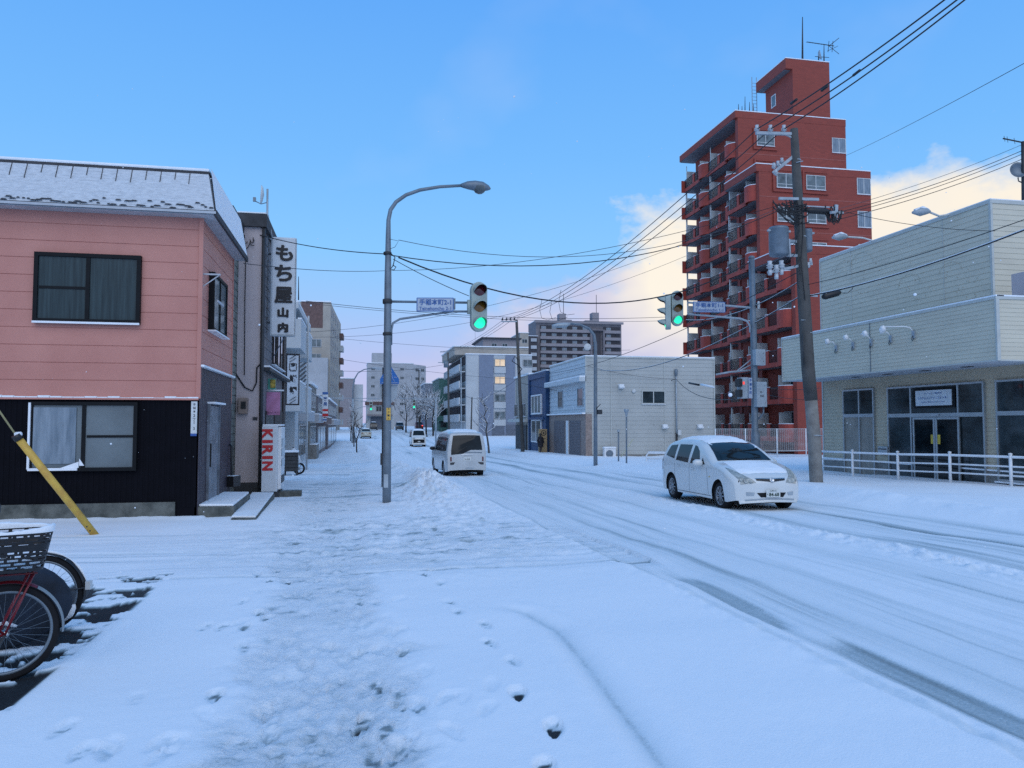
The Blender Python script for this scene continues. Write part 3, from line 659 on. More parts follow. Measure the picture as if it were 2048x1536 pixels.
mb = MB(); F3.box(mb, .2, 6.9, zl + .09, zl + .14, 0, .2); P('snow_ledge', mb, M['snow'], b3)
for y0, y1 in ((2.6, 3.5), (3.9, 6.0)): window(b3, F3, y0, y1, zl + .35, zl + 1.9, M['brown'], M['glass'], t=.06, prot=.07, cols=2 if y1 - y0 > 1.2 else 1, sill=M['snow'])
mb = MB(); F3.box(mb, 1.1, 3.2, gb - .2, gb + 2.35, 0, .03); P('entrance', mb, M['black'], b3)
mb = MB(); F3.box(mb, 6.1, 6.9, gb - .3, zt3 - .3, 0, .06); P('brown_pier', mb, M['brown'], b3)
mb = MB(); F3.box(mb, 3.4, 6.1, gb - .3, zl - 1.1, 0, .04); P('brown_panel', mb, M['brown'], b3)
mb = mbox(B3XL - .05, B3X + .1, B3Y - .12, 29.6, zt3, zp3); P('parapet', mb, M['slate'], b3)
mb = mbox(B3XL - .04, B3X + .08, B3Y - .1, 29.5, zp3, zp3 + .04); P('snow_cap', mb, M['snow'], b3)
mb = mbox(B3X - .02, B3X + .35, B3Y + 1.0, B3Y + 1.05, zt3 - 2.2, zt3 - .3)
mt = T('meter_box', 'beige gas meter box with dark dial on the pale front wall', 'meter', at(488, 812, Y=B3Y))
c = at(488, 812, Y=B3Y); P('case', mbox(c.x - .14, c.x + .12, B3Y - .16, B3Y, c.z - .22, c.z + .22), mat('beige_case', (.28, .21, .18), .6), mt, bevel=.015)
P('dial', mbox(c.x - .06, c.x + .07, B3Y - .175, B3Y - .16, c.z - .08, c.z + .12), M['black'], mt)
cb = MB(); cb.tube([at(487, 470, Y=B3Y - .03), at(492, 500, Y=B3Y - .03), at(490, 600, Y=B3Y - .03), at(489, 750, Y=B3Y - .03)], .012, 5)
cb.tube([at(470, 745, Y=B3Y - .03), at(490, 775, Y=B3Y - .03), at(505, 782, Y=B3Y - .03), at(513, 765, Y=B3Y - .03), at(514, 735, Y=B3Y - .03), at(521, 728, Y=B3Y - .03)], .02, 5)
for k in range(7):
    a = at(484 + random.uniform(-8, 24), 470 + random.uniform(-5, 20), Y=B3Y - .06); b = a + Vector((random.uniform(-.25, .25), 0, random.uniform(-.3, .1)))
    cb.tube(chair_cable(a, b, random.uniform(.03, .12), 6), .011, 4)
S('service_cables', cb, M['wire'], 'tangle of black service cables running down the pale shop wall', 'cable')
S('number_plate', mbox(*(lambda a, b: (a.x, b.x, B3Y - .03, B3Y - .01, b.z, a.z))(at(506, 834, Y=B3Y), at(515, 840, Y=B3Y))), M['dark'], 'tiny dark house number plate on the pale shop wall', 'sign')
# roof antenna dish on that building
an = T('dish_antenna', 'white satellite dish on a slim mast above the pale shop building roof', 'antenna', at(534, 440, Y=B3Y + 1))
Ya = B3Y + 1; P('mast', MB().tube([at(534, 520, Y=Ya), at(535, 378, Y=Ya)], .03), M['galv_l'], an)
P('brace', MB().tube([at(534, 425, Y=Ya), at(502, 440, Y=Ya)], .02).tube([at(536, 430, Y=Ya), at(545, 478, Y=Ya)], .02).tube([at(530, 470, Y=Ya), at(545, 480, Y=Ya)], .02), M['galv_l'], an)
cdish = at(527, 390, Y=Ya); P('dish', MB().lathe(cdish, (-1, -.12, .05), [(0, 0), (.12, .01), (.22, .035), (.28, .08), (.275, .06), (.2, .015), (0, -.02)]), M['offw'], an)
P('feed_arm', MB().tube([at(534, 405, Y=Ya), at(522, 408, Y=Ya), at(510, 402, Y=Ya)], .014).obox(at(509, 399, Y=Ya), (1, 0, 0), (0, 1, 0), (0, 0, 1), .04, .04, .06), M['galv'], an)
# ------------------------------------------------------------------ signs & shopfront things on the left
M['signw'] = mat('sign_white', (.62, .66, .70), .35, var=.04)
M['ink'] = mat('sign_black_ink', (.008, .008, .012), .5, var=.1)
M['rink'] = mat('sign_red_ink', (.50, .015, .02), .45, var=.05)
M['bink'] = mat('sign_blue_ink', (.03, .11, .33), .5, var=.05)
SY = 23.6
a = at(544, 473, Y=SY); b = at(590, 672, Y=SY)
sg = T('vertical_shop_sign', 'tall white vertical shop sign with bold black Japanese lettering on the grey side wall', 'sign', (a.x, SY, b.z))
P('box', mbox(a.x, b.x, SY, SY + .32, b.z, a.z), M['signw'], sg, bevel=.04)
P('frame', mbox(a.x - .012, b.x + .012, SY - .012, SY + .02, b.z - .01, b.z + .04).box(a.x - .012, a.x + .012, SY - .012, SY + .02, b.z + .04, a.z - .03).box(b.x - .012, b.x + .012, SY - .012, SY + .02, b.z + .04, a.z - .03), M['galv_l'], sg)
mb = MB()
for s_, u, v, hh, wd_ in (('も', 569, 506, 29, 30), ('ち', 567, 546, 30, 30), ('屋', 567, 590, 30, 31), ('山', 566, 625, 17, 18), ('内', 566, 655, 17, 17)):
    k = 22.5 / F_PX * 1.05; [text(mb, s_, at(u, v, Y=SY - .02) + Vector((dx, -.001 * i_, dz)), (1, 0, 0), ZV, hh * k, wd_ * k, bold=.0) for i_, (dx, dz) in enumerate(((0, 0), (.022, 0), (-.022, 0), (0, .02), (0, -.02), (.015, .015), (-.015, .015), (.015, -.015), (-.015, -.015)))]
P('lettering', mb, M['ink'], sg)
P('bracket', MB().tube([(B3X, SY + .15, a.z - .5), (a.x + .1, SY + .15, a.z - .5)], .03).tube([(B3X, SY + .15, b.z + .4), (a.x + .1, SY + .15, b.z + .4)], .03).tube([(a.x + .4, SY + .15, b.z), (B3X, SY + 1.6, b.z - .6)], .015), M['galv'], sg)
# vending machine
VY = 21.75; a = at(524, 852, Y=VY); b = at(554, 985, Y=VY)
gv = gz(VY); vm = T('vending_machine', 'white drinks vending machine with red vertical lettering on its side', 'vending machine', ((a.x + b.x) / 2, VY + .5, gv))
x0, x1 = a.x, b.x
P('cabinet', mbox(x0, x1, VY, VY + 1.1, b.z + .02, a.z), M['signw'], vm, bevel=.02)
P('front_panel', mbox(x1, x1 + .09, VY + .04, VY + 1.06, b.z + .08, a.z - .03), M['white'], vm, bevel=.015)
mb = MB()
for z in (a.z - .35, a.z - .62, a.z - .9): mb.box(x1 + .09, x1 + .105, VY + .12, VY + .98, z - .2, z)
P('display_window', mb, M['glass2'], vm); P('pickup_slot', mbox(x1 + .09, x1 + .11, VY + .15, VY + .8, b.z + .25, b.z + .45), M['black'], vm)
mb = MB()
P('snow_cap', mbox(x0 + .01, x1 + .08, VY + .01, VY + 1.08, a.z, a.z + .045), M['snow'], vm, bevel=.015)
mb = MB(); k = 21.3 / F_PX
for i, ch in enumerate('KIRIN'):
    hts = [22, 8, 22, 8, 22][i]
vv = [(868, 'K', 19), (883, 'I', 6), (900, 'R', 19), (915, 'I', 6), (932, 'N', 18)]
for v, ch, ln in vv: text(mb, ch, at(535, v, Y=VY - .012), (0, 0, -1), (1, 0, 0), 20 * k, ln * k, bold=.05)
P('lettering', mb, M['rink'], vm)
P('foot', mbox(x0 + .02, x1 + .05, VY + .03, VY + 1.0, gv - .25, b.z + .02), M['dark'], vm)
S('kerb_block', mbox(x1 + .02, x1 + .62, VY + .1, VY + .5, gv - .1, gv + .12), M['conc_base'], 'low dark kerb block with snow in front of the drinks machine', 'block')
# pink banner, green awning sign
BY = 24.0; a = at(528, 784, Y=BY); b = at(560, 830, Y=BY)
bn = T('pink_banner', 'small pink hanging banner with dark lettering above the drinks machine', 'banner', (a.x, BY, b.z))
P('cloth', MB().grid([[(a.x + (b.x - a.x) * i / 8, BY + .02 * math.sin(i * 1.1 + j), a.z + (b.z - a.z) * j / 8) for i in range(9)] for j in range(9)]), mat('pink_cloth', (.50, .22, .38), .8, var=.06), bn)
P('pole', MB().tube([(B3X, BY, a.z + .05), (b.x + .1, BY, a.z + .05)], .022), M['white'], bn)
k = 23.3 / F_PX; mb = MB(); text(mb, 'Happy Welcome', at(544, 791, Y=BY - .05), (1, 0, 0), ZV, 3 * k, 24 * k, .02); text(mb, 'いらっしゃい', at(544, 825, Y=BY - .05), (1, 0, 0), ZV, 4 * k, 25 * k, .03)
mb = MB(); text(mb, 'いらっしゃい', at(544, 825, Y=BY - .05), (1, 0, 0), ZV, 4 * k, 25 * k, .03)
P('lettering', mb, mat('banner_ink', (.12, .03, .07), .6), bn)
a = at(526, 757, Y=BY + .3); b = at(551, 779, Y=BY + .3)
gs_ = T('green_sign', 'small green and yellow sign just above the pink banner', 'sign', (a.x, BY + .3, b.z))
P('panel', mbox(a.x, b.x, BY + .3, BY + .36, b.z, a.z), mat('green_panel', (.10, .33, .24), .5, var=.2, vscale=4, c2=(.10, .42, .30)), gs_)
P('yellow_patch', mbox(a.x + .22, b.x - .0, BY + .285, BY + .299, b.z + .05, a.z - .03), mat('yellow_patch', (.5, .36, .06), .5, var=.3, vscale=9), gs_)
# sushi sign
SY2 = 31.5; a = at(573, 708, Y=SY2); b = at(598, 810, Y=SY2)
sg = T('black_bordered_sign', 'white vertical restaurant sign with black border, slanting strokes and black characters', 'sign', (a.x, SY2, b.z))
P('box', mbox(a.x, b.x, SY2, SY2 + .25, b.z, a.z), M['signw'], sg)
t = .045; P('border', mbox(a.x - .01, b.x + .01, SY2 - .015, SY2 + .02, b.z - .01, b.z + t).box(a.x - .01, b.x + .01, SY2 - .015, SY2 + .02, a.z - t, a.z + .01).box(a.x - .01, a.x + t - .01, SY2 - .014, SY2 + .02, b.z + t, a.z - t).box(b.x - t + .01, b.x + .01, SY2 - .014, SY2 + .02, b.z + t, a.z - t), M['ink'], sg)
mb = MB(); k = 31 / F_PX
for v in (717, 800):
    for q in (-3, 3):
        p0 = at(579, v + q + 4, Y=SY2 - .01); p1 = at(592, v + q - 4, Y=SY2 - .01); mb.bar(p0, p1, .012, .05, (0, 1, 0))
text(mb, '鮨', at(586, 757, Y=SY2 - .01), (1, 0, 0), ZV, 15 * k, 14 * k, .03); text(mb, '鯉', at(586, 781, Y=SY2 - .01), (1, 0, 0), ZV, 16 * k, 15 * k, .04); text(mb, 'Sushi', at(586, 741, Y=SY2 - .01), (1, 0, 0), ZV, 4 * k, 12 * k, .03)
c = at(586, 733, Y=SY2 - .01)
for dx, dz, hx, hz in ((0, .16, .14, .012), (-.13, .03, .012, .13), (.13, .03, .012, .13)): mb.obox(c + Vector((dx, 0, dz - .05)), (1, 0, 0), (0, 1, 0), ZV, hx, .004, hz)
text(mb, '寿', at(586, 730, Y=SY2 - .012), (1, 0, 0), ZV, 9 * k, 9 * k, .02)
P('lettering', mb, M['ink'], sg)
P('bracket', MB().tube([(B3X - .3, SY2 + .12, a.z - .4), (a.x + .05, SY2 + .12, a.z - .4)], .03).tube([(B3X - .3, SY2 + .12, b.z + .4), (a.x + .05, SY2 + .12, b.z + .4)], .03), M['galv'], sg)
# wooden bin + scooter wheel
g = G(584, 950); g.y -= .5; a = at(567, 902, Y=g.y); b = at(595, 945, Y=g.y)
bn = T('wooden_planter_box', 'dark slatted wooden box on short legs beside the scooter', 'box', (g.x, g.y, gz(g.y)))
mb = MB()
for k in range(5): mb.box(a.x, b.x, g.y, g.y + .5, b.z + .06 + k * .15, b.z + .19 + k * .15)
mb.box(a.x + .03, b.x - .03, g.y + .03, g.y + .47, b.z + .05, b.z + .82); P('slats', mb, mat('dark_wood', (.045, .045, .045), .7, var=.2), bn)
for x in (a.x + .04, b.x - .04):
    for y in (g.y + .04, g.y + .46): P('leg', mbox(x - .03, x + .03, y - .03, y + .03, gz(y) - .05, b.z + .06), M['dark'], bn)
P('snow_cap', mbox(a.x - .02, b.x + .02, g.y - .02, g.y + .52, b.z + .82, b.z + .90), M['snow'], bn, bevel=.025)
g2 = G(599, 951); sy = g2.y + 1.0; cx_ = at(598, 938, Y=sy).x; r = .25
sc_ = T('motor_scooter', 'parked scooter with snowy cover and spoked wheel behind the dark wooden box', 'scooter', (cx_ - .6, sy, gz(sy)))
zc = gz(sy) + r
for nm, xx in (('wheel', cx_), ('wheel', cx_ - 1.25)):
    wl = P(nm, MB().lathe((xx, sy - .05, zc), (0, 1, 0), [(r - .08, 0), (r - .02, 0), (r, .03), (r, .07), (r - .02, .1), (r - .08, .1), (r - .08, 0)], 28), M['rubber'], sc_)
    mb = MB().lathe((xx, sy - .02, zc), (0, 1, 0), [(0, 0), (.05, 0), (.05, .05), (0, .05)], 12)
    for q in range(6):
        a_ = q * math.pi / 3; mb.bar((xx, sy, zc), (xx + math.cos(a_) * (r - .07), sy, zc + math.sin(a_) * (r - .07)), .02, .03, (0, 1, 0))
    P('rim', mb, M['alu'], wl)
P('body', MB().tube([(cx_ - .15, sy, zc + .25), (cx_ - .35, sy, zc + .1), (cx_ - .8, sy, zc + .1), (cx_ - 1.0, sy, zc + .4), (cx_ - 1.5, sy, zc + .45)], [.1, .13, .14, .17, .1], 10), M['offw'], sc_)
P('seat', MB().obox((cx_ - 1.15, sy, zc + .6), (1, 0, 0), (0, 1, 0), ZV, .32, .13, .06), M['black'], sc_, bevel=.03)
P('leg_shield', MB().tube([(cx_ - .02, sy, zc + .2), (cx_ - .12, sy, zc + .45), (cx_ - .25, sy, zc + .85)], [.12, .16, .07], 10), M['white'], sc_)
P('handlebar', MB().tube([(cx_ - .25, sy - .3, zc + .88), (cx_ - .25, sy + .3, zc + .88)], .018), M['black'], sc_)
# ================================================================== BEIGE SHOWROOM (right)
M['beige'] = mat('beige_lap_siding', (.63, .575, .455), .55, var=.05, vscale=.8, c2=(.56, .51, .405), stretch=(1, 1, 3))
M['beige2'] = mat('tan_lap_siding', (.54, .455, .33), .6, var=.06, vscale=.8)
M['trim'] = mat('pale_trim', (.50, .51, .48), .5, var=.05)
M['board'] = mat('plywood_behind_glass', (.27, .24, .20), .35, var=.12, vscale=2, spec=.8)
WX, CX = 18.8, 17.0
YN = 18.1; YF = at(1646, 800, X=WX).y; YU = at(1984, 500, X=WX).y
zroof = at(1984, 399, X=WX).z; zct = at(1995, 592, X=CX).z; zcb = at(1995, 721, X=CX).z; YC = at(1995, 700, X=CX).y
gB = gz(20) - .05
bb = T('beige_showroom', 'beige metal sided showroom with jutting canopy and glass shopfront', 'building', (WX + 5, 24, gB))
P('wall', mbox(WX + .04, 36, YU - .0, YF - .03, gB - .4, zroof - .02).box(WX + .04, 36, YN, YU, gB - .4, zcb + .4), M['trim'], bb)
Fr = Face((WX, YF, 0), (0, -1, 0), (-1, 0, 0)); LW = YF - YU
mb = MB(); siding(mb, Fr, 0, LW, zcb + .1, zroof - .09, c=.172, d=.014)
Fq = Face((WX, YU, 0), (1, 0, 0), (0, -1, 0)); siding(mb, Fq, 0, 16, zct - .3, zroof - .09, c=.172, d=.014)
P('upper_siding', mb, M['beige'], bb, fix=False)
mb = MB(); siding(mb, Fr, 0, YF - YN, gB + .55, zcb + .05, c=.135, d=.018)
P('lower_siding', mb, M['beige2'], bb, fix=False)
mb = MB(); Fr.box(mb, -.03, LW + .02, zroof - .09, zroof + .02, -.06, .03); Fq.box(mb, .0, 16, zroof - .09, zroof + .02, -.06, .03)
Fr.box(mb, -.03, .05, gB - .3, zroof - .09, -.05, .03); Fr.box(mb, LW - .06, LW + .02, zct, zroof - .09, -.05, .025)
P('edge_trim', mb, M['trim'], bb)
mb = mbox(WX - .02, 36, YU - .02, YF, zroof + .02, zroof + .05); P('snow_cap', mb, M['snow'], bb)
mb = MB(); Fr.box(mb, 0, YF - YN, gB - .4, gB + .55, -.02, .03); P('foundation', mb, M['concrete2'], bb)
mb = MB(); Fr.box(mb, 0, YF - YN, gB + .55, gB + .60, 0, .05); P('snow_ledge', mb, M['snow'], bb)
# the canopy
Fc = Face((CX, YF, 0), (0, -1, 0), (-1, 0, 0)); LC = YF - YC; Fd = Face((CX, YC, 0), (1, 0, 0), (0, -1, 0))
cn = P('canopy', mbox(CX + .03, 34, YC + .03, YU + .1, zcb + .012, zct - .03).box(CX + .03, WX, YU, YF - .02, zcb + .012, zct - .03), M['trim'], bb)
mb = MB(); siding(mb, Fc, 0, LC, zcb + .03, zct - .07, c=.115, d=.012); siding(mb, Fd, 0, 16, zcb + .03, zct - .07, c=.115, d=.012); siding(mb, Face((WX, YF, 0), (-1, 0, 0), (0, 1, 0)), 0, WX - CX, zcb + .03, zct - .07, c=.115, d=.012); P('canopy_siding', mb, M['beige'], cn, fix=False)
mb = MB(); Fc.box(mb, -.03, LC + .03, zct - .07, zct, -.06, .03); Fd.box(mb, .0, 16, zct - .07, zct, -.06, .03); Fc.box(mb, LC - .02, LC + .04, zcb, zct - .07, -.07, .035); Fc.box(mb, -.02, .02, zcb, zct - .07, -.07, .03)
Fc.box(mb, -.02, LC + .03, zcb - .01, zcb + .03, -.05, .025); Fd.box(mb, .0, 16, zcb - .01, zcb + .03, -.05, .025); P('canopy_trim', mb, M['trim'], cn)
mb = MB(); Fc.box(mb, -.03, LC + .03, zct, zct + .05, -.25, .03); Fd.box(mb, -.0, 16, zct, zct + .05, -.25, .03); P('canopy_snow', mb, M['snow'], cn, bevel=.015)
mb = MB(); yj = at(1741, 700, X=CX).y; mb.box(CX - .022, CX, yj - .012, yj + .012, zcb + .03, zct - .07); P('joint_strip', mb, M['galv'], cn)
P('canopy_soffit', mbox(CX + .02, 34, YC + .02, YU + .12, zcb - .004, zcb + .010).box(CX + .02, WX - .02, YU + .14, YF - .02, zcb - .004, zcb + .010), M['soffit'], cn)
mb = MB()
for u in (1712, 1776, 1850, 1935): p_ = at(u, 745, X=CX + .9); mb.obox((CX + .9, p_.y, zcb - .012), (1, 0, 0), (0, 1, 0), ZV, .1, .16, .01)
P('downlight', mb, M['dark'], cn)
# ghost outlines of removed signboard letters + joint on the upper wall
mb = MB(); random.seed(11)
for cu, cv, r in ((1722, 530, .62), (1687, 540, .5), (1818, 570, .5), (1900, 545, .45)):
    c = at(cu, cv, X=WX - .03)
    pts = [c + Vector((0, math.cos(t / 7 * math.pi) * r * 1.1, math.sin(t / 7 * math.pi) * r * .75)) for t in range(8)]
    mb.tube(pts, .004, 4)
for _ in range(70):
    c = at(random.uniform(1665, 1960), random.uniform(520, 610), X=WX - .018); mb.obox(c, (1, 0, 0), (0, 1, 0), ZV, .006, .012, .012)
P('old_sign_traces', mb, mat('faded_fixings', (.46, .42, .33), .8), bb)
mb = MB()
for u in (1704, 1890): y = at(u, 600, X=WX).y; mb.box(WX - .019, WX, y - .01, y + .01, zct, zroof - .1)
P('panel_joint', mb, M['trim'], bb)
dz = at(2030, 600, X=WX); P('roof_door', mbox(WX - .05, WX, at(2048, 600, X=WX).y - .6, at(2027, 600, X=WX).y, zct + .02, at(2030, 548, X=WX).z), M['palewall'], bb)
# shopfront glazing
def fy(u): return YF - at(u, 860, X=WX).y
def fz(u, v): return at(u, v, X=WX).z
z0 = fz(1720, 968) ; zt = fz(1975, 762)
def shop(x0, x1, z0, z1, zmid, cols, low=None, top=None):
    wd = MB(); t = .06
    for z in (z0, z1 - t): Fr.box(wd, x0, x1, z, z + t, -.02, .09)
    Fr.box(wd, x0 + t, x1 - t, zmid - .06, zmid + .07, -.02, .088)
    Fr.box(wd, x0, x0 + t, z0 + t, z1 - t, -.02, .087); Fr.box(wd, x1 - t, x1, z0 + t, z1 - t, -.02, .087)
    for c in cols:
        Fr.box(wd, c - .035, c + .035, z0 + t, zmid - .06, -.02, .085); Fr.box(wd, c - .03, c + .03, zmid + .07, z1 - t, -.02, .085)
    o = P('window', wd, M['alu'], bb)
    g = MB(); Fr.box(g, x0 + .03, x1 - .03, zmid + .03, z1 - .03, .01, .045); P('pane', g, top or M['glass'], o)
    g = MB(); Fr.box(g, x0 + .03, x1 - .03, z0 + .03, zmid - .03, .01, .044); P('pane', g, low or M['glass'], o)
    s_ = MB(); Fr.box(s_, x0 - .02, x1 + .02, z0 - .05, z0 - .002, .0, .18); P('sill', s_, M['snow'], o)
    return o
zmid = fz(1725, 832)
shop(fy(1690), fy(1752), fz(1720, 968), fz(1751, 776), fz(1751, 831), [fy(1722)], low=M['board'])
so = shop(fy(1779), fy(1974), fz(1975, 976) , fz(1974, 762), fz(1974, 829), [fy(1826), fy(1921)])
shop(fy(1997), fy(2060), fz(2005, 962), fz(2005, 760), fz(2005, 827), [])
# automatic door inside the middle opening
mb = MB(); xa, xb = fy(1832), fy(1925); za, zb = gB + .05, fz(1974, 829) - .07
xm = (xa + xb) / 2
for a, b in ((xa, xa + .07), (xm - .09, xm - .012), (xm + .012, xm + .09), (xb - .07, xb)): Fr.box(mb, a, b, za, zb, .09, .13)
Fr.box(mb, xa + .07, xb - .07, zb - .07, zb, .09, .125); Fr.box(mb, xa + .07, xb - .07, za, za + .12, .09, .125)
sdr = P('sliding_door', mb, M['alu'], bb)
for a, b in ((xa + .07, xm - .09), (xm + .09, xb - .07)):
    g = MB(); Fr.box(g, a, b, za + .12, zb - .07, .095, .11); P('pane', g, M['cglass'], sdr)
for q in (-1, 1):
    g = MB(); c = Fr.p(xm + q * .15, at(1880, 878, X=WX).z, .13); Fr.box(g, xm + q * .15 - .06, xm + q * .15 + .06, c.z - .16, c.z + .14, .112, .118); P('yellow_sticker', g, mat('sticker_yellow', (.62, .45, .05), .5), sdr)
mb = MB(); Fr.box(mb, xm - .16, xm + .16, fz(1974, 829) - .02, fz(1974, 829) + .05, .09, .12); P('door_sensor', mb, M['soffit'], sdr)
# dim things standing inside, seen as shapes in the glass
sgn = T('white_company_sign', 'white rectangular sign with lines of dark Japanese lettering above the glass entrance doors', 'sign', Fr.p(xm, fz(1880, 808), .1))
x0, x1 = fy(1839), fy(1911); z0_, z1_ = fz(1911, 810), fz(1911, 778)
mb = MB(); Fr.box(mb, x0, x1, z0_, z1_, .095, .125); P('board', mb, M['signw'], sgn)
mb = MB(); Fr.box(mb, x0 - .12, x1 + .12, z0_ - .07, z1_ + .08, .05, .094); P('dark_backing', mb, M['bframe'], sgn)
mb = MB(); cxm = (x0 + x1) / 2; hh = z1_ - z0_; ww = x1 - x0
text(mb, 'デュアルホテル業務管理', Fr.p(cxm, z0_ + hh * .80, .128), (0, -1, 0), ZV, hh * .10, ww * .5, .01)
text(mb, 'システムメンテナンスセンター', Fr.p(cxm, z0_ + hh * .50, .128), (0, -1, 0), ZV, hh * .17, ww * .86, .02)
text(mb, 'System Maintenance Center', Fr.p(cxm, z0_ + hh * .23, .128), (0, -1, 0), ZV, hh * .10, ww * .66, .01)
P('lettering', mb, M['bink'], sgn)
pb = T('post_box', 'small steel wall post box beside the glass shopfront', 'post box', Fr.p(fy(1773), fz(1773, 902), .1))
x0, x1 = fy(1762), fy(1781); mb = MB(); Fr.box(mb, x0, x1, fz(1772, 908), fz(1772, 893), .02, .16); P('case', mb, M['alu'], pb, bevel=.01)
mb = MB(); Fr.box(mb, x0 + .04, x1 - .04, fz(1772, 899), fz(1772, 897), .16, .17); P('slot', mb, M['dark'], pb)
# roof floodlights on arms, canopy spotlights
for i, (u, v, tu, tv, lb) in enumerate([(1846, 424, 1900, 428, 'cobra head floodlight on the beige roof edge in front of the pale cloud'), (1683, 474, 1745, 480, 'cobra head floodlight on the beige roof edge in front of the red tower')]):
    a = at(u, v, X=WX - 1.4); b = Vector((WX + .1, at(tu, tv, X=WX).y, zroof)); b2_ = Vector((WX - .4, b.y - .0, a.z + .05))
    fl = T('roof_floodlight', lb, 'floodlight', b, group='floodlights on the beige roof')
    P('arm', MB().tube([b - Vector((0, 0, .5)), b + Vector((0, 0, .02)), b2_ , a + Vector((.2, 0, .02))], .035), M['offw'], fl)
    P('head', MB().tube([a + Vector((.25, 0, .02)), a + Vector((.1, 0, .03)), a + Vector((-.1, 0, .0)), a + Vector((-.38, 0, -.04))], [.05, .11, .14, .04], 10), M['galv_l'], fl)
    P('snow_cap', MB().tube([a + Vector((.2, 0, .07)), a + Vector((0, 0, .10)), a + Vector((-.3, 0, .03))], [.05, .09, .05], 8), M['snow'], fl)
sp_ = [(1657, 700, 1672, 697), (1692, 693, 1707, 690), (1728, 684, 1743, 682), (1765, 673, 1782, 671), (1830, 672, 1848, 676)]
ords = ['leftmost', 'second', 'middle', 'fourth', 'rightmost']
for i, (hu, hv, au, av) in enumerate([(1653, 680, 1674, 692), (1690, 672, 1708, 685), (1728, 664, 1744, 678), (1762, 658, 1783, 672), (1764, 654, 1827, 662)]):
    wy = at((1674, 1708, 1744, 1783, 1829)[i], (692, 686, 680, 673, 664)[i], X=CX); base = Vector((CX, wy.y, wy.z))
    hx = at(hu, hv, X=CX - .95)
    sl = T('spotlight', '%s of the five white spotlights on curved arms on the beige canopy' % ords[i], 'spotlight', base, group='spotlights along the canopy')
    P('bracket', MB().obox(base + Vector((-.03, 0, -.08)), (1, 0, 0), (0, 1, 0), ZV, .03, .06, .12), M['galv_l'], sl)
    P('arm', MB().tube([base + Vector((-.05, 0, .02)), base + Vector((-.16, 0, .14)), base + Vector((-.35, .1, .18)), hx], .018, 6), M['white'], sl)
    P('lamp_head', MB().lathe(hx + Vector((.0, 0, .03)), (.45, 0, -1), [(0, 0), (.06, .0), (.075, .06), (.085, .16), (.07, .16), (0, .12)], 12), M['white'], sl)
    P('cable_loop', MB().tube([base + Vector((-.05, 0, -.1)), base + Vector((-.1, .02, -.22)), base + Vector((-.05, .05, -.28)), base + Vector((-.02, 0, -.16))], .01, 5), M['dark'], sl)
# ------------------------------------------------------------------ white pipe fence
fen = T('white_pipe_fence', 'white three rail pipe fence running past the beige showroom', 'fence', G(1706, 961))
posts = [G(1706, 961), G(1797, 966), G(1899, 974), G(2023, 983)]
dv = (posts[3] - posts[0]).normalized(); p0 = posts[0]
step = (posts[3] - posts[0]).length / 3
allp = [p0 - dv * step] + [p0 + dv * step * k for k in range(0, 6)]
hts = (.30, .56, .82)
for q in allp:
    b = Vector((q.x, q.y, gh(q.x, q.y) - .1)); P('post', MB().tube([b, b + Vector((0, 0, 1.0))], .045, 10).lathe(b + Vector((0, 0, 1.0)), (0, 0, 1), [(.055, 0), (.05, .03), (0, .05)], 10), M['white'], fen)
for h in hts:
    mb = MB(); mb.tube([Vector((q.x, q.y, gh(q.x, q.y) + h)) for q in allp], .026, 8); P('rail', mb, M['white'], fen)
mb = MB(); mb.tube([Vector((q.x, q.y, gh(q.x, q.y) + h + .028)) for q in allp], .022, 6) ; P('snow_strip', mb, M['snow'], fen)
# ================================================================== RED TOWER
def brick(name, c1, c2, mortar, sc=1.0):
    m = mat(name, c1, .7, var=.05); t = m.node_tree; L = t.links; b = t.nodes['Principled BSDF']
    tcn = t.nodes.new('ShaderNodeTexCoord'); sx_ = t.nodes.new('ShaderNodeSeparateXYZ'); L.new(tcn.outputs['Object'], sx_.inputs[0])
    ad = t.nodes.new('ShaderNodeMath'); ad.operation = 'ADD'; L.new(sx_.outputs[0], ad.inputs[0]); L.new(sx_.outputs[1], ad.inputs[1])
    cb_ = t.nodes.new('ShaderNodeCombineXYZ'); L.new(ad.outputs[0], cb_.inputs[0]); L.new(sx_.outputs[2], cb_.inputs[1])
    br = t.nodes.new('ShaderNodeTexBrick'); L.new(cb_.outputs[0], br.inputs[0]); br.inputs['Scale'].default_value = sc
    br.inputs['Brick Width'].default_value = .45; br.inputs['Row Height'].default_value = .15; br.inputs['Mortar Size'].default_value = .012
    br.inputs['Color1'].default_value = (*c1, 1); br.inputs['Color2'].default_value = (*c2, 1); br.inputs['Mortar'].default_value = (*mortar, 1)
    nz = t.nodes.new('ShaderNodeTexNoise'); nz.inputs['Scale'].default_value = .35; nz.inputs['Detail'].default_value = 6; L.new(tcn.outputs['Object'], nz.inputs[0])
    mx = t.nodes.new('ShaderNodeMix'); mx.data_type = 'RGBA'; mx.blend_type = 'MULTIPLY'; mx.inputs[0].default_value = .5
    L.new(br.outputs[0], mx.inputs[6]); L.new(nz.outputs['Color'], mx.inputs[7])
    hs = t.nodes.new('ShaderNodeMix'); hs.data_type = 'RGBA'; L.new(nz.outputs[0], hs.inputs[0]); L.new(br.outputs[0], hs.inputs[6]); hs.inputs[7].default_value = (*[x * .72 for x in c1], 1)
    L.new(hs.outputs[2], b.inputs['Base Color']); return m
M['brick'] = brick('red_brick_tile', (.35, .060, .038), (.25, .042, .028), (.24, .06, .045))
M['brick_l'] = mat('pale_red_band', (.36, .10, .08), .7); M['brick_d'] = mat('red_balcony_panel', (.38, .055, .035), .65, var=.16, vscale=.9)
M['slab_u'] = mat('balcony_underside', (.15, .15, .17), .8, var=.1)
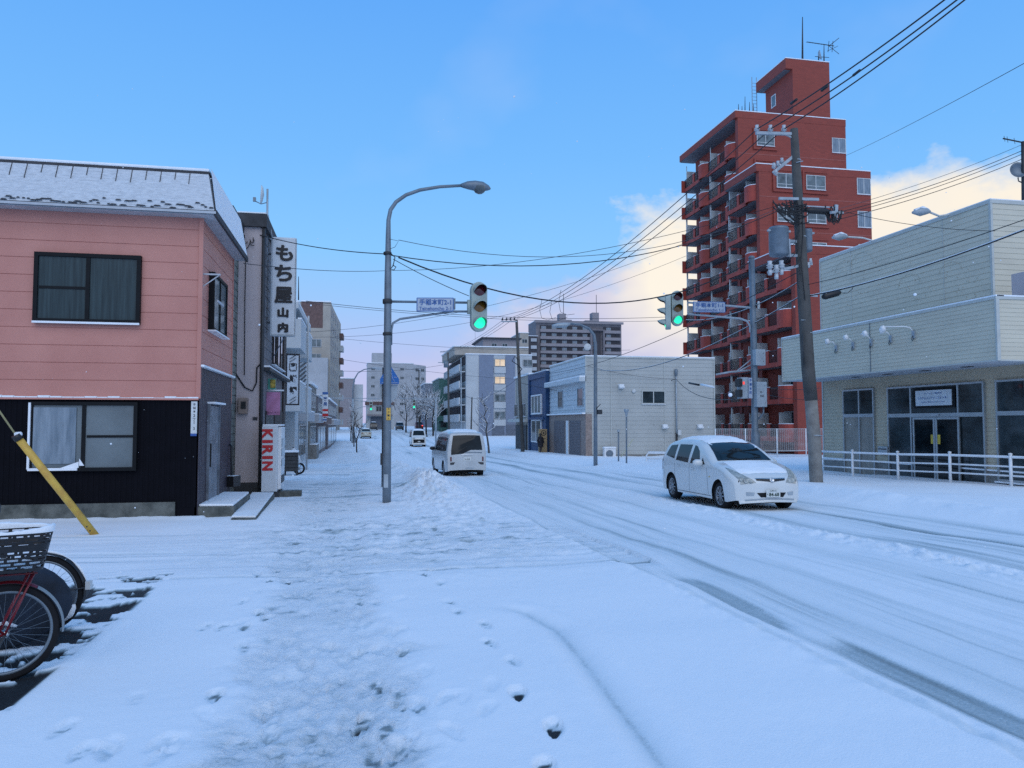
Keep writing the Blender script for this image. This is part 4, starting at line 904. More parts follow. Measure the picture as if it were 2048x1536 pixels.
M['railm'] = mat('dark_railing', (.03, .025, .03), .5, var=.1)
M['panelw'] = mat('white_partition', (.66, .68, .66), .6, var=.08)
TX3, TY3 = 33.5, 63.2; TX2, TY2 = 32.3, 57.5; TX1, TY1 = 31.4, 51.0
z3 = at(1485, 223, X=TX3, Y=None).z; z2 = at(1525, 330, X=TX2).z; z1 = at(1597, 494, X=TX1).z
z3 = at(1480, 222, Y=TY3).z; z2 = at(1525, 328, Y=TY2).z; z1 = at(1597, 490, Y=TY1).z
TYF = at(1368, 300, X=TX3).y
gT = -1.0; FH = 2.85; LV0 = .45
rt = T('red_brick_apartment_tower', 'stepped red brick apartment tower with curved balconies and roof penthouse', 'apartment building', (38, 60, gT))
XR3 = at(1692, 300, Y=TY3).x; XR2 = at(1742, 400, Y=TY2).x
P('wall', mbox(TX3 + 1.3, XR3, TY3, TYF, gT - .5, z3 - .5).box(TX3, TX3 + 1.3, TY3, TY3 + .5, gT - .5, z3 - .45), M['brick'], rt, label='tallest wing of red brick wall')
P('wall', mbox(TX2 + 1.3, XR2, TY2, TY3, gT - .5, z2 - .5).box(TX2, TX2 + 1.3, TY2, TY2 + .5, gT - .5, z2 - .45), M['brick'], rt, label='middle wing of red brick wall')
P('wall', mbox(TX1 + 1.3, 41, TY1, TY2, gT - .5, z1 - .5).box(TX1, TX1 + 1.3, TY1, TY1 + .5, gT - .5, z1 - .45), M['brick'], rt, label='lowest wing of red brick wall')
def roofslab(x0, x1, y0, y1, z, far=0):
    P('roof', mbox(x0 - .25, x1, y0 - .02, y1 + far, z - .62, z), M['brick'], rt)
    P('roof_snow', mbox(x0 - .27, x1 + .02, y0 - .05, y1 + far, z, z + .07), M['snow'], rt)
roofslab(TX3, XR3 + .02, TY3, TYF, z3, .6); roofslab(TX2, XR2 + .02, TY2, TY3 - .05, z2); roofslab(TX1, 41.1, TY1, TY2 - .05, z1)
for b_ in ((TX3 - .2, TX3 + 1.3, TY3 + .5, TYF + .5, z3 - .70, z3 - .625), (TX2 - .2, TX2 + 1.3, TY2 + .5, TY3 - .1, z2 - .70, z2 - .625), (TX1 - .2, TX1 + 1.3, TY1 + .5, TY2 - .1, z1 - .70, z1 - .625)): P('roof_soffit', mbox(*b_), M['slab_u'], rt)
bal_cache = {}
def balcony(X, y0, y1, zf, snow=True):
    """one bay: y0 near end, y1 far end. curved red parapet near, rails, post, rails"""
    L = y1 - y0; key = (round(L, 2),)
    if key in bal_cache:
        src = bal_cache[key]; o = dup(src[0], rt); o.location = src[0].location + Vector((X - src[1], y0 - src[2], zf - src[3])); return
    mb = MB(); mb.box(X - .02, X + 1.29, y0 + .01, y1 - .01, zf - .16, zf)
    a, b = y0 + .05, y0 + L * .30; rnd_parapet(mb, X + .0, a, b, zf - .22, zf + 1.12, bulge=.5)
    c0, c1 = y0 + L * .56, y0 + L * .63; mb.box(X - .04, X + .1, c0, c1, zf - .2, zf + 1.12)
    mb.box(X - .03, X + .09, b, y1 - .02, zf - .2, zf + .16)
    o = P('balcony', mb, M['brick_d'], rt)
    ms = MB(); rnd_parapet(ms, X + .0, a, b, zf + 1.121, zf + 1.17, t=.14, bulge=.5); ms.box(X - .05, X + .11, c0 - .01, c1 + .01, zf + 1.121, zf + 1.16); P('snow_cap', ms, M['snow'], o)
    mr = MB()
    for (r0, r1) in ((b + .03, c0 - .03), (c1 + .03, y1 - .08)):
        n = max(3, int((r1 - r0) / .13))
        for k in range(n + 1): y = r0 + (r1 - r0) * k / n; mr.box(X + .01, X + .04, y - .012, y + .012, zf + .16, zf + 1.08)
        mr.box(X, X + .05, r0, r1, zf + 1.05, zf + 1.10)
    P('railing', mr, M['railm'], o)
    P('underside', mbox(X + .0, X + 1.28, y0 + .03, y1 - .03, zf - .20, zf - .165), M['slab_u'], o)
    P('support_post', mbox(X + .18, X + .24, y1 - .16, y1 - .10, zf, zf + 2.6), M['panelw'], o); P('partition', mbox(X + .15, X + 1.25, y1 - .30, y1 - .26, zf + .02, zf + 2.0), M['panelw'], o)
    mp = MB()
    mp.box(X + .12, X + 1.15, y0 + L * .36, y0 + L * .36 + .05, zf + .02, zf + 2.0); P('partition', mp, M['panelw'], o)
    P('drain_pipe', MB().tube([(X + .12, y1 - .14, zf - 2.6), (X + .12, y1 - .14, zf)], .05, 6), M['offw'], o)
    F_ = Face((X + 1.29, y0, 0), (0, 1, 0), (-1, 0, 0))
    window(o, F_, L * .30, L * .56, zf + .05, zf + 2.1, M['alu'], M['glass'], t=.06, prot=.05, cols=2, name='balcony_door')
    window(o, F_, L * .08, L * .26, zf + .9, zf + 2.0, M['alu'], M['glass2'], t=.06, prot=.05, cols=2, name='balcony_window')
    o_ = o; bal_cache[key] = (o_, X, y0, zf)
for k in range(10):
    zf = LV0 + FH * k
    if zf + 1 < z3 - 1:
        L3 = (TYF - TY3 - .5) / 2
        for j in range(2): balcony(TX3, TY3 + .5 + L3 * j, TY3 + .5 + L3 * (j + 1), zf)
    if zf + 1 < z2 - 1: balcony(TX2, TY2 + .5, TY3, zf)
    if zf + 1 < z1 - 1: balcony(TX1, TY1 + .5, TY2, zf)
for o in list(rt.children):
    pass
# far end returns of the balconies
for k in range(10):
    zf = LV0 + FH * k; P('end_parapet', mbox(TX3 - .3, TX3 + 1.3, TYF - .02, TYF + .12, zf - .2, zf + 1.05), M['brick_d'], rt) if zf < z3 - 2 else None
def twin(u0, u1, vz, X0Y, k, hood=True):
    F_ = Face((0, X0Y, 0), (1, 0, 0), (0, -1, 0)); x0 = at(u0, vz, Y=X0Y).x; x1 = at(u1, vz, Y=X0Y).x; zc = LV0 + FH * k + 1.42
    wd = window(rt, F_, x0, x1, zc - .62, zc + .60, M['offw'], M['glass2'], t=.05, prot=.07, cols=2, rows=((.25, .04, .96),), sill=M['snow'])
    if hood:
        mb = MB()
        F_.box(mb, x0 - .38, x0 - .22, zc - 1.0, zc + .95, 0, .14); F_.box(mb, x0 - .22, x1 + .25, zc - 1.0, zc - .84, 0, .13); F_.box(mb, x0 - .22, x1 + .2, zc + .80, zc + .9, 0, .08); P('brick_surround', mb, M['brick'], wd)
twin(1513, 1548, 262, TY3, 9); twin(1515, 1550, 318, TY3, 8)
for kk in (7, 6, 5): twin(1553, 1590, 362, TY2, kk); twin(1612, 1650, 362, TY2, kk)
def corner(u0, XR, Yp, k):
    F_ = Face((0, Yp, 0), (1, 0, 0), (0, -1, 0)); x0 = at(u0, 300, Y=Yp).x; zc = LV0 + FH * k + 1.42
    window(rt, F_, x0, XR - .02, zc - .75, zc + .65, M['offw'], M['curtain_l'], t=.055, prot=.05, cols=2, sill=M['snow'])
    F2_ = Face((XR, Yp, 0), (0, 1, 0), (1, 0, 0)); window(rt, F2_, .02, 1.0, zc - .75, zc + .65, M['white'], M['curtain_l'], t=.07, prot=.04, cols=1)
for k in (9, 8): corner(1664, XR3, TY3, k)
for k in (7, 6, 5, 4): corner(1712, XR2, TY2, k)
for k in range(3, 10):
    mb = MB(); zf = LV0 + FH * k + .0; mb.box(TX3 + .01, XR3 - .01, TY3 - .012, TY3, zf - .05, zf + .02) if k > 7 else mb.box(TX2 + .01, XR2 - .01, TY2 - .012, TY2, zf - .05, zf + .02)
    P('floor_band', mb, M['brick_l'], rt)
# penthouse
PXL = at(1588, 300, Y=TY3).x; PXR = at(1660, 200, Y=TY3).x; PXO = at(1571, 118, Y=TY3).x; zp = at(1600, 119, Y=TY3).z
PYF = at(1512, 180, X=PXO).y
P('penthouse', mbox(PXL, PXR, TY3 - .0, PYF - .6, z3 - .02, zp - .02), M['brick'], rt)
P('penthouse_roof', mbox(PXO, PXL - .001, TY3 - .0, PYF, zp - .95, zp).box(PXL, PXR, PYF - .6, PYF, zp - .95, zp), M['brick'], rt)
P('penthouse_soffit', mbox(PXO + .03, PXL - .01, TY3 + .3, PYF - .03, zp - .98, zp - .953), M['slab_u'], rt)
P('roof_snow', mbox(PXO - .02, PXR + .02, TY3 - .03, PYF, zp + .0, zp + .07), M['snow'], rt)
F_ = Face((PXL, TY3, 0), (0, 1, 0), (-1, 0, 0)); y0 = at(1552, 205, X=PXL).y - TY3; y1 = at(1544, 205, X=PXL).y - TY3
window(rt, F_, y0, max(y1, y0 + .8), at(1548, 214, X=PXL).z, at(1548, 190, X=PXL).z, M['white'], M['glass2'], t=.06, prot=.05, cols=1)
mb = MB(); lx, ly = PXO + .5, PYF - .3
for dx in (0, .5): mb.tube([(lx + dx - .6, ly + .9, z3), (lx + dx - .6, ly + .9, zp + .9)], .035, 6)
for k in range(16): mb.tube([(lx - .6, ly + .9, z3 + .4 + k * .35), (lx - .1, ly + .9, z3 + .4 + k * .35)], .02, 5)
P('roof_ladder', mb, M['galv_l'], rt)
def mast(u, v0, v1, Yp, r=.05): return MB().tube([at(u, v0, Y=Yp), at(u, v1, Y=Yp)], [r, r * .4], 6)
S('lightning_rod', mast(1605, 118, 34, TY3 + 1, .09), M['dark'], 'tall lightning rod standing on the penthouse of the red tower', 'lightning rod')
ta = T('television_antenna', 'yagi television antenna on a mast atop the red tower penthouse', 'antenna', at(1648, 118, Y=TY3 + .7)); Ya = TY3 + .7
P('mast', mast(1648, 122, 88, Ya, .06), M['dark'], ta)
mb = MB(); mb.tube([at(1614, 84, Y=Ya), at(1668, 92, Y=Ya)], .04, 5)
for u in range(1616, 1660, 6): c = at(u, 84 + (u - 1614) * .15, Y=Ya); mb.tube([c + Vector((0, -.3, -.15)), c + Vector((0, .3, .15))], .025, 4)
for u, a_ in ((1656, 1), (1664, -1)):
    mb.tube([at(u, 104, Y=Ya), at(u + 2, 82, Y=Ya)], .03, 4)
mb.tube([at(1658, 92, Y=Ya), at(1678, 76, Y=Ya)], .03, 4); mb.tube([at(1658, 92, Y=Ya), at(1678, 108, Y=Ya)], .03, 4); mb.tube([at(1655, 102, Y=Ya), at(1676, 92, Y=Ya)], .02, 4)
mb.tube([at(1630, 113, Y=Ya), at(1658, 115, Y=Ya)], .03, 4); P('elements', mb, M['dark'], ta)
dsh = T('roof_satellite_dish', 'grey satellite dish on the red tower penthouse below the yagi antenna', 'antenna', at(1638, 118, Y=Ya)); c = at(1637, 111, Y=Ya)
P('dish', MB().lathe(c, (.8, -.6, .2), [(0, -.05), (.25, 0), (.42, .12), (.45, .2), (.40, .14), (0, .02)], 16), M['galv_l'], dsh); P('stand', MB().tube([c, c - Vector((0, 0, .45))], .05, 6), M['dark'], dsh)
for i, (u, v) in enumerate(((1477, 208), (1484, 212), (1490, 193), (1499, 204), (1507, 207))):
    o = S('roof_rod', mast(u, 224, v, TY3 + 3 + i * 1.2, .05), M['dark'], '%s of the five thin rods on the roof left of the red penthouse' % ('leftmost', 'second', 'tallest middle', 'fourth', 'rightmost')[i], 'rod', 'thin rods on the red tower roof')
# ================================================================== GREY SIDING BUILDING + FENCE
M['greysid'] = mat('grey_green_siding', (.44, .445, .42), .6, var=.05, vscale=.6)
M['whitesid'] = mat('white_siding', (.56, .60, .62), .6, var=.05)
M['tanstone'] = mat('tan_tile', (.30, .23, .20), .7, var=.15, vscale=6)
M['shutter'] = mat('grey_roller_shutter', (.16, .14, .15), .6, var=.1, stretch=(1, 1, 8))
GYf = 52.0; GX = at(1172, 800, Y=GYf).x; GXR = at(1429, 800, Y=GYf).x; GYB = at(1100, 800, X=GX).y
zg = at(1300, 715, Y=GYf).z; gg = gz(52) - .1
gr = T('grey_siding_building', 'two storey grey siding building with a white upper front over roller shutters', 'building', ((GX + GXR) / 2, GYf + 3, gg))
P('wall', mbox(GX + .03, GXR, GYf + .03, GYB, gg - .5, zg - .05), M['greysid'], gr)
Fg = Face((GX, GYf, 0), (1, 0, 0), (0, -1, 0)); Fl = Face((GX, GYf, 0), (0, 1, 0), (-1, 0, 0)); LG = GXR - GX; LL = GYB - GYf
mb = MB(); siding(mb, Fg, 0, LG, gg + .35, zg - .06, c=.30, d=.018); P('siding', mb, M['greysid'], gr, fix=False)
mb = MB(); Fg.box(mb, -.05, LG + .03, zg - .08, zg + .02, -.1, .06); Fg.box(mb, LG - .06, LG + .02, gg, zg - .08, -.1, .06); Fg.box(mb, -.05, .03, at(1172, 828, Y=GYf).z, zg - .08, -.1, .05); Fl.box(mb, .1, LL, zg - .08, zg + .02, -.1, .06)
for u in (1222, 1329): x = at(u, 800, Y=GYf).x - GX; Fg.box(mb, x - .03, x + .03, gg + .3, zg - .08, -.02, .045)
P('trim', mb, M['trim'], gr)
P('roof_snow', mbox(GX - .06, GXR + .03, GYf - .07, GYB, zg + .02, zg + .09), M['snow'], gr)
zb1 = at(1172, 828, Y=GYf).z
mb = MB(); siding(mb, Fl, .02, LL, zb1, zg - .08, c=.36, d=.04); P('upper_front', mb, M['whitesid'], gr, fix=False)
mb = MB(); Fl.box(mb, -.05, LL, zb1 + 2.3, zb1 + 2.6, 0, .5); P('sign_ledge', mb, M['whitesid'], gr); mb = MB(); Fl.box(mb, -.05, LL, zb1 + 2.6, zb1 + 2.7, .0, .48); P('ledge_snow', mb, M['snow'], gr)
mb = MB(); Fl.box(mb, -.05, LL, gg - .3, zb1, -.02, .06); P('tile_front', mb, M['tanstone'], gr); mb = MB(); Fl.box(mb, -.05, LL, zb1, zb1 + .1, 0, .3); P('ledge_snow', mb, M['snow'], gr)
mb = MB(); Fg.box(mb, -.05, .4, gg - .3, zb1, 0, .08); P('tile_corner', mb, M['tanstone'], gr)
for u0, u1 in ((1163, 1141), (1131, 1110)):
    ya = at(u0, 880, X=GX).y - GYf; yb_ = at(u1, 880, X=GX).y - GYf; mb = MB()
    for k in range(24): Fl.box(mb, ya, yb_, gg + k * .115, gg + k * .115 + .10, .06, .085)
    P('roller_shutter', mb, M['shutter'], gr)
ya = at(1137, 880, X=GX).y - GYf; mb = MB(); Fl.box(mb, ya - .3, ya + .3, gg, gg + 2.75, .06, .12); P('white_pilaster', mb, M['white'], gr)
for u0, u1 in ((1168, 1156), (1127, 1117)):
    ya = at(u0, 800, X=GX).y - GYf; yb_ = at(u1, 800, X=GX).y - GYf; window(gr, Fl, ya + .05, yb_, zb1 + .55, zb1 + 1.9, M['galv_l'], M['glass'], t=.07, prot=.08, cols=1)
x0, x1 = at(1283, 800, Y=GYf).x - GX, at(1330, 800, Y=GYf).x - GX
window(gr, Fg, x0, x1, at(1300, 808, Y=GYf).z, at(1300, 781, Y=GYf).z, M['trim'], M['glass'], t=.07, prot=.08, cols=2, sill=M['snow'])
mb = MB(); Fg.box(mb, 0, LG, gg - .4, gg + .35, -.02, .05); P('foundation', mb, M['concrete2'], gr)
for (u, v) in ((1241, 773), (1328, 853), (1398, 853)):
    c = at(u, v, Y=GYf); mb = MB().obox(c + Vector((0, -.15, 0)), (1, 0, 0), (0, 1, 0), ZV, .17, .14, .16); mb.plate([c + Vector((-.2, -.01, .1)), c + Vector((.2, -.01, .1)), c + Vector((.2, -.4, -.1)), c + Vector((-.2, -.4, -.1))], (0, 0, .06)); P('vent_hood', mb, M['white'], gr)
c = at(1267, 782, Y=GYf); P('round_vent', MB().lathe(c, (0, -1, 0), [(.14, 0), (.15, .08), (.1, .12), (0, .12)], 14), M['offw'], gr)
rp_ = T('service_riser', 'metal service riser pipe with electric meters on the grey siding wall', 'riser', (at(1352, 850, Y=GYf).x, GYf - .2, gg))
x = at(1352, 850, Y=GYf).x; P('pipe', MB().tube([(x, GYf - .12, gg + 1.8), (x, GYf - .12, at(1352, 750, Y=GYf).z)], .06), M['galv_l'], rp_); P('cap', MB().lathe((x, GYf - .12, at(1352, 752, Y=GYf).z), (0, 0, 1), [(.09, 0), (.12, .2), (.12, .45), (.06, .5), (0, .5)], 10), M['galv'], rp_)
P('lower_pipe', MB().tube([(x, GYf - .1, gg), (x, GYf - .1, gg + 1.9)], .075), M['black'], rp_); P('meter', mbox(x + .05, x + .3, GYf - .25, GYf - .05, gg + 1.7, gg + 2.1), M['offw'], rp_)
ac = T('air_conditioner_unit', 'outdoor air conditioner unit with snow on top against the grey siding wall', 'air conditioner', (at(1220, 905, Y=GYf - .8).x, GYf - .8, gg))
x0, x1 = at(1209, 905, Y=GYf - .8).x, at(1232, 905, Y=GYf - .8).x; zz = at(1220, 918, Y=GYf - .8).z; z9 = at(1220, 897, Y=GYf - .8).z
P('case', mbox(x0, x1, GYf - .8, GYf - .4, zz, z9), M['white'], ac, bevel=.02); P('fan_grille', MB().lathe(((x0 + x1) / 2 - .05, GYf - .8, (zz + z9) / 2), (0, -1, 0), [(.25, 0), (.26, .02), (.2, .03), (.05, .02), (0, .03)], 18), M['galv'], ac)
P('snow_cap', mbox(x0 - .03, x1 + .03, GYf - .83, GYf - .38, z9, z9 + .12), M['snow'], ac, bevel=.04); P('bracket', mbox(x0 + .05, x0 + .12, GYf - .78, GYf - .42, gg - .1, zz).box(x1 - .12, x1 - .05, GYf - .78, GYf - .42, gg - .1, zz), M['galv'], ac)
# mesh fence before the red tower
mf = T('mesh_fence', 'white wire mesh fence between the grey siding building and the beige showroom', 'fence', (30, 47, gz(47)))
FY = 46.5; xs = [at(u, 880, Y=FY).x for u in (1431, 1491, 1554, 1612, 1670, 1730)]; zf1 = at(1554, 858, Y=FY).z; zf0 = at(1554, 905, Y=FY).z
for x in xs: P('post', MB().tube([(x, FY, zf0 - .6), (x, FY, zf1 + .03)], .04, 8), M['white'], mf)
mb = MB(); x0, x1 = xs[0], xs[-1]
mb.tube([(x0, FY, zf1), (x1, FY, zf1)], .022, 6); mb.tube([(x0, FY, zf0 + .1), (x1, FY, zf0 + .1)], .02, 6)
for k in range(18): z = zf0 + .12 + (zf1 - zf0 - .15) * k / 18; mb.box(x0, x1, FY - .004, FY + .004, z, z + .014)
for k in range(int((x1 - x0) / .14)): x = x0 + k * .14; mb.box(x - .004, x + .004, FY - .012, FY - .006, zf0 + .1, zf1)
P('mesh', mb, M['offw'], mf)
gdr = T('guard_rail', 'white looped pipe guard rail half hidden behind the white people carrier', 'guard rail', G(1300, 926))
p = G(1293, 926); q = Vector((p.x + 3.2, p.y - 1.5, p.z)); up_ = Vector((0, 0, .55))
P('pipe', MB().tube([p - Vector((0, 0, .2)), p + Vector((0, 0, .42)), p + Vector((.12, 0, .58)), q + up_, q + Vector((.1, 0, .4)), q - Vector((0, 0, .2))], .05, 8).tube([p + Vector((.0, 0, .25)), q + Vector((0, 0, .25))], .04, 8), M['white'], gdr)
P('snow_cap', MB().tube([p + Vector((.12, 0, .63)), q + Vector((0, 0, .60))], .05, 6), M['snow'], gdr)
# ================================================================== VEHICLES
M['paint'] = mat('white_car_paint', (.66, .67, .66), .22, var=.02, coat=.6)
M['paint_g'] = mat('silver_white_paint', (.50, .52, .53), .25, var=.04, coat=.6); M['paint_d'] = mat('dark_car_paint', (.03, .032, .036), .3, var=.1, coat=.5)
M['paint_r'] = mat('dark_red_paint', (.16, .02, .02), .3, var=.1, coat=.5)
M['lamp'] = mat('headlamp_lens', (.36, .38, .36), .1, var=.25, vscale=14, spec=.8)
M['tail'] = mat('tail_lamp_lens', (.13, .006, .01), .15, var=.2, spec=.8)
M['plate'] = mat('number_plate', (.66, .68, .66), .5, var=.05)
M['rimm'] = mat('alloy_rim', (.28, .29, .31), .35, metal=.8, var=.2)
M['tbelow'] = mat('underbody', (.006, .006, .007), .9, var=.2)
class Car:
    def __init__(c, name, label, cat, loc, rz, L, W, prof, belt, tumble, sill, axles, rw, ra, paint, bow=.12, er=.07, crown=.03, hood_s=None, group=None, planx=.10):
        c.L, c.W, c.belt, c.tum, c.sill, c.ax, c.rw, c.ra, c.bow, c.er, c.crown, c.planx = L, W, belt, tumble, sill, axles, rw, ra, bow, er, crown, planx
        pr = [prof[0]]
        for s, z in prof[1:]: pr.append((max(s, pr[-1][0] + .004), z))
        c.pr = pr; c.ps = np.array([p[0] for p in pr]); c.pz = np.array([p[1] for p in pr])
        c.len = np.concatenate([[0], np.cumsum(np.hypot(np.diff(c.ps), np.diff(c.pz)))])
        # smooth the silhouette
        n = 150; l = np.linspace(0, c.len[-1], n); s = np.interp(l, c.len, c.ps); z = np.interp(l, c.len, c.pz)
        for _ in range(3): s[1:-1] = (s[:-2] + 2 * s[1:-1] + s[2:]) / 4; z[1:-1] = (z[:-2] + 2 * z[1:-1] + z[2:]) / 4
        for i in range(1, n): s[i] = max(s[i], s[i - 1] + .0015)
        c.ps, c.pz = s, z; c.len = l
        c.root = T(name, label, cat, loc, rz, group)
        c.body(paint)
    def top(c, s): return float(np.interp(s, c.ps, c.pz))
    def hw(c, s, z):
        L = c.L; e = min(s, L - s); k = max(0, 1 - e / .55)
        y = c.W / 2 * (1 - c.planx * k ** 2.4)
        y -= c.tum * max(0, z - c.belt) ** 1.25 * 1.0
        y -= .10 * max(0, .42 - z)
        d = z - .62; y -= .010 * max(0, d) if z < c.belt else .010 * (c.belt - .62)
        t = c.top(s) - z
        if t < c.er: y -= c.er - math.sqrt(max(0, c.er ** 2 - (c.er - max(t, 0)) ** 2))
        return y
    def D(c, s, x, z):
        """car space to local space, with the ends bowed in plan"""
        q = min(1, abs(x) / (c.W / 2)) ** 2
        f = max(0, 1 - s / .9); r = max(0, 1 - (c.L - s) / .7)
        s2 = s + c.bow * q * f - .5 * c.bow * q * r
        return (x, s2 - c.L / 2, z)
    def bot(c, s):
        b = c.sill + .06 * max(0, 1 - s / .35) + .05 * max(0, 1 - (c.L - s) / .4)
        for a in c.ax:
            if abs(s - a) < c.ra: b = max(b, c.rw + math.sqrt(c.ra ** 2 - (s - a) ** 2) - .0)
        return b
    def body(c, paint):
        S_ = list(c.ps) + list(np.linspace(0.02, c.L - .02, 70))
        for a in c.ax: S_ += [a + c.ra * math.cos(t) for t in np.linspace(.001, math.pi - .001, 26)] + [a - c.ra - .002, a + c.ra + .002]
        S_ = sorted(S_); S2 = [S_[0]]
        for s in S_[1:]:
            if s - S2[-1] > .0016: S2.append(s)
        mb = MB(); left = []; right = []; tops = []
        for s in S2:
            t = c.top(s); b = min(c.bot(s), t - .012); tr = max(b + .01, t - c.er)
            zs = list(np.linspace(b, tr, 13)) + [tr + (t - tr) * math.sin(a) for a in np.linspace(.25, math.pi / 2, 6)]
            row = [(s, c.hw(s, z), z) for z in zs]
            right.append([c.D(s_, y, z) for s_, y, z in row]); left.append([c.D(s_, -y, z) for s_, y, z in row])
            yt = row[-1][1]; tops.append([c.D(s, yt * f, t + c.crown * (1 - f * f) * min(1, yt / .5)) for f in np.linspace(1, -1, 13)])
        mb.grid(right); mb.grid([r[::-1] for r in left]); mb.grid(tops)
        c.bodyo = P('body', mb, paint, c.root, local=True)
        # wheel wells and floor
        mb = MB(); w_ = c.W / 2
        mb.box(-w_ + .16, w_ - .16, -c.L / 2 + .25, c.L / 2 - .2, c.sill - .02, c.belt - .25)
        for a in c.ax:
            rows = []
            for t in np.linspace(0, math.pi, 14): rows.append([(x, a + (c.ra - .004) * math.cos(t) - c.L / 2, c.rw + (c.ra - .004) * math.sin(t)) for x in (-w_ + .02, -w_ + .28)])
            mb.grid(rows); mb.grid([[(-x, y, z) for x, y, z in r] for r in rows])
        P('underbody', mb, M['tbelow'], c.root, local=True, fix=False)
        for a in c.ax:
            for sg in (-1, 1): c.wheel(a, sg)
    def wheel(c, a, sg):
        x = sg * (c.W / 2 - .20); y = a - c.L / 2; r = c.rw; n = (sg, 0, 0)
        t = P('wheel', MB().lathe((x - sg * .02, y, r), n, [(r - .1, 0), (r - .02, 0), (r, .03), (r, .15), (r - .02, .19), (r - .10, .195), (r - .11, .17)], 36), M['rubber'], c.root, local=True)
        mb = MB().lathe((x, y, r), n, [(r - .11, .10), (r - .10, .175), (r - .125, .165), (r - .13, .11)], 32)
        for k in range(10):
            b = k * math.pi / 5; mb.bar((x + sg * .15, y, r), (x + sg * .165, y + math.cos(b) * (r - .12), r + math.sin(b) * (r - .12)), .03, .02, (1, 0, 0))
        mb.lathe((x + sg * .14, y, r), n, [(0, .03), (.04, .03), (.05, 0)], 12)
        o = P('rim', mb, M['rimm'], t, local=True)
        P('hub_dark', MB().lathe((x + sg * .1, y, r), n, [(0, 0), (r - .12, 0)], 20), M['tbelow'], t, local=True, fix=False)
    def side(c, name, poly, m, off=.006, both=True, parent=None, sgs=(-1, 1), **k):
        for sg in sgs:
            n = len(poly); pts = []
            for i in range(n):
                (s0, z0), (s1, z1) = poly[i], poly[(i + 1) % n]
                for f in (0, .25, .5, .75): s = s0 + (s1 - s0) * f; z = z0 + (z1 - z0) * f; pts.append((s, z))
            cs = sum(p[0] for p in pts) / len(pts); cz = sum(p[1] for p in pts) / len(pts); mb = MB(); rows = []
            for f in (1, .75, .5, .25, .02):
                rows.append([c.D(cs + (s - cs) * f, sg * (c.hw(cs + (s - cs) * f, cz + (z - cz) * f) + off), cz + (z - cz) * f) for s, z in pts + pts[:1]])
            mb.grid(rows); P(name, mb, m, parent or c.root, local=True, fix=True, **k)
    def tp(c, l, f, off=0):
        s = float(np.interp(l, c.len, c.ps)); z = float(np.interp(l, c.len, c.pz)); l2 = min(l + .02, c.len[-1]); l1 = max(l - .02, 0)
        ds = np.interp(l2, c.len, c.ps) - np.interp(l1, c.len, c.ps); dz = np.interp(l2, c.len, c.pz) - np.interp(l1, c.len, c.pz); q = math.hypot(ds, dz) or 1
        yt = c.hw(s, z - .0001); x = f * (yt + (c.er - .0) * .0)
        p = c.D(s, x, z + c.crown * (1 - f * f) * min(1, yt / .5)); return (p[0], p[1] - dz / q * off, p[2] + ds / q * off)
    def patch(c, name, poly, m, off=.006, parent=None, n=5, **k):
        """poly of (l, f) on the centre surface"""
        pts = []
        for i in range(len(poly)):
            a, b = poly[i], poly[(i + 1) % len(poly)]
            for t in range(n): pts.append((a[0] + (b[0] - a[0]) * t / n, a[1] + (b[1] - a[1]) * t / n))
        cl = sum(p[0] for p in pts) / len(pts); cf = sum(p[1] for p in pts) / len(pts)
        rows = [[c.tp(cl + (l - cl) * q, cf + (f - cf) * q, off) for l, f in pts + pts[:1]] for q in (1, .8, .6, .4, .2, .01)]
        return P(name, MB().grid(rows), m, parent or c.root, local=True, **k)
    def rect(c, name, l0, l1, f0, f1, m, off=.006, **k): return c.patch(name, [(l0, f0), (l1, f0), (l1, f1), (l0, f1)], m, off, **k)
    def lz(c, z, rear=False):
        """arc length where the silhouette passes height z, front or rear"""
        if not rear: i = np.argmax(c.pz >= z); return float(c.len[i])
        i = len(c.pz) - 1 - np.argmax(c.pz[::-1] >= z); return float(c.len[i])
    def ls(c, s): return float(np.interp(s, c.ps, c.len))
    def mirror(c, s, z, m, w=.22, both=True):
        for sg in (-1, 1):
            y = c.hw(s, z); p = Vector(c.D(s, sg * (y + .13), z)); mb = MB()
            mb.tube([p + Vector((-sg * .11, -.01, 0)), p + Vector((-sg * .06, -.02, 0)), p + Vector((sg * .05, 0, .0)), p + Vector((sg * .11, .02, 0))], [.05, .085, .085, .04], 10)
            mb.bar(p + Vector((-sg * .16, .03, -.06)), p + Vector((-sg * .02, .0, -.05)), .05, .04); P('mirror', mb, m, c.root, local=True)
    def snow(c, s0, s1, f=.9, h=.035, seed=1):
        rs_ = np.random.RandomState(seed); rows = []; n = 26
        for i in range(n + 1):
            s = s0 + (s1 - s0) * i / n; l = c.ls(s); e = min(i, n - i) / 3; row = []
            for j in range(13):
                g = -1 + 2 * j / 12; e2 = min(j, 12 - j) / 1.5; hh = h * min(1, e) ** .5 * min(1, e2) ** .5 * (.75 + .5 * rs_.rand()); row.append(c.tp(l + .012 * rs_.randn(), g * f + .01 * rs_.randn(), hh + .002 if min(e, e2) > 0 else -.004))
            rows.append(row)
        P('snow_layer', MB().grid(rows), M['snow'], c.root, local=True)
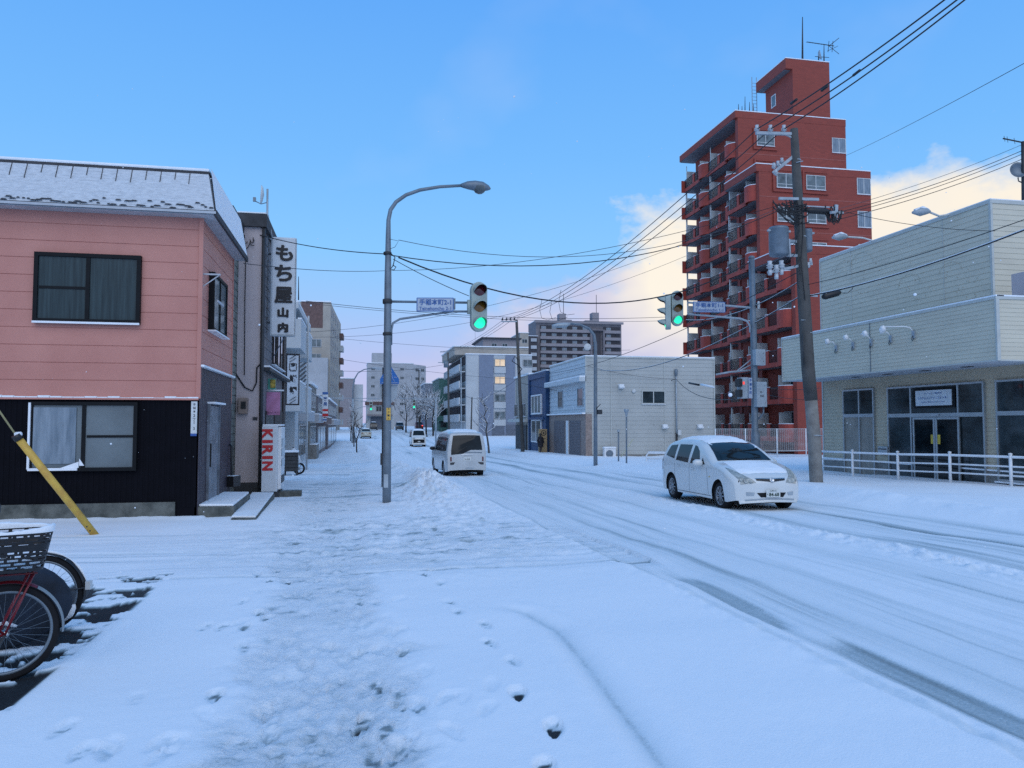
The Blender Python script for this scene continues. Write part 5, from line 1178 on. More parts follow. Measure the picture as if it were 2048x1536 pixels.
# --- white people carrier in front (oncoming)
wish_prof = [(0.04, .20), (.0, .30), (-.0, .46), (.02, .60), (.07, .70), (.22, .80), (.55, .92), (.95, 1.00), (1.22, 1.05), (1.60, 1.27), (2.0, 1.45), (2.35, 1.53), (2.8, 1.57), (3.3, 1.555), (3.8, 1.49), (4.05, 1.42), (4.28, 1.18), (4.42, .98), (4.50, .80), (4.54, .55), (4.55, .35), (4.52, .24)]
cy = 17.75; cx = 8.92; cz = gh(cx, cy) - .0
wish_loc = (cx, cy, gh(cx, 17.2) - .004)
wi = Car('people_carrier', 'white people carrier with snow on its roof coming down the road towards the camera', 'car', wish_loc, 0, 4.55, 1.72, wish_prof, .95, .34, .21, (.88, 3.60), .315, .375, M['paint'], bow=.30, er=.10, crown=.035, planx=.13)
wi.patch('windscreen', [(wi.ls(1.27), -.93), (wi.ls(1.24), -.4), (wi.ls(1.23), 0), (wi.ls(1.24), .4), (wi.ls(1.27), .93), (wi.ls(2.12), .90), (wi.ls(2.16), 0), (wi.ls(2.12), -.90)], M['cglass'], .006)
wi.side('side_window', [(1.86, .99), (2.42, .98), (2.36, 1.42), (2.22, 1.40), (2.03, 1.28)], M['cglass'])
wi.side('side_window', [(2.56, .985), (3.30, 1.02), (3.26, 1.42), (2.52, 1.43)], M['cglass'])
wi.side('side_window', [(3.42, 1.05), (4.02, 1.12), (3.80, 1.38), (3.40, 1.41)], M['cglass'])
wi.side('quarter_window', [(1.60, .985), (1.78, .985), (1.78, 1.14)], M['cglass'])
for a_ in ((2.47, .26, .98), (3.36, .36, 1.0)): wi.side('door_seam', [(a_[0], a_[1]), (a_[0] + .008, a_[1]), (a_[0] + .008, a_[2]), (a_[0], a_[2])], M['dark'], off=.002)
wi.side('door_seam', [(1.42, .30), (1.43, .30), (1.50, .92), (1.49, .92)], M['dark'], off=.002); wi.side('sill_line', [(1.3, .27), (3.2, .25), (3.2, .262), (1.3, .282)], M['dark'], off=.003)
wi.side('door_handle', [(2.20, .83), (2.38, .83), (2.38, .87), (2.20, .87)], M['paint'], off=.03); wi.side('door_handle', [(3.05, .86), (3.23, .86), (3.23, .90), (3.05, .90)], M['paint'], off=.03)
wi.side('tail_lamp', [(4.30, .72), (4.49, .72), (4.45, 1.08), (4.34, 1.12)], M['tail'])
wi.side('turn_signal', [(1.32, .70), (1.37, .70), (1.37, .73), (1.32, .73)], M['yellow'], off=.012)
for sg in (-1, 1):
    l1, l2, l3 = wi.lz(.60), wi.lz(.72), wi.lz(.90)
    hl = wi.patch('headlight', [(l1 + .03, .52 * sg), (l1 + .01, .98 * sg), (l2 + .10, 1.0 * sg), (l3 + .22, .995 * sg), (l3 + .10, .93 * sg), (l2 + .06, .72 * sg)], M['lamp'], .007)
    for fx, ll, rr_ in ((.80, l1 + .09, .065), (.90, l1 + .12, .055), (.67, l1 + .07, .05)):
        p = Vector(wi.tp(ll, fx * sg, .008)); mb = MB().lathe(p, (0, -1, .55), [(rr_, -.002), (rr_ * .9, .01), (rr_ * .6, .002), (0, .004)], 14); P('reflector', mb, M['lamp'], hl, local=True)
    q = wi.lz(.40); fl_ = wi.patch('fog_lamp', [(q - .05, .62 * sg), (q + .02, .58 * sg), (q + .04, .84 * sg), (q - .04, .84 * sg)], M['galv_l'], .006)
    wi.patch('wiper', [(wi.ls(1.26), sg * .1 - .3), (wi.ls(1.27), sg * .1 - .3), (wi.ls(1.30), sg * .1 + .5), (wi.ls(1.285), sg * .1 + .5)], M['black'], .02)
q = wi.lz(.66); wi.patch('grille', [(q + .0, -.50), (q - .045, 0), (q + .0, .50), (q + .045, .50), (q + .02, 0), (q + .045, -.50)], M['black'], .008)
wi.patch('grille_chrome', [(q + .05, -.52), (q + .03, 0), (q + .05, .52), (q + .065, .52), (q + .05, 0), (q + .065, -.52)], M['chrome'], .012)
p = Vector(wi.tp(q + .0, 0, .012)); P('badge', MB().lathe(p, (0, -1, .3), [(.055, 0), (.055, .01), (.035, .012), (.03, .004), (0, .004)], 16), M['chrome'], wi.root, local=True)
q = wi.lz(.36); wi.patch('lower_intake', [(q - .05, -.40), (q + .05, -.52), (q + .05, .52), (q - .05, .40)], M['tbelow'], .006)
q = wi.lz(.27); wi.patch('bumper_lip', [(q - .03, -.9), (q, -.9), (q + .01, 0), (q, .9), (q - .03, .9), (q - .02, 0)], M['galv_l'], .008)
wi.mirror(1.74, 1.02, M['paint'])
pz_ = .43; py = wi.tp(wi.lz(pz_), 0, .0)[1] - .03
pl = P('number_plate', MB().box(-.165, .165, py - .006, py, pz_ - .083, pz_ + .083), M['plate'], wi.root, local=True)
mb = MB(); text(mb, '84-68', (.018, py - .009, pz_ - .025), (1, 0, 0), ZV, .08, .24, .03); text(mb, '札幌 501', (0, py - .009, pz_ + .055), (1, 0, 0), ZV, .032, .15, .01); text(mb, 'ら', (-.135, py - .009, pz_ - .02), (1, 0, 0), ZV, .035, None, .01)
P('plate_lettering', mb, mat('plate_green', (.01, .05, .03), .6), pl, local=True)
wi.snow(2.02, 4.0, .93, .045, 3); wi.snow(.28, 1.22, .82, .014, 5)
# --- white van seen from behind
van_prof = [(s_, z_ * 1.04 if z_ > .9 else z_) for s_, z_ in [(.03, .22), (0, .35), (.0, .60), (.05, .80), (.30, .98), (.80, 1.08), (1.0, 1.14), (1.55, 1.62), (1.9, 1.78), (2.6, 1.84), (3.8, 1.83), (4.40, 1.79), (4.50, 1.74), (4.57, 1.45), (4.62, 1.10), (4.66, .85), (4.68, .60), (4.69, .40), (4.67, .30)]]
vx, vy = 4.42, 31.6 - 4.69 / 2 + 4.69; vz = gh(vx, vy) - .02
vn_ = Car('minivan', 'white minivan driving away with a wide dark rear window and one wing mirror showing', 'car', (vx - .12, vy, vz), R(183), 4.69, 1.72, van_prof, 1.03, .20, .22, (.92, 3.75), .32, .38, M['paint_g'], bow=.16, er=.10, crown=.025, planx=.07)
la, lb = vn_.lz(1.70, True), vn_.lz(1.12, True)
vn_.patch('rear_window', [(la, .93), (la, -.93), (lb + .0, -.93), (lb + .02, -.2), (lb + .17, .25), (lb + .20, .93)], M['cglass'], .008)
for f in (.10, .28, .5): pass
vn_.patch('registration_recess', [(vn_.lz(.93, True), -.34), (vn_.lz(.93, True), .34), (vn_.lz(.90, True), .34), (vn_.lz(.90, True), -.34)], M['chrome'], .02)
for sg in (-1, 1):
    vn_.patch('tail_lamp', [(vn_.lz(.84, True), .90 * sg), (vn_.lz(.84, True), .99 * sg), (vn_.lz(.64, True), .99 * sg), (vn_.lz(.64, True), .90 * sg)], M['tail'], .01)
    vn_.patch('reflector', [(vn_.lz(.58, True), .72 * sg if sg > 0 else .62 * sg), (vn_.lz(.62, True), .99 * sg), (vn_.lz(.53, True), .99 * sg), (vn_.lz(.53, True), .8 * sg)], M['dark'], .012)
vn_.patch('tailgate_seam', [(vn_.lz(1.0, True), -.9), (vn_.lz(1.0, True), .9), (vn_.lz(.99, True), .9), (vn_.lz(.99, True), -.9)], M['galv'], .003)
mb = MB(); pyy = vn_.tp(vn_.lz(.79, True), 0)[1]; pl = P('number_plate', MB().box(-.165, .165, pyy + .012, pyy + .02, .70, .86), M['plate'], vn_.root, local=True)
text(mb, '1-14', (0, pyy + .024, .76), (-1, 0, 0), ZV, .07, .2, .02); P('plate_lettering', mb, M['dark'], pl, local=True)
vn_.side('side_window', [(1.55, 1.08), (2.25, 1.06), (2.25, 1.62), (1.85, 1.62)], M['cglass']); vn_.side('side_window', [(2.32, 1.06), (3.45, 1.06), (3.45, 1.66), (2.32, 1.65)], M['cglass']); vn_.side('side_window', [(3.52, 1.06), (4.45, 1.10), (4.40, 1.62), (3.52, 1.66)], M['cglass'])
vn_.patch('windscreen', [(vn_.ls(1.02), -.92), (vn_.ls(1.02), .92), (vn_.ls(1.7), .9), (vn_.ls(1.7), -.9)], M['cglass']); vn_.mirror(1.5, 1.12, M['black'])
vn_.patch('exhaust_shield', [(vn_.lz(.33, True), -.4), (vn_.lz(.33, True), .1), (vn_.lz(.36, True), .1), (vn_.lz(.36, True), -.4)], M['galv_l'], .01)
vn_.snow(1.95, 4.42, .93, .05, 7)
# --- distant traffic
bx_prof = [(.02, .25), (0, .4), (0, .8), (.03, 1.0), (.25, 1.13), (.45, 1.30), (.95, 1.90), (1.3, 1.97), (2.5, 2.0), (4.3, 1.98), (4.62, 1.90), (4.68, 1.3), (4.70, .6), (4.69, .32)]
p = at(838, 895, d=90); hx, hy = p.x, p.y
hi = Car('delivery_van', 'boxy white delivery van with a black lower grille driving towards the camera', 'van', (hx, hy + 2.3, gh(hx, hy)), 0, 4.7, 1.72, bx_prof, 1.12, .16, .24, (.95, 3.5), .32, .38, M['paint'], bow=.18, planx=.08)
hi.patch('windscreen', [(hi.ls(.46), -.9), (hi.ls(.46), .9), (hi.ls(.92), .86), (hi.ls(.92), -.86)], M['cglass'], .01)
hi.rect('grille', hi.lz(.42), hi.lz(.82), -.88, .88, M['tbelow'], .01); hi.rect('number_plate', hi.lz(.50), hi.lz(.62), -.2, .2, M['plate'], .03)
for sg in (-1, 1): hi.rect('headlight', hi.lz(.86), hi.lz(1.05), .62 * sg, .97 * sg, M['lamp'], .012)
hi.side('side_window', [(.95, 1.15), (1.7, 1.15), (1.7, 1.75), (1.15, 1.75)], M['cglass']); hi.side('side_window', [(1.8, 1.15), (4.3, 1.2), (4.3, 1.75), (1.8, 1.75)], M['cglass']); hi.mirror(.8, 1.25, M['black']); hi.snow(1.0, 4.5, .93, .07, 9)
sd_prof = [(.02, .22), (0, .35), (0, .6), (.05, .70), (.4, .84), (1.1, .93), (1.3, .97), (1.95, 1.38), (2.4, 1.46), (3.2, 1.44), (3.5, 1.38), (4.0, 1.05), (4.2, 1.0), (4.5, .95), (4.55, .6), (4.55, .4), (4.53, .28)]
p = at(729, 871, d=119)
tx = Car('taxi', 'pale taxi driving away in the far left lane', 'taxi', (p.x + .2, p.y, gh(p.x, p.y)), R(180), 4.55, 1.69, sd_prof, .93, .36, .21, (.9, 3.55), .31, .36, mat('pale_taxi_paint', (.42, .41, .33), .3, coat=.5), planx=.12)
tx.patch('rear_window', [(tx.ls(3.5), -.86), (tx.ls(3.5), .86), (tx.ls(3.95), .86), (tx.ls(3.95), -.86)], M['cglass'], .01)
for sg in (-1, 1): tx.rect('tail_lamp', tx.lz(.86, True), tx.lz(.70, True), .6 * sg, .97 * sg, M['tail'], .012)
P('roof_lamp', MB().box(-.2, .2, -.35, -.15, 1.47, 1.60), M['offw'], tx.root, local=True); tx.rect('number_plate', tx.lz(.66, True), tx.lz(.55, True), -.2, .2, M['plate'], .02)
tx.snow(2.1, 3.3, .8, .05, 2)
suv = [(.02, .3), (0, .5), (.0, .85), (.05, 1.0), (.5, 1.1), (1.0, 1.16), (1.5, 1.62), (1.9, 1.76), (3.8, 1.76), (4.1, 1.6), (4.3, 1.1), (4.4, .8), (4.4, .4), (4.38, .3)]
for (u, v, lb, pt, rz) in ((747, 864, 'dark car left of the grey lamp pole in the far distance', 'paint_d', R(180)), (799, 861, 'dark car with a snowy roof right of the lamp pole in the far distance', 'paint_d', 0), (838, 858, 'dark red car with lit tail lamps far down the right side of the road', 'paint_r', 0)):
    p = at(u, v, d=172); dc = Car('parked_car' if pt == 'paint_r' else 'dark_car', lb, 'car', (p.x, p.y, gh(p.x, p.y)), rz, 4.4, 1.75, suv, 1.1, .25, .25, (.9, 3.5), .34, .4, M[pt], planx=.1)
    if rz == 0: dc.patch('windscreen', [(dc.ls(1.05), -.9), (dc.ls(1.05), .9), (dc.ls(1.6), .86), (dc.ls(1.6), -.86)], M['cglass'], .01)
    else: dc.patch('rear_window', [(dc.ls(3.85), -.86), (dc.ls(3.85), .86), (dc.ls(4.2), .86), (dc.ls(4.2), -.86)], M['cglass'], .01)
    for sg in (-1, 1): dc.rect('headlight' if rz == 0 else 'tail_lamp', dc.lz(.85, rz != 0), dc.lz(.97, rz != 0), .6 * sg, .95 * sg, M['lamp'] if pt == 'paint_d' else mat('lit_red_lamp', (.5, .02, .02), .4, emit=(1, .08, .04), estr=2.0), .012)
    dc.snow(1.8, 3.8, .9, .1, 4)
# ================================================================== BICYCLES
def bicycle(hub, fwd, frame, fend, label, basket, fendm):
    """rear hub position, unit vector to the front; wheels .33 m"""
    r = .33; f = Vector(fwd).normalized(); s = ZV.cross(f).normalized(); zg_ = hub.z - r; t = T('bicycle', label, 'bicycle', (hub.x, hub.y, zg_), group=None)
    fh = hub + f * 1.10
    for h in (hub, fh):
        w_ = P('wheel', MB().lathe(h, s, [(r - .045, -.012), (r - .018, -.022), (r, -.009), (r, .009), (r - .018, .022), (r - .045, .012)], 64), M['rubber'], t)
        rim = MB().lathe(h, s, [(r - .046, -.014), (r - .044, .014), (r - .062, .010), (r - .062, -.010), (r - .046, -.014)], 64); P('rim', rim, M['galv'], w_)
        sp_ = MB(); rs_ = random.Random(4)
        for k in range(32):
            a = k * 2 * math.pi / 32; o = (.35 if k % 2 else -.35); sd_ = (.028 if (k // 2) % 2 else -.028)
            e = h + (f * math.cos(a) + ZV * math.sin(a)) * (r - .05); b = h + (f * math.cos(a + o * 2) + ZV * math.sin(a + o * 2)) * .022 + s * sd_
            sp_.tube([b, e], .0014, 3, False)
        P('spokes', sp_, M['galv'], w_); P('hub', MB().lathe(h - s * .05, s, [(0, 0), (.012, 0), (.028, .01), (.016, .02), (.016, .08), (.028, .09), (.012, .10), (0, .10)], 14), M['chrome'], w_)
    def arcm(h, rr, a0, a1, wd, n=26, th=.004):
        rows = []
        for k in range(n + 1):
            a = a0 + (a1 - a0) * k / n; d = f * math.cos(a) + ZV * math.sin(a)
            rows.append([h + d * (rr - .012) - s * wd, h + d * rr - s * wd * .5, h + d * (rr + .004), h + d * rr + s * wd * .5, h + d * (rr - .012) + s * wd])
        return MB().grid(rows)
    P('mudguard', arcm(hub, r + .022, R(55), R(122), .028), fend, t); P('mudguard', arcm(hub, r + .022, R(122.5), R(186), .030), fendm, t)
    P('mudguard', arcm(fh, r + .022, R(20), R(140), .028), fend, t)
    seat_c = hub + f * .50 + ZV * .52; bb_ = hub + f * .46 + ZV * (-.04); head = hub + f * .93 + ZV * .55; headl = hub + f * .97 + ZV * .38
    mb = MB(); mb.tube([bb_, seat_c + (seat_c - bb_).normalized() * .05], .016, 8); mb.tube([bb_, headl], .018, 8); mb.tube([seat_c - ZV * .22, headl + ZV * .05], .016, 8); mb.tube([headl - ZV * .03, head], .02, 8)
    for q in (-1, 1): mb.tube([hub + s * .06 * q, bb_ + s * .03 * q], .010, 6); mb.tube([hub + s * .06 * q, seat_c], .009, 6); mb.tube([headl, fh + s * .05 * q], .012, 6)
    P('frame', mb, frame, t)
    P('saddle', MB().tube([seat_c + ZV * .18 - f * .12, seat_c + ZV * .2, seat_c + ZV * .19 + f * .14], [.09, .08, .025], 10), M['black'], t); P('seat_post', MB().tube([seat_c, seat_c + ZV * .17], .013, 8), M['chrome'], t)
    P('handlebar', MB().tube([head - f * .18 + s * .26 + ZV * .16, head + s * .2 + ZV * .16, head + ZV * .12, head - s * .2 + ZV * .16, head - f * .18 - s * .26 + ZV * .16], .011, 8), M['chrome'], t)
    P('crank', MB().lathe(bb_ - s * .06, s, [(0, 0), (.09, 0), (.09, .006), (0, .006)], 24).bar(bb_ + s * .07, bb_ + s * .07 - ZV * .17, .02, .012).bar(bb_ - s * .07, bb_ - s * .07 + ZV * .17, .02, .012), M['galv'], t)
    P('kickstand', MB().tube([hub + s * .08, hub + f * .16 + s * .14 - ZV * (r - .01)], .009, 6), M['dark'], t)
    return t, f, s
d = 5.3; hubA = at(10, 1252, d=d); r_ = ray(10, 1252); view = Vector((r_.x, r_.y, 0)).normalized(); fA = Vector((-view.y, view.x, 0))
hubA.z = gh(hubA.x, hubA.y) + .325
M['darkred'] = mat('dark_red_frame', (.17, .012, .02), .35, var=.15); M['greyf'] = mat('grey_mudguard', (.24, .27, .28), .45, var=.1)
bA, f, s = bicycle(hubA, fA, M['darkred'], M['darkred'], 'red bicycle at the left edge with a snowy black basket above its rear wheel', True, M['greyf'])
# carrier stays and rear basket
mb = MB()
for q in (-1, 1):
    mb.tube([hubA + s * .07 * q, hubA + s * .06 * q - f * .16 + ZV * .40], .008, 6); mb.tube([hubA + s * .06 * q + f * .04, hubA + s * .06 * q - f * .13 + ZV * .40], .006, 6)
    mb.tube([hubA + s * .06 * q - f * .18 + ZV * .40, hubA + s * .06 * q + f * .25 + ZV * .41], .007, 6)
for k in (-.15, 0, .2): mb.tube([hubA - s * .06 + f * k + ZV * .402, hubA + s * .06 + f * k + ZV * .402], .006, 6)
P('carrier', mb, M['darkred'], bA)
cB = hubA + f * .02; bl, bw, bh = .235, .165, .27       # basket half length, half width, height
zb0 = .43
def bas(u, w, z):     # rounded box outline, wider at the rim
    g = 1 + .24 * z / bh; return cB + f * (u * bl * g) + s * (w * bw * g) + ZV * (zb0 + z)
def outline(n=60, e=4.5):
    pts = []
    for k in range(n):
        a = 2 * math.pi * k / n; c, s_ = math.cos(a), math.sin(a); q = (abs(c) ** e + abs(s_) ** e) ** (-1 / e); pts.append((c * q, s_ * q))
    return pts
OL = outline(80)
mb = MB()
def wallstrip(z0, z1, th=.006):
    n = len(OL); vs = []
    for u, w_ in OL:
        a = bas(u, w_, z0); b = bas(u, w_, z1); c = bas(u * .975, w_ * .965, z1); d_ = bas(u * .975, w_ * .965, z0); vs += [a, b, c, d_]
    fs = []
    for k in range(n):
        i, j = 4 * k, 4 * ((k + 1) % n)
        for q in range(4): fs.append((i + q, j + q, j + (q + 1) % 4, i + (q + 1) % 4))
    mb.add(vs, fs)
for z0, z1 in ((0, .022), (.038, .050), (.064, .076), (.090, .102), (.116, .128), (.140, .185), (.200, .210), (.226, .238), (.252, .27)): wallstrip(z0, z1)
n = len(OL)
for row, (z0, z1) in enumerate(((.02, .04), (.048, .066), (.074, .092), (.1, .118), (.126, .142), (.183, .202), (.208, .228), (.236, .254))):
    for k in range(0, n, 4):
        kk = (k + (2 if row % 2 else 0)) % n; a = OL[kk]; b = OL[(kk + 1) % n]; mb.plate([bas(*a, z0), bas(*b, z0), bas(*b, z1), bas(*a, z1)], (cB - bas(*a, z0) + ZV * 0).normalized() * .007 * 1.0)
mb.add([bas(u, w_, .003) for u, w_ in OL], [tuple(range(n))])
bk = P('basket', mb, M['black'], bA, fix=False)
mb = MB(); rs_ = random.Random(8)
rows = []
for k in range(n + 1):
    u, w_ = OL[k % n]; hh = .022 + .014 * math.sin(k * .23) + .008 * rs_.random(); q = .99
    rows.append([bas(u * 1.02, w_ * 1.02, .262), bas(u * 1.015, w_ * 1.015, .27 + hh * .7), bas(u * .96, w_ * .95, .27 + hh), bas(u * .90, w_ * .88, .27 + hh * .6), bas(u * .91, w_ * .9, .262)])
mb.grid(rows); P('snow_rim', mb, M['snow'], bk)
mb = MB(); rows = []
for i in range(9):
    q = i / 8; rows.append([bas(u * q * .93, w_ * q * .93, .012 + .05 * (1 - q) + .02 * rs_.random()) for u, w_ in OL + OL[:1]])
mb.grid(rows); P('snow_inside', mb, M['snow'], bk)
P('hub_snow', MB().tube([hubA - s * .07 + ZV * .045 - f * -.05, hubA - s * .07 + ZV * .05, hubA - s * .07 + ZV * .02 - f * .07], [.012, .018, .008], 8), M['snow'], bA)
hubB = at(84, 1187, d=6.6); hubB.z = gh(hubB.x, hubB.y) + .325
r_ = ray(86, 1187); view = Vector((r_.x, r_.y, 0)).normalized(); fB = (Vector((-view.y, view.x, 0)) * .94 + view * .35).normalized()
bB, f2, s2 = bicycle(hubB, fB, M['dark'], M['black'], 'black bicycle with snow on its rear mudguard, standing behind the red bicycle', False, M['black'])
def onwheel(a, rr, off=0): return hubB + (f2 * math.cos(a) + ZV * math.sin(a)) * rr + s2 * off
P('reflector', MB().obox(onwheel(R(170), .375), f2, s2, ZV, .02, .03, .035), M['offw'], bB)
P('mudguard_snow', MB().tube([onwheel(R(a), .362) for a in range(75, 168, 6)], [.004] + [.008 + .005 * math.sin(a * .9) for a in range(75, 162, 6)], 7), M['snow'], bB)
P('mudguard_stay', MB().tube([hubB + s2 * .05, onwheel(R(172), .345, .03)], .006, 5), M['dark'], bB)
P('rim_snow', MB().tube([onwheel(R(a), .285) for a in range(198, 252, 6)], [.01, .03, .035, .04, .035, .03, .02, .015, .008][:len(range(198, 252, 6))], 7), M['snow'], bB)
# navy cloth cover slumped between the bicycles
cn_ = at(-38, 1265, d=5.9); mb = MB(); rows = []; rs_ = random.Random(5)
vv_ = Vector((ray(0, 1275).x, ray(0, 1275).y, 0)).normalized(); ss_ = Vector((vv_.y, -vv_.x, 0)); gz0 = gh(cn_.x, cn_.y)
for i in range(15):
    q = i / 14; rr = math.sin(math.pi * min(1, .02 + q * .9)) ** .5
    th = math.pi * (q - .5) * .96; row = []
    for k in range(37):
        a = 2 * math.pi * k / 36; wr = 1 + .035 * math.sin(5 * a + q * 7) + .025 * math.sin(11 * a + q * 3)
        row.append(cn_ * 1 + ss_ * (math.cos(a) * .60 * math.cos(th) * wr) + vv_ * (math.sin(a) * .10 * math.cos(th) * wr) + ZV * 0)
        row[-1].z = gz0 + .34 + math.sin(th) * .36 * (1 + .02 * math.sin(3 * a))
    rows.append(row)
S('cloth_cover', mb.grid(rows), mat('navy_cloth', (.012, .02, .035), .8, var=.3, vscale=5), 'dark navy cloth cover bulging behind the red bicycle wheel', 'cover')
# ================================================================== DISTANT BUILDINGS
def wins(parent, F, xs, zs, w_, h, fr, gl, lit=(), t=.06, prot=.05, cols=2, litmat=None, sill=None, panes=True):
    """a grid of windows, each its own part"""
    src = {}
    for i, x in enumerate(xs):
        for j, z in enumerate(zs):
            g = litmat if (i, j) in lit else gl; key = (i, j) in lit
            if key not in src: src[key] = (window(parent, F, x, x + w_, z, z + h, fr, g, t=t, prot=prot, cols=cols, sill=sill), x, z)
            else:
                s0, sx_, sz_ = src[key]; o = dup(s0, parent); o.location = s0.location + (F.r * (x - sx_) + ZV * (z - sz_))
def block(name, label, x0, x1, y0, y1, zt, m, cat='building', snow=True, par=.0, rz=0):
    g = gz(y0) - .3; r = T(name, label, cat, ((x0 + x1) / 2, (y0 + y1) / 2, g), rz)
    M0 = Matrix.Translation(r.location) @ Matrix.Rotation(0, 4, 'Z')
    P('wall', mbox(x0 - r.location.x, x1 - r.location.x, y0 - r.location.y, y1 - r.location.y, -.5, zt - g), m, r, local=True)
    if snow: P('roof_snow', mbox(x0 - .15 - r.location.x, x1 + .15 - r.location.x, y0 - .15 - r.location.y, y1 + .15 - r.location.y, zt - g, zt - g + .18), M['snow'], r, local=True)
    return r
M['w1'] = mat('white_render', (.50, .52, .53), .75, var=.06, vscale=.5); M['w2'] = mat('pale_grey_render', (.40, .41, .43), .75, var=.08, vscale=.5)
M['bluegrey'] = mat('blue_grey_panel', (.20, .235, .31), .7, var=.05); M['cream'] = mat('cream_render', (.40, .36, .31), .75, var=.08, vscale=.5); M['cream_d'] = mat('dull_cream_siding', (.26, .24, .21), .8, var=.15); M['brownb'] = mat('brown_tile', (.15, .085, .075), .7, var=.15, vscale=2)
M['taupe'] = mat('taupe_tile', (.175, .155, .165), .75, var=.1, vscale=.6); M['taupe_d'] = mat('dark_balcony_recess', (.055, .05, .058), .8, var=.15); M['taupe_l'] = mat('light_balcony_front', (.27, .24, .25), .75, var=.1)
M['greenb'] = mat('green_metal_cladding', (.06, .16, .14), .6, var=.15); M['blueb'] = mat('deep_blue_cladding', (.008, .050, .14), .5, var=.12); M['slateb'] = mat('slate_blue_wall', (.13, .15, .19), .75, var=.1)
M['lit'] = mat('lit_window', (.5, .4, .3), .5, emit=(1.0, .72, .42), estr=.5, var=.25, vscale=1.5)
# far taupe apartment block with long balconies
D3 = 300
xl, xr = at(1072, 700, d=D3), at(1243, 700, d=D3); yA = (xl.y + xr.y) / 2 + 10
za = at(1150, 643, Y=yA).z; X0 = at(1072, 700, Y=yA).x; X1 = at(1243, 700, Y=yA).x
ab = block('long_apartment_block', 'huge taupe apartment block with long balconies rising behind the grey siding building', X0, X1, yA, yA + 14, za, M['taupe'], 'apartment building')
Fa = Face((X0, yA, 0), (1, 0, 0), (0, -1, 0)); LA = X1 - X0
for k in range(11):
    z = za - 3.4 - 2.85 * k
    mb = MB(); Fa.box(mb, 1.6, LA * .62, z - 1.2, z - .05, .9, 1.1); Fa.box(mb, LA * .78, LA - .5, z - 1.2, z - .05, .9, 1.1); P('balcony', mb, M['taupe_l'], ab)
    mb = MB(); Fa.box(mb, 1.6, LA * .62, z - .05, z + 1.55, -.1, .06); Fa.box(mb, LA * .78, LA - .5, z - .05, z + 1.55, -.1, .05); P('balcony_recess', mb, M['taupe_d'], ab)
wins(ab, Fa, [2.2 + LA * .6 / 5 * i for i in range(5)] + [LA * .82], [za - 3.3 - 2.85 * k for k in range(8)], 1.9, 1.1, M['w2'], M['curtain_l'], t=.12, prot=.1)
mb = MB(); Fa.box(mb, -.8, LA + .5, za - .9, za + .02, .9, 1.3); P('cornice', mb, M['taupe_l'], ab)
mb = MB(); Fa.box(mb, LA * .665, LA * .75, za - 30, za - 4, 0, .3); P('stair_panel', mb, M['taupe_d'], ab)
mb = MB(); Fa.box(mb, LA * .63, LA * .77, za - 3.6, za - 3.2, 0, 1.5); Fa.box(mb, LA * .62, LA * .64, za - 30, za - 3.2, 0, 1.5); Fa.box(mb, LA * .77, LA * .79, za - 30, za - 3.2, 0, 1.5); P('stair_frame', mb, M['taupe'], ab)
for u0, u1, vt in ((1119, 1132, 627), (1185, 1198, 625)):
    xa, xb = at(u0, 640, Y=yA + 4).x, at(u1, 640, Y=yA + 4).x; P('roof_house', mbox(xa, xb, yA + 4, yA + 8, za, at(u0, vt, Y=yA + 4).z).box(xa - 3 if u0 > 1150 else xb, xa if u0 > 1150 else xb + 2.5, yA + 4, yA + 8, za, za + 1.2), M['taupe_l'], ab)
    P('roof_rod', MB().tube([(xa + 2, yA + 5, za), (xa + 2, yA + 5, za + 12)], .12, 5), M['dark'], ab)
# stair-stepped left wing of that block
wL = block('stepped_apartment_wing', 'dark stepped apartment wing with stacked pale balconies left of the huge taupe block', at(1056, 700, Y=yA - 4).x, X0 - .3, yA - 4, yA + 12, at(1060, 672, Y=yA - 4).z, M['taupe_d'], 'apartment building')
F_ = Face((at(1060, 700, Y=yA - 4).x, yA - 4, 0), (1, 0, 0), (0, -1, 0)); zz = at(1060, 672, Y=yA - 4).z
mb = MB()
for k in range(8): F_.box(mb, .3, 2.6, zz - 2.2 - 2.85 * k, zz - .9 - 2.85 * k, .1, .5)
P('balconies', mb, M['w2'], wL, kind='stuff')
# two low grey blocks behind the white apartments
Yb = 210
r = block('grey_flats', 'grey block of flats with overhanging flat roof rising behind the white and blue apartments', at(966, 700, Y=Yb).x, at(1040, 700, Y=Yb).x, Yb, Yb + 18, at(1000, 678, Y=Yb).z, M['taupe_l'], 'apartment building', par=.3)
F_ = Face((at(966, 700, Y=Yb).x, Yb, 0), (1, 0, 0), (0, -1, 0)); zz = at(1000, 678, Y=Yb).z
wins(r, F_, [2.4, 5.4], [zz - 2.2], 1.5, 1.0, M['w2'], M['glass'], t=.1); P('roof_edge', mbox(at(962, 700, Y=Yb).x, at(1040, 700, Y=Yb).x + .3, Yb - .8, Yb + 18, zz - .05, zz + .35), M['slate'], r)
r = block('beige_flats', 'beige block of flats seen between the grey flats and the dark stepped wing', at(1040, 700, Y=Yb + 12).x, at(1057, 700, Y=Yb + 12).x, Yb + 12, Yb + 25, at(1045, 666, Y=Yb + 12).z, M['cream'], 'apartment building')
F_ = Face((at(1040, 700, Y=Yb + 12).x, Yb + 12, 0), (1, 0, 0), (0, -1, 0)); zz = at(1045, 666, Y=Yb + 12).z
wins(r, F_, [.6], [zz - 3 - 2.9 * k for k in range(5)], 1.6, 1.2, M['w2'], M['glass'], t=.1)
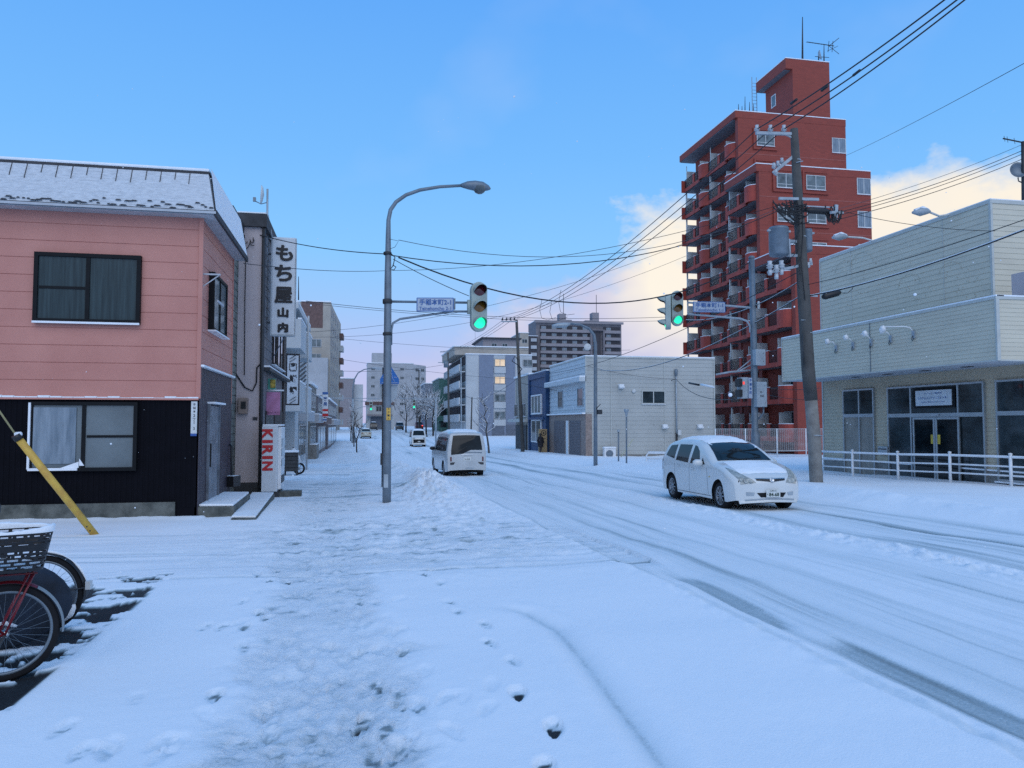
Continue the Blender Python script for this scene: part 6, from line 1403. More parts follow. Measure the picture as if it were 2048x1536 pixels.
# white / blue-grey five storey apartments
YW = 125.0; XW = at(932, 800, Y=YW).x; XWR = at(1064, 800, Y=YW).x; zw = at(960, 709, Y=YW).z; YWF = at(898, 800, X=XW).y; gw = gz(YW) - .2
wa = T('white_apartment_block', 'white five storey apartments with blue grey panels and two glowing windows', 'apartment building', ((XW + XWR) / 2, YW + 5, gw))
P('wall', mbox(XW + .02, XWR, YW + .02, YWF, gw - .5, zw), M['w1'], wa); zc = at(960, 694, Y=YW + 1).z
P('roof_storey', mbox(at(903, 700, Y=YW + 1).x + .5, XWR - .5, YW + 1, YWF - 4, zw, zc), M['cream'], wa); P('roof_snow', mbox(XW - .1, XWR, YW - .1, YW + 1, zw, zw + .15), M['snow'], wa)
P('roof_snow', mbox(at(903, 700, Y=YW + 1).x + .3, XWR - .4, YW + .8, YWF - 4, zc, zc + .15), M['snow'], wa)
Fw = Face((XW, YW, 0), (1, 0, 0), (0, -1, 0)); Fw2 = Face((XW, YW, 0), (0, 1, 0), (-1, 0, 0)); fh = (zw - gw) / 5
xp = lambda u: at(u, 800, Y=YW).x - XW
for u0, u1 in ((958, 987), (1011, 1030)): mb = MB(); Fw.box(mb, xp(u0), xp(u1), gw + fh * .9, zw - .05, 0, .12); P('blue_panel', mb, M['bluegrey'], wa)
mb = MB(); Fw.box(mb, xp(958), xp(1064), gw - .3, gw + fh * .88, 0, .15); P('garage_front', mb, M['bluegrey'], wa)
mb = MB(); Fw.box(mb, xp(984), xp(1008), gw, gw + 2.2, .15, .2); Fw.box(mb, xp(1012), xp(1045), gw, gw + 2.2, .15, .2); P('garage_door', mb, M['slateb'], wa)
zs = [at(1000, v, Y=YW).z for v in (733, 768, 803, 838)]
wins(wa, Fw, [xp(989)], zs, xp(1011) - xp(989) - .05, 1.25, M['alu'], M['glass2'], lit=((0, 0), (0, 1)), litmat=M['lit'], t=.09, prot=.12)
wins(wa, Fw, [xp(1046)], zs, 1.6, 1.2, M['alu'], M['glass2'], t=.09, prot=.12)
mb = MB()
for z in zs: Fw.box(mb, xp(988), xp(1011), z - 1.1, z - .08, .0, .25)
P('balcony_fronts', mb, M['w1'], wa, kind='stuff')
for k in range(4):
    z = gw + fh * (k + 1); mb = MB(); Fw2.box(mb, .6, YWF - YW - .4, z - .1, z + 1.15, .9, 1.1); Fw2.box(mb, .6, YWF - YW - .4, z - .15, z, 0, 1.1); P('balcony', mb, M['w1'], wa)
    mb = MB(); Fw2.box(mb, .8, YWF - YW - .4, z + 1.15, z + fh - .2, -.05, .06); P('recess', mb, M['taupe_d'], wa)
# cream building, blue shop next to the grey siding one
YBl = GYB; xb_ = GX - .1
zbl = at(1100, 741, X=GX).z; YB2 = at(1064, 800, X=GX).y
bs = T('blue_shop', 'narrow deep blue shop building with tall white framed window', 'shop', (GX + 3, GYB + 3, gz(65)))
P('wall', mbox(GX - .25, GX + 8, GYB + .05, YB2, gz(65) - .5, zbl), M['blueb'], bs); P('roof_snow', mbox(GX - .3, GX + 8, GYB + .05, YB2, zbl, zbl + .1), M['snow'], bs)
Fb = Face((GX - .25, GYB + .05, 0), (0, 1, 0), (-1, 0, 0)); LB = YB2 - GYB; gb_ = gz(65)
mb = MB(); Fb.box(mb, 0, .4, gb_, zbl, 0, .12); Fb.box(mb, LB - .5, LB, gb_, zbl, 0, .12); Fb.box(mb, .4, LB - .5, zbl - .5, zbl, 0, .12); Fb.box(mb, .4, LB - .5, gb_ + 2.9, gb_ + 3.1, 0, .25); P('blue_frame', mb, M['blueb'], bs)
window(bs, Fb, LB * .25, LB * .8, zbl - 3.6, zbl - 1.9, M['white'], M['glass2'], t=.12, prot=.15, cols=3, sill=M['snow'])
window(bs, Fb, LB * .25, LB * .8, gb_ + .9, gb_ + 2.9, M['white'], M['glass'], t=.12, prot=.15, cols=2)
p = at(1086, 905, Y=GYB - .3); ps = T('tan_pillar_sign', 'tan pillar sign with a round emblem standing before the blue shop', 'sign', (p.x, p.y, gz(p.y)))
a, b = at(1078, 903, Y=GYB - .4), at(1094, 858, Y=GYB - .4); P('panel', mbox(a.x, b.x, GYB - .4, GYB - .15, a.z - .3, b.z), mat('tan_sign', (.42, .30, .16), .6, var=.08), ps)
mb = MB(); c = at(1087, 866, Y=GYB - .41); mb.lathe(c, (0, -1, 0), [(.17, 0), (.2, .004), (.23, 0)], 20); mb.lathe(c, (0, -1, 0), [(.0, 0.003), (.08, .003)], 10)
k = 60 / F_PX; text(mb, 'おしぼり', at(1087, 877, Y=GYB - .41), (1, 0, 0), ZV, 3 * k, 10 * k, .02); P('emblem', mb, M['brown'], ps)
r = block('cream_shop', 'cream two storey shop left of the deep blue shop', GX - .2, GX + 8, YB2 + .1, at(1031, 800, X=GX - .2).y, at(1062, 750, X=GX).z, M['cream'], 'shop')
Fb2 = Face((GX - .2, YB2 + .1, 0), (0, 1, 0), (-1, 0, 0)); wins(r, Fb2, [1.5, 5.2], [gb_ + 3.2], 1.8, 1.3, M['alu'], M['glass'], t=.1, sill=M['snow'])
mb = MB(); Fb2.box(mb, .2, 8, gb_ + 2.7, gb_ + 3.0, 0, .5); P('ledge', mb, M['trim'], r); mb = MB(); Fb2.box(mb, 1, 6, gb_, gb_ + 2.4, 0, .1); P('shopfront', mb, M['dark'], r)
# right side beyond: green and slate buildings
Yg = 152; xg = at(893, 800, Y=Yg).x; x0 = at(878, 800, Y=Yg).x
r = block('green_building', 'green clad three storey building with snowy roof right of the far traffic lights', x0, xg + 6, Yg, Yg + 14, at(885, 757, Y=Yg).z, M['greenb']); F_ = Face((x0, Yg, 0), (1, 0, 0), (0, -1, 0))
mb = MB(); F_.box(mb, -1.2, 5, at(880, 842, Y=Yg).z, at(880, 832, Y=Yg).z, 0, .8); P('canopy', mb, M['greenb'], r)
F2_ = Face((x0, Yg, 0), (0, 1, 0), (-1, 0, 0)); wins(r, F2_, [1.5, 6, 10.5], [gz(Yg) + 3.5, gz(Yg) + 6.6], 2.2, 1.6, M['w2'], M['glass'], t=.12, prot=.1)
mb = MB(); F_.box(mb, 2.0, 3.6, gz(Yg) + 3, gz(Yg) + 10, 0, .3); P('grey_fin', mb, M['w2'], r)
mb = MB(); F_.box(mb, .3, 1.5, gz(Yg) + 1, gz(Yg) + 5.5, 0, .05); P('dark_window', mb, M['glass'], r)
block('slate_blue_house', 'slate blue block between the green building and the pale hilltop flats', at(850, 800, Y=205).x, at(869, 800, Y=205).x, 205, 218, at(860, 767, Y=205).z, M['slateb'])
# pale flats at the end of the street
Yc = 255; xa, xb = at(734, 800, Y=Yc).x, at(826, 800, Y=Yc).x; zt_ = at(800, 727, Y=Yc).z
r = block('pale_hilltop_flats', 'pale block of flats closing the end of the street, stair tower on its roof', xa, xb, Yc, Yc + 16, zt_, M['w2'], 'apartment building'); F_ = Face((xa, Yc, 0), (1, 0, 0), (0, -1, 0))
P('stair_tower', mbox(at(744, 700, Y=Yc + 2).x, at(784, 700, Y=Yc + 2).x, Yc + 2, Yc + 9, zt_, at(760, 706, Y=Yc + 2).z), M['w2'], r)
wins(r, F_, [1.2, 6.2, 10.6], [zt_ - 2.4 - 2.85 * k for k in range(6)], 1.3, 1.0, M['w2'], M['glass'], t=.12)
F2_ = Face((xb, Yc, 0), (1, .55, 0), (.5, -1, 0)); P('side_wing', MB().plate([F2_.p(0, gz(Yc)), F2_.p(5, gz(Yc)), F2_.p(5, zt_ - .5), F2_.p(0, zt_ - .2)], (0, 6, 0)), M['w2'], r)
wins(r, F2_, [.8, 3.0], [zt_ - 2.6 - 2.85 * k for k in range(6)], 1.4, 1.1, M['w2'], M['glass'], t=.12)
Yd = 185; xa, xb = at(733, 800, Y=Yd).x, at(772, 800, Y=Yd).x
r = block('white_corner_house', 'white low house with brown roof band behind the left far traffic light', xa, xb + 2, Yd, Yd + 10, at(750, 803, Y=Yd).z, M['w1']); F_ = Face((xa, Yd, 0), (1, 0, 0), (0, -1, 0)); zz = at(750, 803, Y=Yd).z
P('roof_band', mbox(xa - .3, xb + 2, Yd - .3, Yd + 5, zz - .8, zz - .0), M['brownb'], r); wins(r, F_, [2.2, 4.5], [gz(Yd) + 4.2], 1.4, 1.3, M['w2'], M['glass'], t=.1)
mb = MB(); F_.box(mb, .2, xb - xa + 1.5, gz(Yd) + 3.1, gz(Yd) + 3.5, 0, 1.5); P('awning', mb, M['taupe_l'], r); mb = MB(); F_.box(mb, 1.0, xb - xa, gz(Yd), gz(Yd) + 2.9, 0, .1); P('shopfront', mb, M['slateb'], r)
Ye = 225; r = block('grey_storage_block', 'plain grey block between the brown topped tower and the street lamp', at(676, 800, Y=Ye).x, at(708, 800, Y=Ye).x, Ye, Ye + 20, at(690, 757, Y=Ye).z, M['taupe_l'])
P('side_strip', mbox(at(708, 800, Y=Ye).x + .02, at(726, 800, Y=Ye).x, Ye + 2, Ye + 18, gz(Ye) - .3, at(715, 768, Y=Ye).z), M['w1'], r)
# brown topped apartment tower on the left
Yt = 148; xa, xb = at(600, 800, Y=Yt).x, at(659, 800, Y=Yt).x; zt_ = at(640, 604, Y=Yt).z
tw = T('brown_topped_apartment_tower', 'beige apartment tower with brown tiled top floors on the left of the street', 'apartment building', (xb, Yt, gz(Yt)))
zbr = at(640, 656, Y=Yt).z
P('wall', mbox(xa, xb, Yt, Yt + 14, gz(Yt) - .5, zbr), M['cream'], tw); P('brown_top', mbox(xa, xb - 1.4, Yt - .02, Yt + 14, zbr, zt_), M['brownb'], tw); P('cream_corner', mbox(xb - 1.4, xb, Yt, Yt + 14, zbr, zt_), M['cream'], tw)
P('roof_snow', mbox(xa, xb + .1, Yt - .2, Yt + 14, zt_, zt_ + .2), M['snow'], tw)
F_ = Face((xb, Yt, 0), (-1, 0, 0), (0, -1, 0)); wins(tw, F_, [1.6, 4.2], [zbr - 3.6 - 2.75 * k for k in range(3)], 1.8, 1.5, M['w2'], M['glass2'], t=.1, prot=.1)
# lower tiled annex in front, and its street side
P('tiled_annex', mbox(xa, xb - .3, Yt - 3, Yt - .03, gz(Yt) - .5, at(640, 718, Y=Yt).z), M['w2'], tw)
sidev = Vector((at(680, 800, d=176).x - xb, at(680, 800, d=176).y - Yt, 0)); F2_ = Face((xb, Yt, 0), sidev, (sidev.y, -sidev.x, 0)); Ls = sidev.length
mb = MB(); mb.plate([F2_.p(0, gz(Yt) - .5), F2_.p(Ls, gz(Yt) - .5), F2_.p(Ls, zt_), F2_.p(0, zt_)], F2_.n * -6); P('side_wall', mb, M['cream'], tw)
wins(tw, F2_, [2, 7, 13, 19], [zt_ - 2.4 - 2.75 * k for k in range(9)], 1.3, 1.4, M['w2'], M['glass'], t=.15, prot=.15, cols=1)
for k in range(9): mb = MB(); z = zt_ - 3 - 2.75 * k; F2_.box(mb, Ls - 5, Ls - .5, z - .9, z + .3, .0, .8); P('balcony', mb, M['w1'] if k % 2 else M['brownb'], tw)
# white balcony building left
XL = B3X + .05; y0 = 34.0; y1 = at(610, 800, X=XL).y
y1 = 42.0; zl_ = at(590, 600, X=XL).z
wb = T('white_balcony_building', 'white three storey building with solid white balconies behind the black bordered sign', 'building', (XL - 3, 38, gz(38)))
gl_ = gz(38)
P('wall', mbox(-12, XL - 1.7, y0, y1, gl_ - .5, zl_ - .2), M['w1'], wb); Fb = Face((XL - 1.7, y0, 0), (0, 1, 0), (1, 0, 0))
P('roof_slab', mbox(-12, XL + .1, y0 - .3, y1 + .3, zl_ - .25, zl_), M['w1'], wb); P('roof_snow', mbox(-12, XL + .1, y0 - .3, y1 + .3, zl_, zl_ + .08), M['snow'], wb)
P('stair_column', mbox(XL - 1.7, XL - .25, y0 + 3.2, y0 + 5.2, gl_ - .4, zl_ - .25), M['w1'], wb)
for zb in (gl_ + 2.9, gl_ + 5.6):
    for ya, yb_ in ((y0, y0 + 3.15), (y0 + 5.25, y1)):
        P('balcony', mbox(XL - 1.7, XL + .2, ya, yb_, zb - .15, zb).box(XL + .08, XL + .2, ya, yb_, zb, zb + 1.1).box(XL - 1.7, XL + .08, ya, ya + .12, zb, zb + 1.1), M['w1'], wb)
        P('balcony_snow', mbox(XL + .06, XL + .22, ya, yb_, zb + 1.1, zb + 1.16), M['snow'], wb)
        window(wb, Fb, ya - y0 + .5, yb_ - y0 - .4, zb + .05, zb + 2.0, M['alu'], M['glass'], t=.06, prot=.05)
    mb = MB(); mb.tube([(XL + .25, y0 + 4.0, gl_), (XL + .25, y0 + 4.0, zl_)], .05, 6)
P('drain_pipe', mb, M['w1'], wb)
S('roof_mast', MB().tube([at(597, 600, Y=36), at(597, 553, Y=36)], [.03, .015], 5), M['dark'], 'thin roof mast standing on the white balcony building', 'mast')
for yk, (ua, ub, vt) in zip((48, 56, 66, 78), ((618, 640, 770), (628, 652, 742), (636, 660, 760), (646, 668, 785))): pass
def lowshop(name, label, ya, yb_, xr, zt, m, sgm=None):
    r = block(name, label, xr - 7, xr, ya, yb_, zt, m, 'shop'); F_ = Face((xr, ya, 0), (0, 1, 0), (1, 0, 0)); g = gz(ya); L = yb_ - ya
    window(r, F_, .6, L - .6, g + .3, g + 2.3, M['alu'], M['glass'], t=.08, prot=.06, cols=3)
    if zt - g > 4.5: window(r, F_, 1, L - 1, g + 3.6, min(zt - .5, g + 4.9), M['alu'], M['glass2'], t=.08, prot=.06, cols=2)
    mb = MB(); F_.box(mb, .2, L - .2, g + 2.5, g + 3.1, 0, .6); P('awning', mb, sgm or M['w2'], r); mb = MB(); F_.box(mb, .2, L - .2, g + 3.1, g + 3.17, 0, .6); P('awning_snow', mb, M['snow'], r)
    return r
r1 = lowshop('louvred_shop', 'pale shop with slanting dark louvres next to the white balcony building', 46.8, 54, -3.5, at(630, 745, X=-3.5).z, M['w1'])
mb = MB()
for k in range(6): mb.bar((-3.45, 47.5, gz(47) + 4.6 + k * .28), (-3.45, 53, gz(47) + 5.3 + k * .28), .05, .08)
P('louvres', mb, M['dark'], r1)
lowshop('siding_shop', 'low cream sided shop further along the left pavement', 55, 63, -3.3, gz(55) + 5.2, M['cream_d'])
lowshop('grey_shop', 'low grey shop before the red vending machine on the left pavement', 64, 80, -3.25, gz(70) + 4.8, M['taupe'], M['brownb'])
lowshop('tan_shop', 'tan low shop furthest along the left pavement', 82, 112, -3.1, gz(90) + 5.2, M['taupe'])
def polesign(label, u0, u1, v0, v1, Y, m, stripes, cat='sign', ink=None, txt=''):
    a, b = at(u0, v0, Y=Y), at(u1, v1, Y=Y); r = T('hanging_sign', label, cat, (a.x, Y, b.z)); P('panel', mbox(a.x, b.x, Y, Y + .2, b.z, a.z), m, r); h = a.z - b.z
    for f0, f1, mm in stripes: P('band', mbox(a.x + .001, b.x - .001, Y - .02, Y - .002, b.z + h * f0, b.z + h * f1), mm, r)
    if txt:
        mb = MB()
        for i, c in enumerate(txt): text(mb, c, ((a.x + b.x) / 2, Y - .025, a.z - h * (.25 + .6 * (i + .5) / len(txt))), (1, 0, 0), ZV, h * .42 / len(txt), None, .02)
        P('lettering', mb, ink or M['bink'], r)
    P('bracket', MB().tube([(a.x - .8, Y + .1, a.z - .3), (a.x, Y + .1, a.z - .3)], .03), M['galv'], r)
    return r
polesign('white hanging sign with a blue top band beyond the white balcony building', 645, 656, 784, 818, 62, M['signw'], ((.86, 1, M['bink']),), txt='薬局')
polesign('small red and white hanging sign below the blue topped sign', 645, 656, 818, 833, 60, M['rink'], ((.4, .7, M['signw']),))
polesign('small white and blue sign board under the red and white sign', 645, 653, 836, 843, 60, M['signw'], ((.3, .7, M['bink']),))
def smallbox(name, label, cat, u0, u1, v0, v1, d, m, dep=.8, snow=True, rec=None, front=None):
    p = G((u0 + u1) / 2, v1); Y = p.y; a, b = at(u0, v0, Y=Y), at(u1, v1, Y=Y); r = T(name, label, cat, ((a.x + b.x) / 2, Y + dep / 2, gz(Y)))
    P('body', mbox(a.x, b.x, Y, Y + dep, gz(Y) - .1, a.z), m, r, bevel=.02)
    if front: P('front', mbox(a.x + .08, b.x - .08, Y - .02, Y, gz(Y) + .3 * (a.z - gz(Y)), a.z - .1), front, r)
    if snow: P('snow_cap', mbox(a.x - .02, b.x + .02, Y - .02, Y + dep + .02, a.z, a.z + .08), M['snow'], r, bevel=.03)
    return r
smallbox('concrete_trough', 'concrete trough topped with snow outside the white balcony building', 'trough', 608, 633, 890, 918, 0, M['concrete2'], 3.2)
smallbox('storage_bin', 'white steel storage bin with a dark lid edge beside the concrete trough', 'bin', 580, 609, 882, 921, 0, M['offw'], 1.2, front=M['galv_l'])
p = G(581, 925); S('short_post', MB().tube([(p.x, p.y, gz(p.y) - .1), (p.x, p.y, at(581, 872, Y=p.y).z)], .07, 8), M['galv_l'], 'short grey green post standing before the white storage bin', 'post')
smallbox('red_vending_machine', 'red drinks machine far along the left pavement', 'vending machine', 637, 648, 846, 878, 0, M['rink'], .7, front=M['signw'])
smallbox('white_kiosk_box', 'white box beside the red drinks machine on the left pavement', 'box', 626, 636, 862, 893, 0, M['white'], .8)
# ================================================================== STREET TREES
def tree(name, label, base, h, spread, group, seed, lean=0, n1=9, snow=True, mt='barkd', thick=.05, clump=False):
    rs_ = random.Random(seed); t = T(name, label, 'tree', base, 0, group); tr = MB(); br = MB(); sn = MB(); b0 = Vector(base) - Vector((0, 0, .15))
    pts = [b0 + Vector((rs_.uniform(-.04, .04) * i + lean * i / 8, rs_.uniform(-.04, .04) * i, h * i / 8)) for i in range(9)]
    tr.tube(pts, [thick * (1 - .1 * i) for i in range(9)], 8)
    def grow(p, d, L, r, lv):
        q = [p]; 
        for i in range(3):
            d = (d + Vector((rs_.uniform(-.25, .25), rs_.uniform(-.25, .25), rs_.uniform(-.02, .25)))).normalized(); q.append(q[-1] + d * L / 3)
        br.tube(q, [r, r * .8, r * .6, r * .3], 4, False)
        if snow: sn.tube([x + Vector((0, 0, r * .9)) for x in q], [r * .9, r * .9, r * .7, r * .4], 4, False)
        if lv > 0:
            for k in range(3): i = rs_.randint(1, 3); grow(q[i], (d + Vector((rs_.uniform(-.9, .9), rs_.uniform(-.9, .9), rs_.uniform(-.1, .7)))).normalized(), L * .6, r * .55, lv - 1)
    for k in range(n1):
        i = rs_.uniform(2.2, 7.6); j = int(i); p = pts[j].lerp(pts[j + 1], i - j); a = rs_.uniform(0, 6.28)
        grow(p, Vector((math.cos(a), math.sin(a), rs_.uniform(.4, 1.1))).normalized(), spread * (1.15 - i / 12), thick * .35, 2)
    P('trunk', tr, M[mt], t, fix=False); P('crown', br, M[mt], t, fix=False)
    if snow: P('snow_on_branches', sn, M['snow'], t, fix=False)
    return t
M['barkd'] = mat('dark_bark', (.035, .03, .03), .9, var=.3, bump=.5); M['barkg'] = mat('grey_bark', (.10, .095, .095), .9, var=.3, bump=.5)
sap = [(714, 905, 'nearest'), (708, 893, 'second'), (704, 884, 'third'), (701, 878, 'fourth')]
for i, (u, v, o_) in enumerate(sap):
    p = G(u, v); h = (v - 805 + i * 8) / F_PX * p.y; tree('sapling', '%s bare sapling in the row along the left pavement kerb' % o_, (p.x, p.y, gz(p.y)), h * .8, .9, 'saplings along the left kerb', 30 + i, n1=12, thick=.07, snow=i > 0)
p = G(978, 905); tree('bare_tree', 'tall slender bare tree before the white and blue apartments', (p.x, p.y, gz(p.y)), (905 - 782) / F_PX * p.y, 1.3, 'trees', 50, lean=-.5, n1=12, thick=.10, mt='barkg')
for i, (u, vb, vt, d, lb) in enumerate(((812, 868, 790, 150, 'leftmost snowy tree in the clump beyond the far right traffic light'), (834, 872, 772, 145, 'tallest snowy tree in the clump beyond the far right traffic light'), (852, 874, 795, 135, 'bushy snowy tree before the slate blue block'), (866, 876, 800, 130, 'small snowy tree nearest the green building'), (840, 868, 800, 160, 'middle snowy tree behind the far right traffic light'))):
    p = at(u, vb, d=d); h = (vb - vt) / F_PX * d; tree('snowy_tree', lb, (p.x, p.y, gz(p.y)), h, h * .42, 'snowy trees at the bend', 60 + i, n1=26, thick=.16)
# ================================================================== POLES, SIGNALS, LAMPS
M['sigbody'] = mat('signal_housing', (.36, .42, .39), .45, var=.08); M['lr'] = mat('red_lens_off', (.10, .006, .010), .15, var=.3, vscale=12, spec=.8); M['ly'] = mat('amber_lens_off', (.24, .10, .01), .2, var=.2, vscale=12, spec=.7)
M['lg'] = mat('green_lens_lit', (.02, .5, .3), .3, emit=(.02, .92, .47), estr=1.15, var=.1)
M['signb'] = mat('street_sign_face', (.42, .47, .55), .45, var=.05); M['bluesign'] = mat('blue_sign_face', (.012, .13, .42), .4, var=.06)
def signal_head(parent, c, n, s=1.0, back=False):
    """three-aspect vertical head, c centre, n facing direction"""
    n = Vector(n).normalized(); r = ZV.cross(n).normalized(); c = Vector(c)
    pts = []
    for k in range(24):
        a = 2 * math.pi * k / 24; off = .40 if math.sin(a) >= 0 else -.40; pts.append(c + r * (math.cos(a) * .205 * s) + ZV * ((math.sin(a) * .215 + off) * s) - n * .09 * s)
    h = P('signal_head', MB().plate(pts, n * .18 * s), M['sigbody'], parent, bevel=.02 * s)
    for i, mm in enumerate(('lg', 'ly', 'lr')):
        q = c + ZV * ((-.40 + .40 * i) * s) + n * .09 * s
        P('lens', MB().lathe(q, n, [(0, .035 * s), (.08 * s, .028 * s), (.135 * s, .006 * s), (.15 * s, 0)], 24), M[mm], h, label=('lit green lens', 'unlit amber lens', 'unlit red lens')[i])
        rows = []
        for k in range(15):
            a = R(-20) + R(220) * k / 14; d = r * math.cos(a) + ZV * math.sin(a); L_ = (.25 * max(0, math.sin(a)) ** .5 + .03) * s
            rows.append([q + d * .163 * s, q + d * .168 * s + n * L_ * .5 - ZV * .01, q + d * .160 * s + n * L_ - ZV * .03 * s, q + d * .150 * s + n * L_ - ZV * .03 * s, q + d * .150 * s])
        P('visor', MB().grid(rows), M['sigbody'], h, fix=False); P('visor_lining', MB().grid([[x[4] - (x[4] - q) * .02, x[3] - (x[3] - q) * .02] for x in rows]), M['black'], h, fix=False)
    return h
def name_sign(parent, p0, p1, zc, hh, big, small, n=(0, -1, 0)):
    p0, p1 = Vector(p0), Vector(p1); r = (p1 - p0).normalized(); n = Vector((r.y, -r.x, 0)); c = (p0 + p1) / 2; c.z = zc; w_ = (p1 - p0).length
    o = P('name_board', MB().obox(c, r, n, ZV, w_ / 2, .03, hh / 2), M['signb'], parent, bevel=.01)
    fr = MB()
    for q in (-1, 1): fr.obox(c + ZV * (q * (hh / 2 - .012)) + n * .031, r, n, ZV, w_ / 2 - .01, .004, .008); fr.obox(c + r * (q * (w_ / 2 - .012)) + n * .031, r, n, ZV, .008, .0035, hh / 2 - .02)
    P('board_border', fr, M['bluesign'], o)
    mb = MB(); text(mb, big, c + ZV * hh * .17 + n * .036, r, ZV, hh * .44, w_ * .86, .02); text(mb, small, c - ZV * hh * .28 + n * .036, r, ZV, hh * .24, w_ * .86, .015); P('lettering', mb, M['bink'], o)
    return o
LP = G(773, 1006); lpz = LP.z
lp = T('street_lamp', 'tall grey curved street lamp at the pavement corner carrying the nearest left traffic light', 'street lamp', (LP.x, LP.y, lpz))
def lpt(u, v, dY=0): return at(u, v, Y=LP.y + dY)
c0 = lpt(773.5, 1008); c0.z = lpz - .3
P('pole', MB().tube([c0, lpt(774, 900), lpt(775, 700), lpt(776, 560), lpt(776.5, 470), lpt(777, 440), lpt(781, 420), lpt(792, 404), lpt(812, 390), lpt(840, 380), lpt(880, 373.5), lpt(925, 371)], [.105, .10, .094, .085, .062, .052, .05, .048, .046, .044, .040, .036], 16), M['galv'], lp)
a = lpt(922, 371); b = lpt(981, 378)
P('lamp_head', MB().tube([a, lpt(935, 370.5), lpt(950, 371.5), lpt(965, 373), lpt(976, 376), b], [.045, .10, .13, .12, .07, .02], 14), M['galv'], lp)
mbx = MB().lathe(lpt(959, 376), (0.05, 0, -1), [(.16, -.02), (.155, .05), (.12, .11), (.06, .145), (0, .155)], 18); P('lamp_glass', mbx, M['glass2'], lp)
P('band', MB().lathe(lpt(774.7, 603), (0, 0, 1), [(.10, -.06), (.115, -.05), (.115, .05), (.10, .06)], 16).lathe(lpt(774.7, 668), (0, 0, 1), [(.10, -.04), (.112, -.03), (.112, .03), (.10, .04)], 16).lathe(lpt(775, 507), (0, 0, 1), [(.08, -.04), (.1, -.03), (.1, .03), (.08, .04)], 16), M['dark'], lp)
P('arm', MB().tube([lpt(776, 603), lpt(945, 605.5)], .03, 10).tube([lpt(783, 690), lpt(783, 660), lpt(786, 646), lpt(800, 638), lpt(905, 623), lpt(945, 623)], [.022, .025, .028, .028, .028, .028], 10), M['galv'], lp)
signal_head(lp, lpt(957, 614), (.12, -1, -.05), 1.02)
P('signal_clamp', MB().tube([lpt(938, 600), lpt(938, 628)], .05, 8), M['sigbody'], lp)
P('arm_clip', MB().box(*(lambda q: (q.x - .03, q.x + .03, q.y - .05, q.y + .05, q.z - .11, q.z + .16))(lpt(908, 610))), M['galv'], lp)
name_sign(lp, lpt(833, 610, -.06), lpt(907, 610, -.06), lpt(870, 610).z, .345, '手稲本町2-1', 'Teinehoncho 2-1')
mb = MB(); q = lpt(777, 828, -.11); mb.obox(q, (1, 0, 0), (0, 1, 0), ZV, .05, .006, .15); ys = P('yellow_sticker', mb, M['yellow'], lp)
mb = MB()
for i, c in enumerate('スクール'): text(mb, c, lpt(777, 818 + 6.4 * i, -.122), (1, 0, 0), ZV, .05, .05, .01)
P('sticker_lettering', mb, M['dark'], ys)
P('cable_loop', MB().tube([lpt(781, 506, -.1), lpt(790, 515, -.1), lpt(786, 532, -.1), lpt(781, 538, -.1), lpt(788, 540, -.1), lpt(792, 534, -.1), lpt(785, 530, -.1)], .012, 5).tube([lpt(779, 478, -.08), lpt(797, 482, -.08), lpt(790, 494, -.08), lpt(780, 498, -.08)], .006, 5), M['wire'], lp)
P('inspection_cover', MB().obox(lpt(772, 962, -.1), (1, 0, 0), (0, 1, 0), ZV, .05, .012, .16), M['galv_l'], lp)
# blue crossing sign on a thin post behind
CPg = G(765, 976); cp_ = T('crossing_sign', 'blue pedestrian crossing sign half hidden behind the tall grey lamp pole', 'sign', (CPg.x, CPg.y, gh(CPg.x, CPg.y)))
def cpt(u, v, dY=0): return at(u, v, Y=CPg.y + dY)
b_ = cpt(765, 980); P('post', MB().tube([b_ - Vector((0, 0, .3)), cpt(767, 735)], .035, 8), M['dark'], cp_)
pts = [cpt(760, 768, -.06), cpt(798, 768, -.06), cpt(798, 758, -.06), cpt(781, 731, -.06), cpt(777, 731, -.06), cpt(760, 758, -.06)]
o = P('sign_face', MB().plate(pts, (0, .02, 0)), M['bluesign'], cp_)
mb = MB(); mb.bar(cpt(763, 765.5, -.07), cpt(795, 765.5, -.07), .006, .03, (0, 1, 0)); mb.bar(cpt(783, 746, -.07), cpt(785, 757, -.07), .006, .05, (0, 1, 0)); mb.bar(cpt(785, 757, -.07), cpt(789, 763, -.07), .006, .03, (0, 1, 0)); mb.bar(cpt(788, 754, -.07), cpt(794, 755, -.07), .006, .02, (0, 1, 0)); mb.bar(cpt(765, 755, -.07), cpt(768, 754, -.07), .006, .02, (0, 1, 0)); mb.lathe(cpt(781, 742, -.07), (0, -1, 0), [(0, .002), (.035, .002)], 10)
P('sign_marks', mb, M['white'], o)
P('sign_back', MB().plate([cpt(759, 769, .05), cpt(796, 769, .05), cpt(794, 792, .05), cpt(783, 806, .05), cpt(766, 802, .05), cpt(759, 790, .05)], (0, .02, 0)), M['galv_l'], cp_)
P('box', MB().obox(cpt(764, 918, -.02), (1, 0, 0), (0, 1, 0), ZV, .05, .06, .18), M['dark'], cp_)
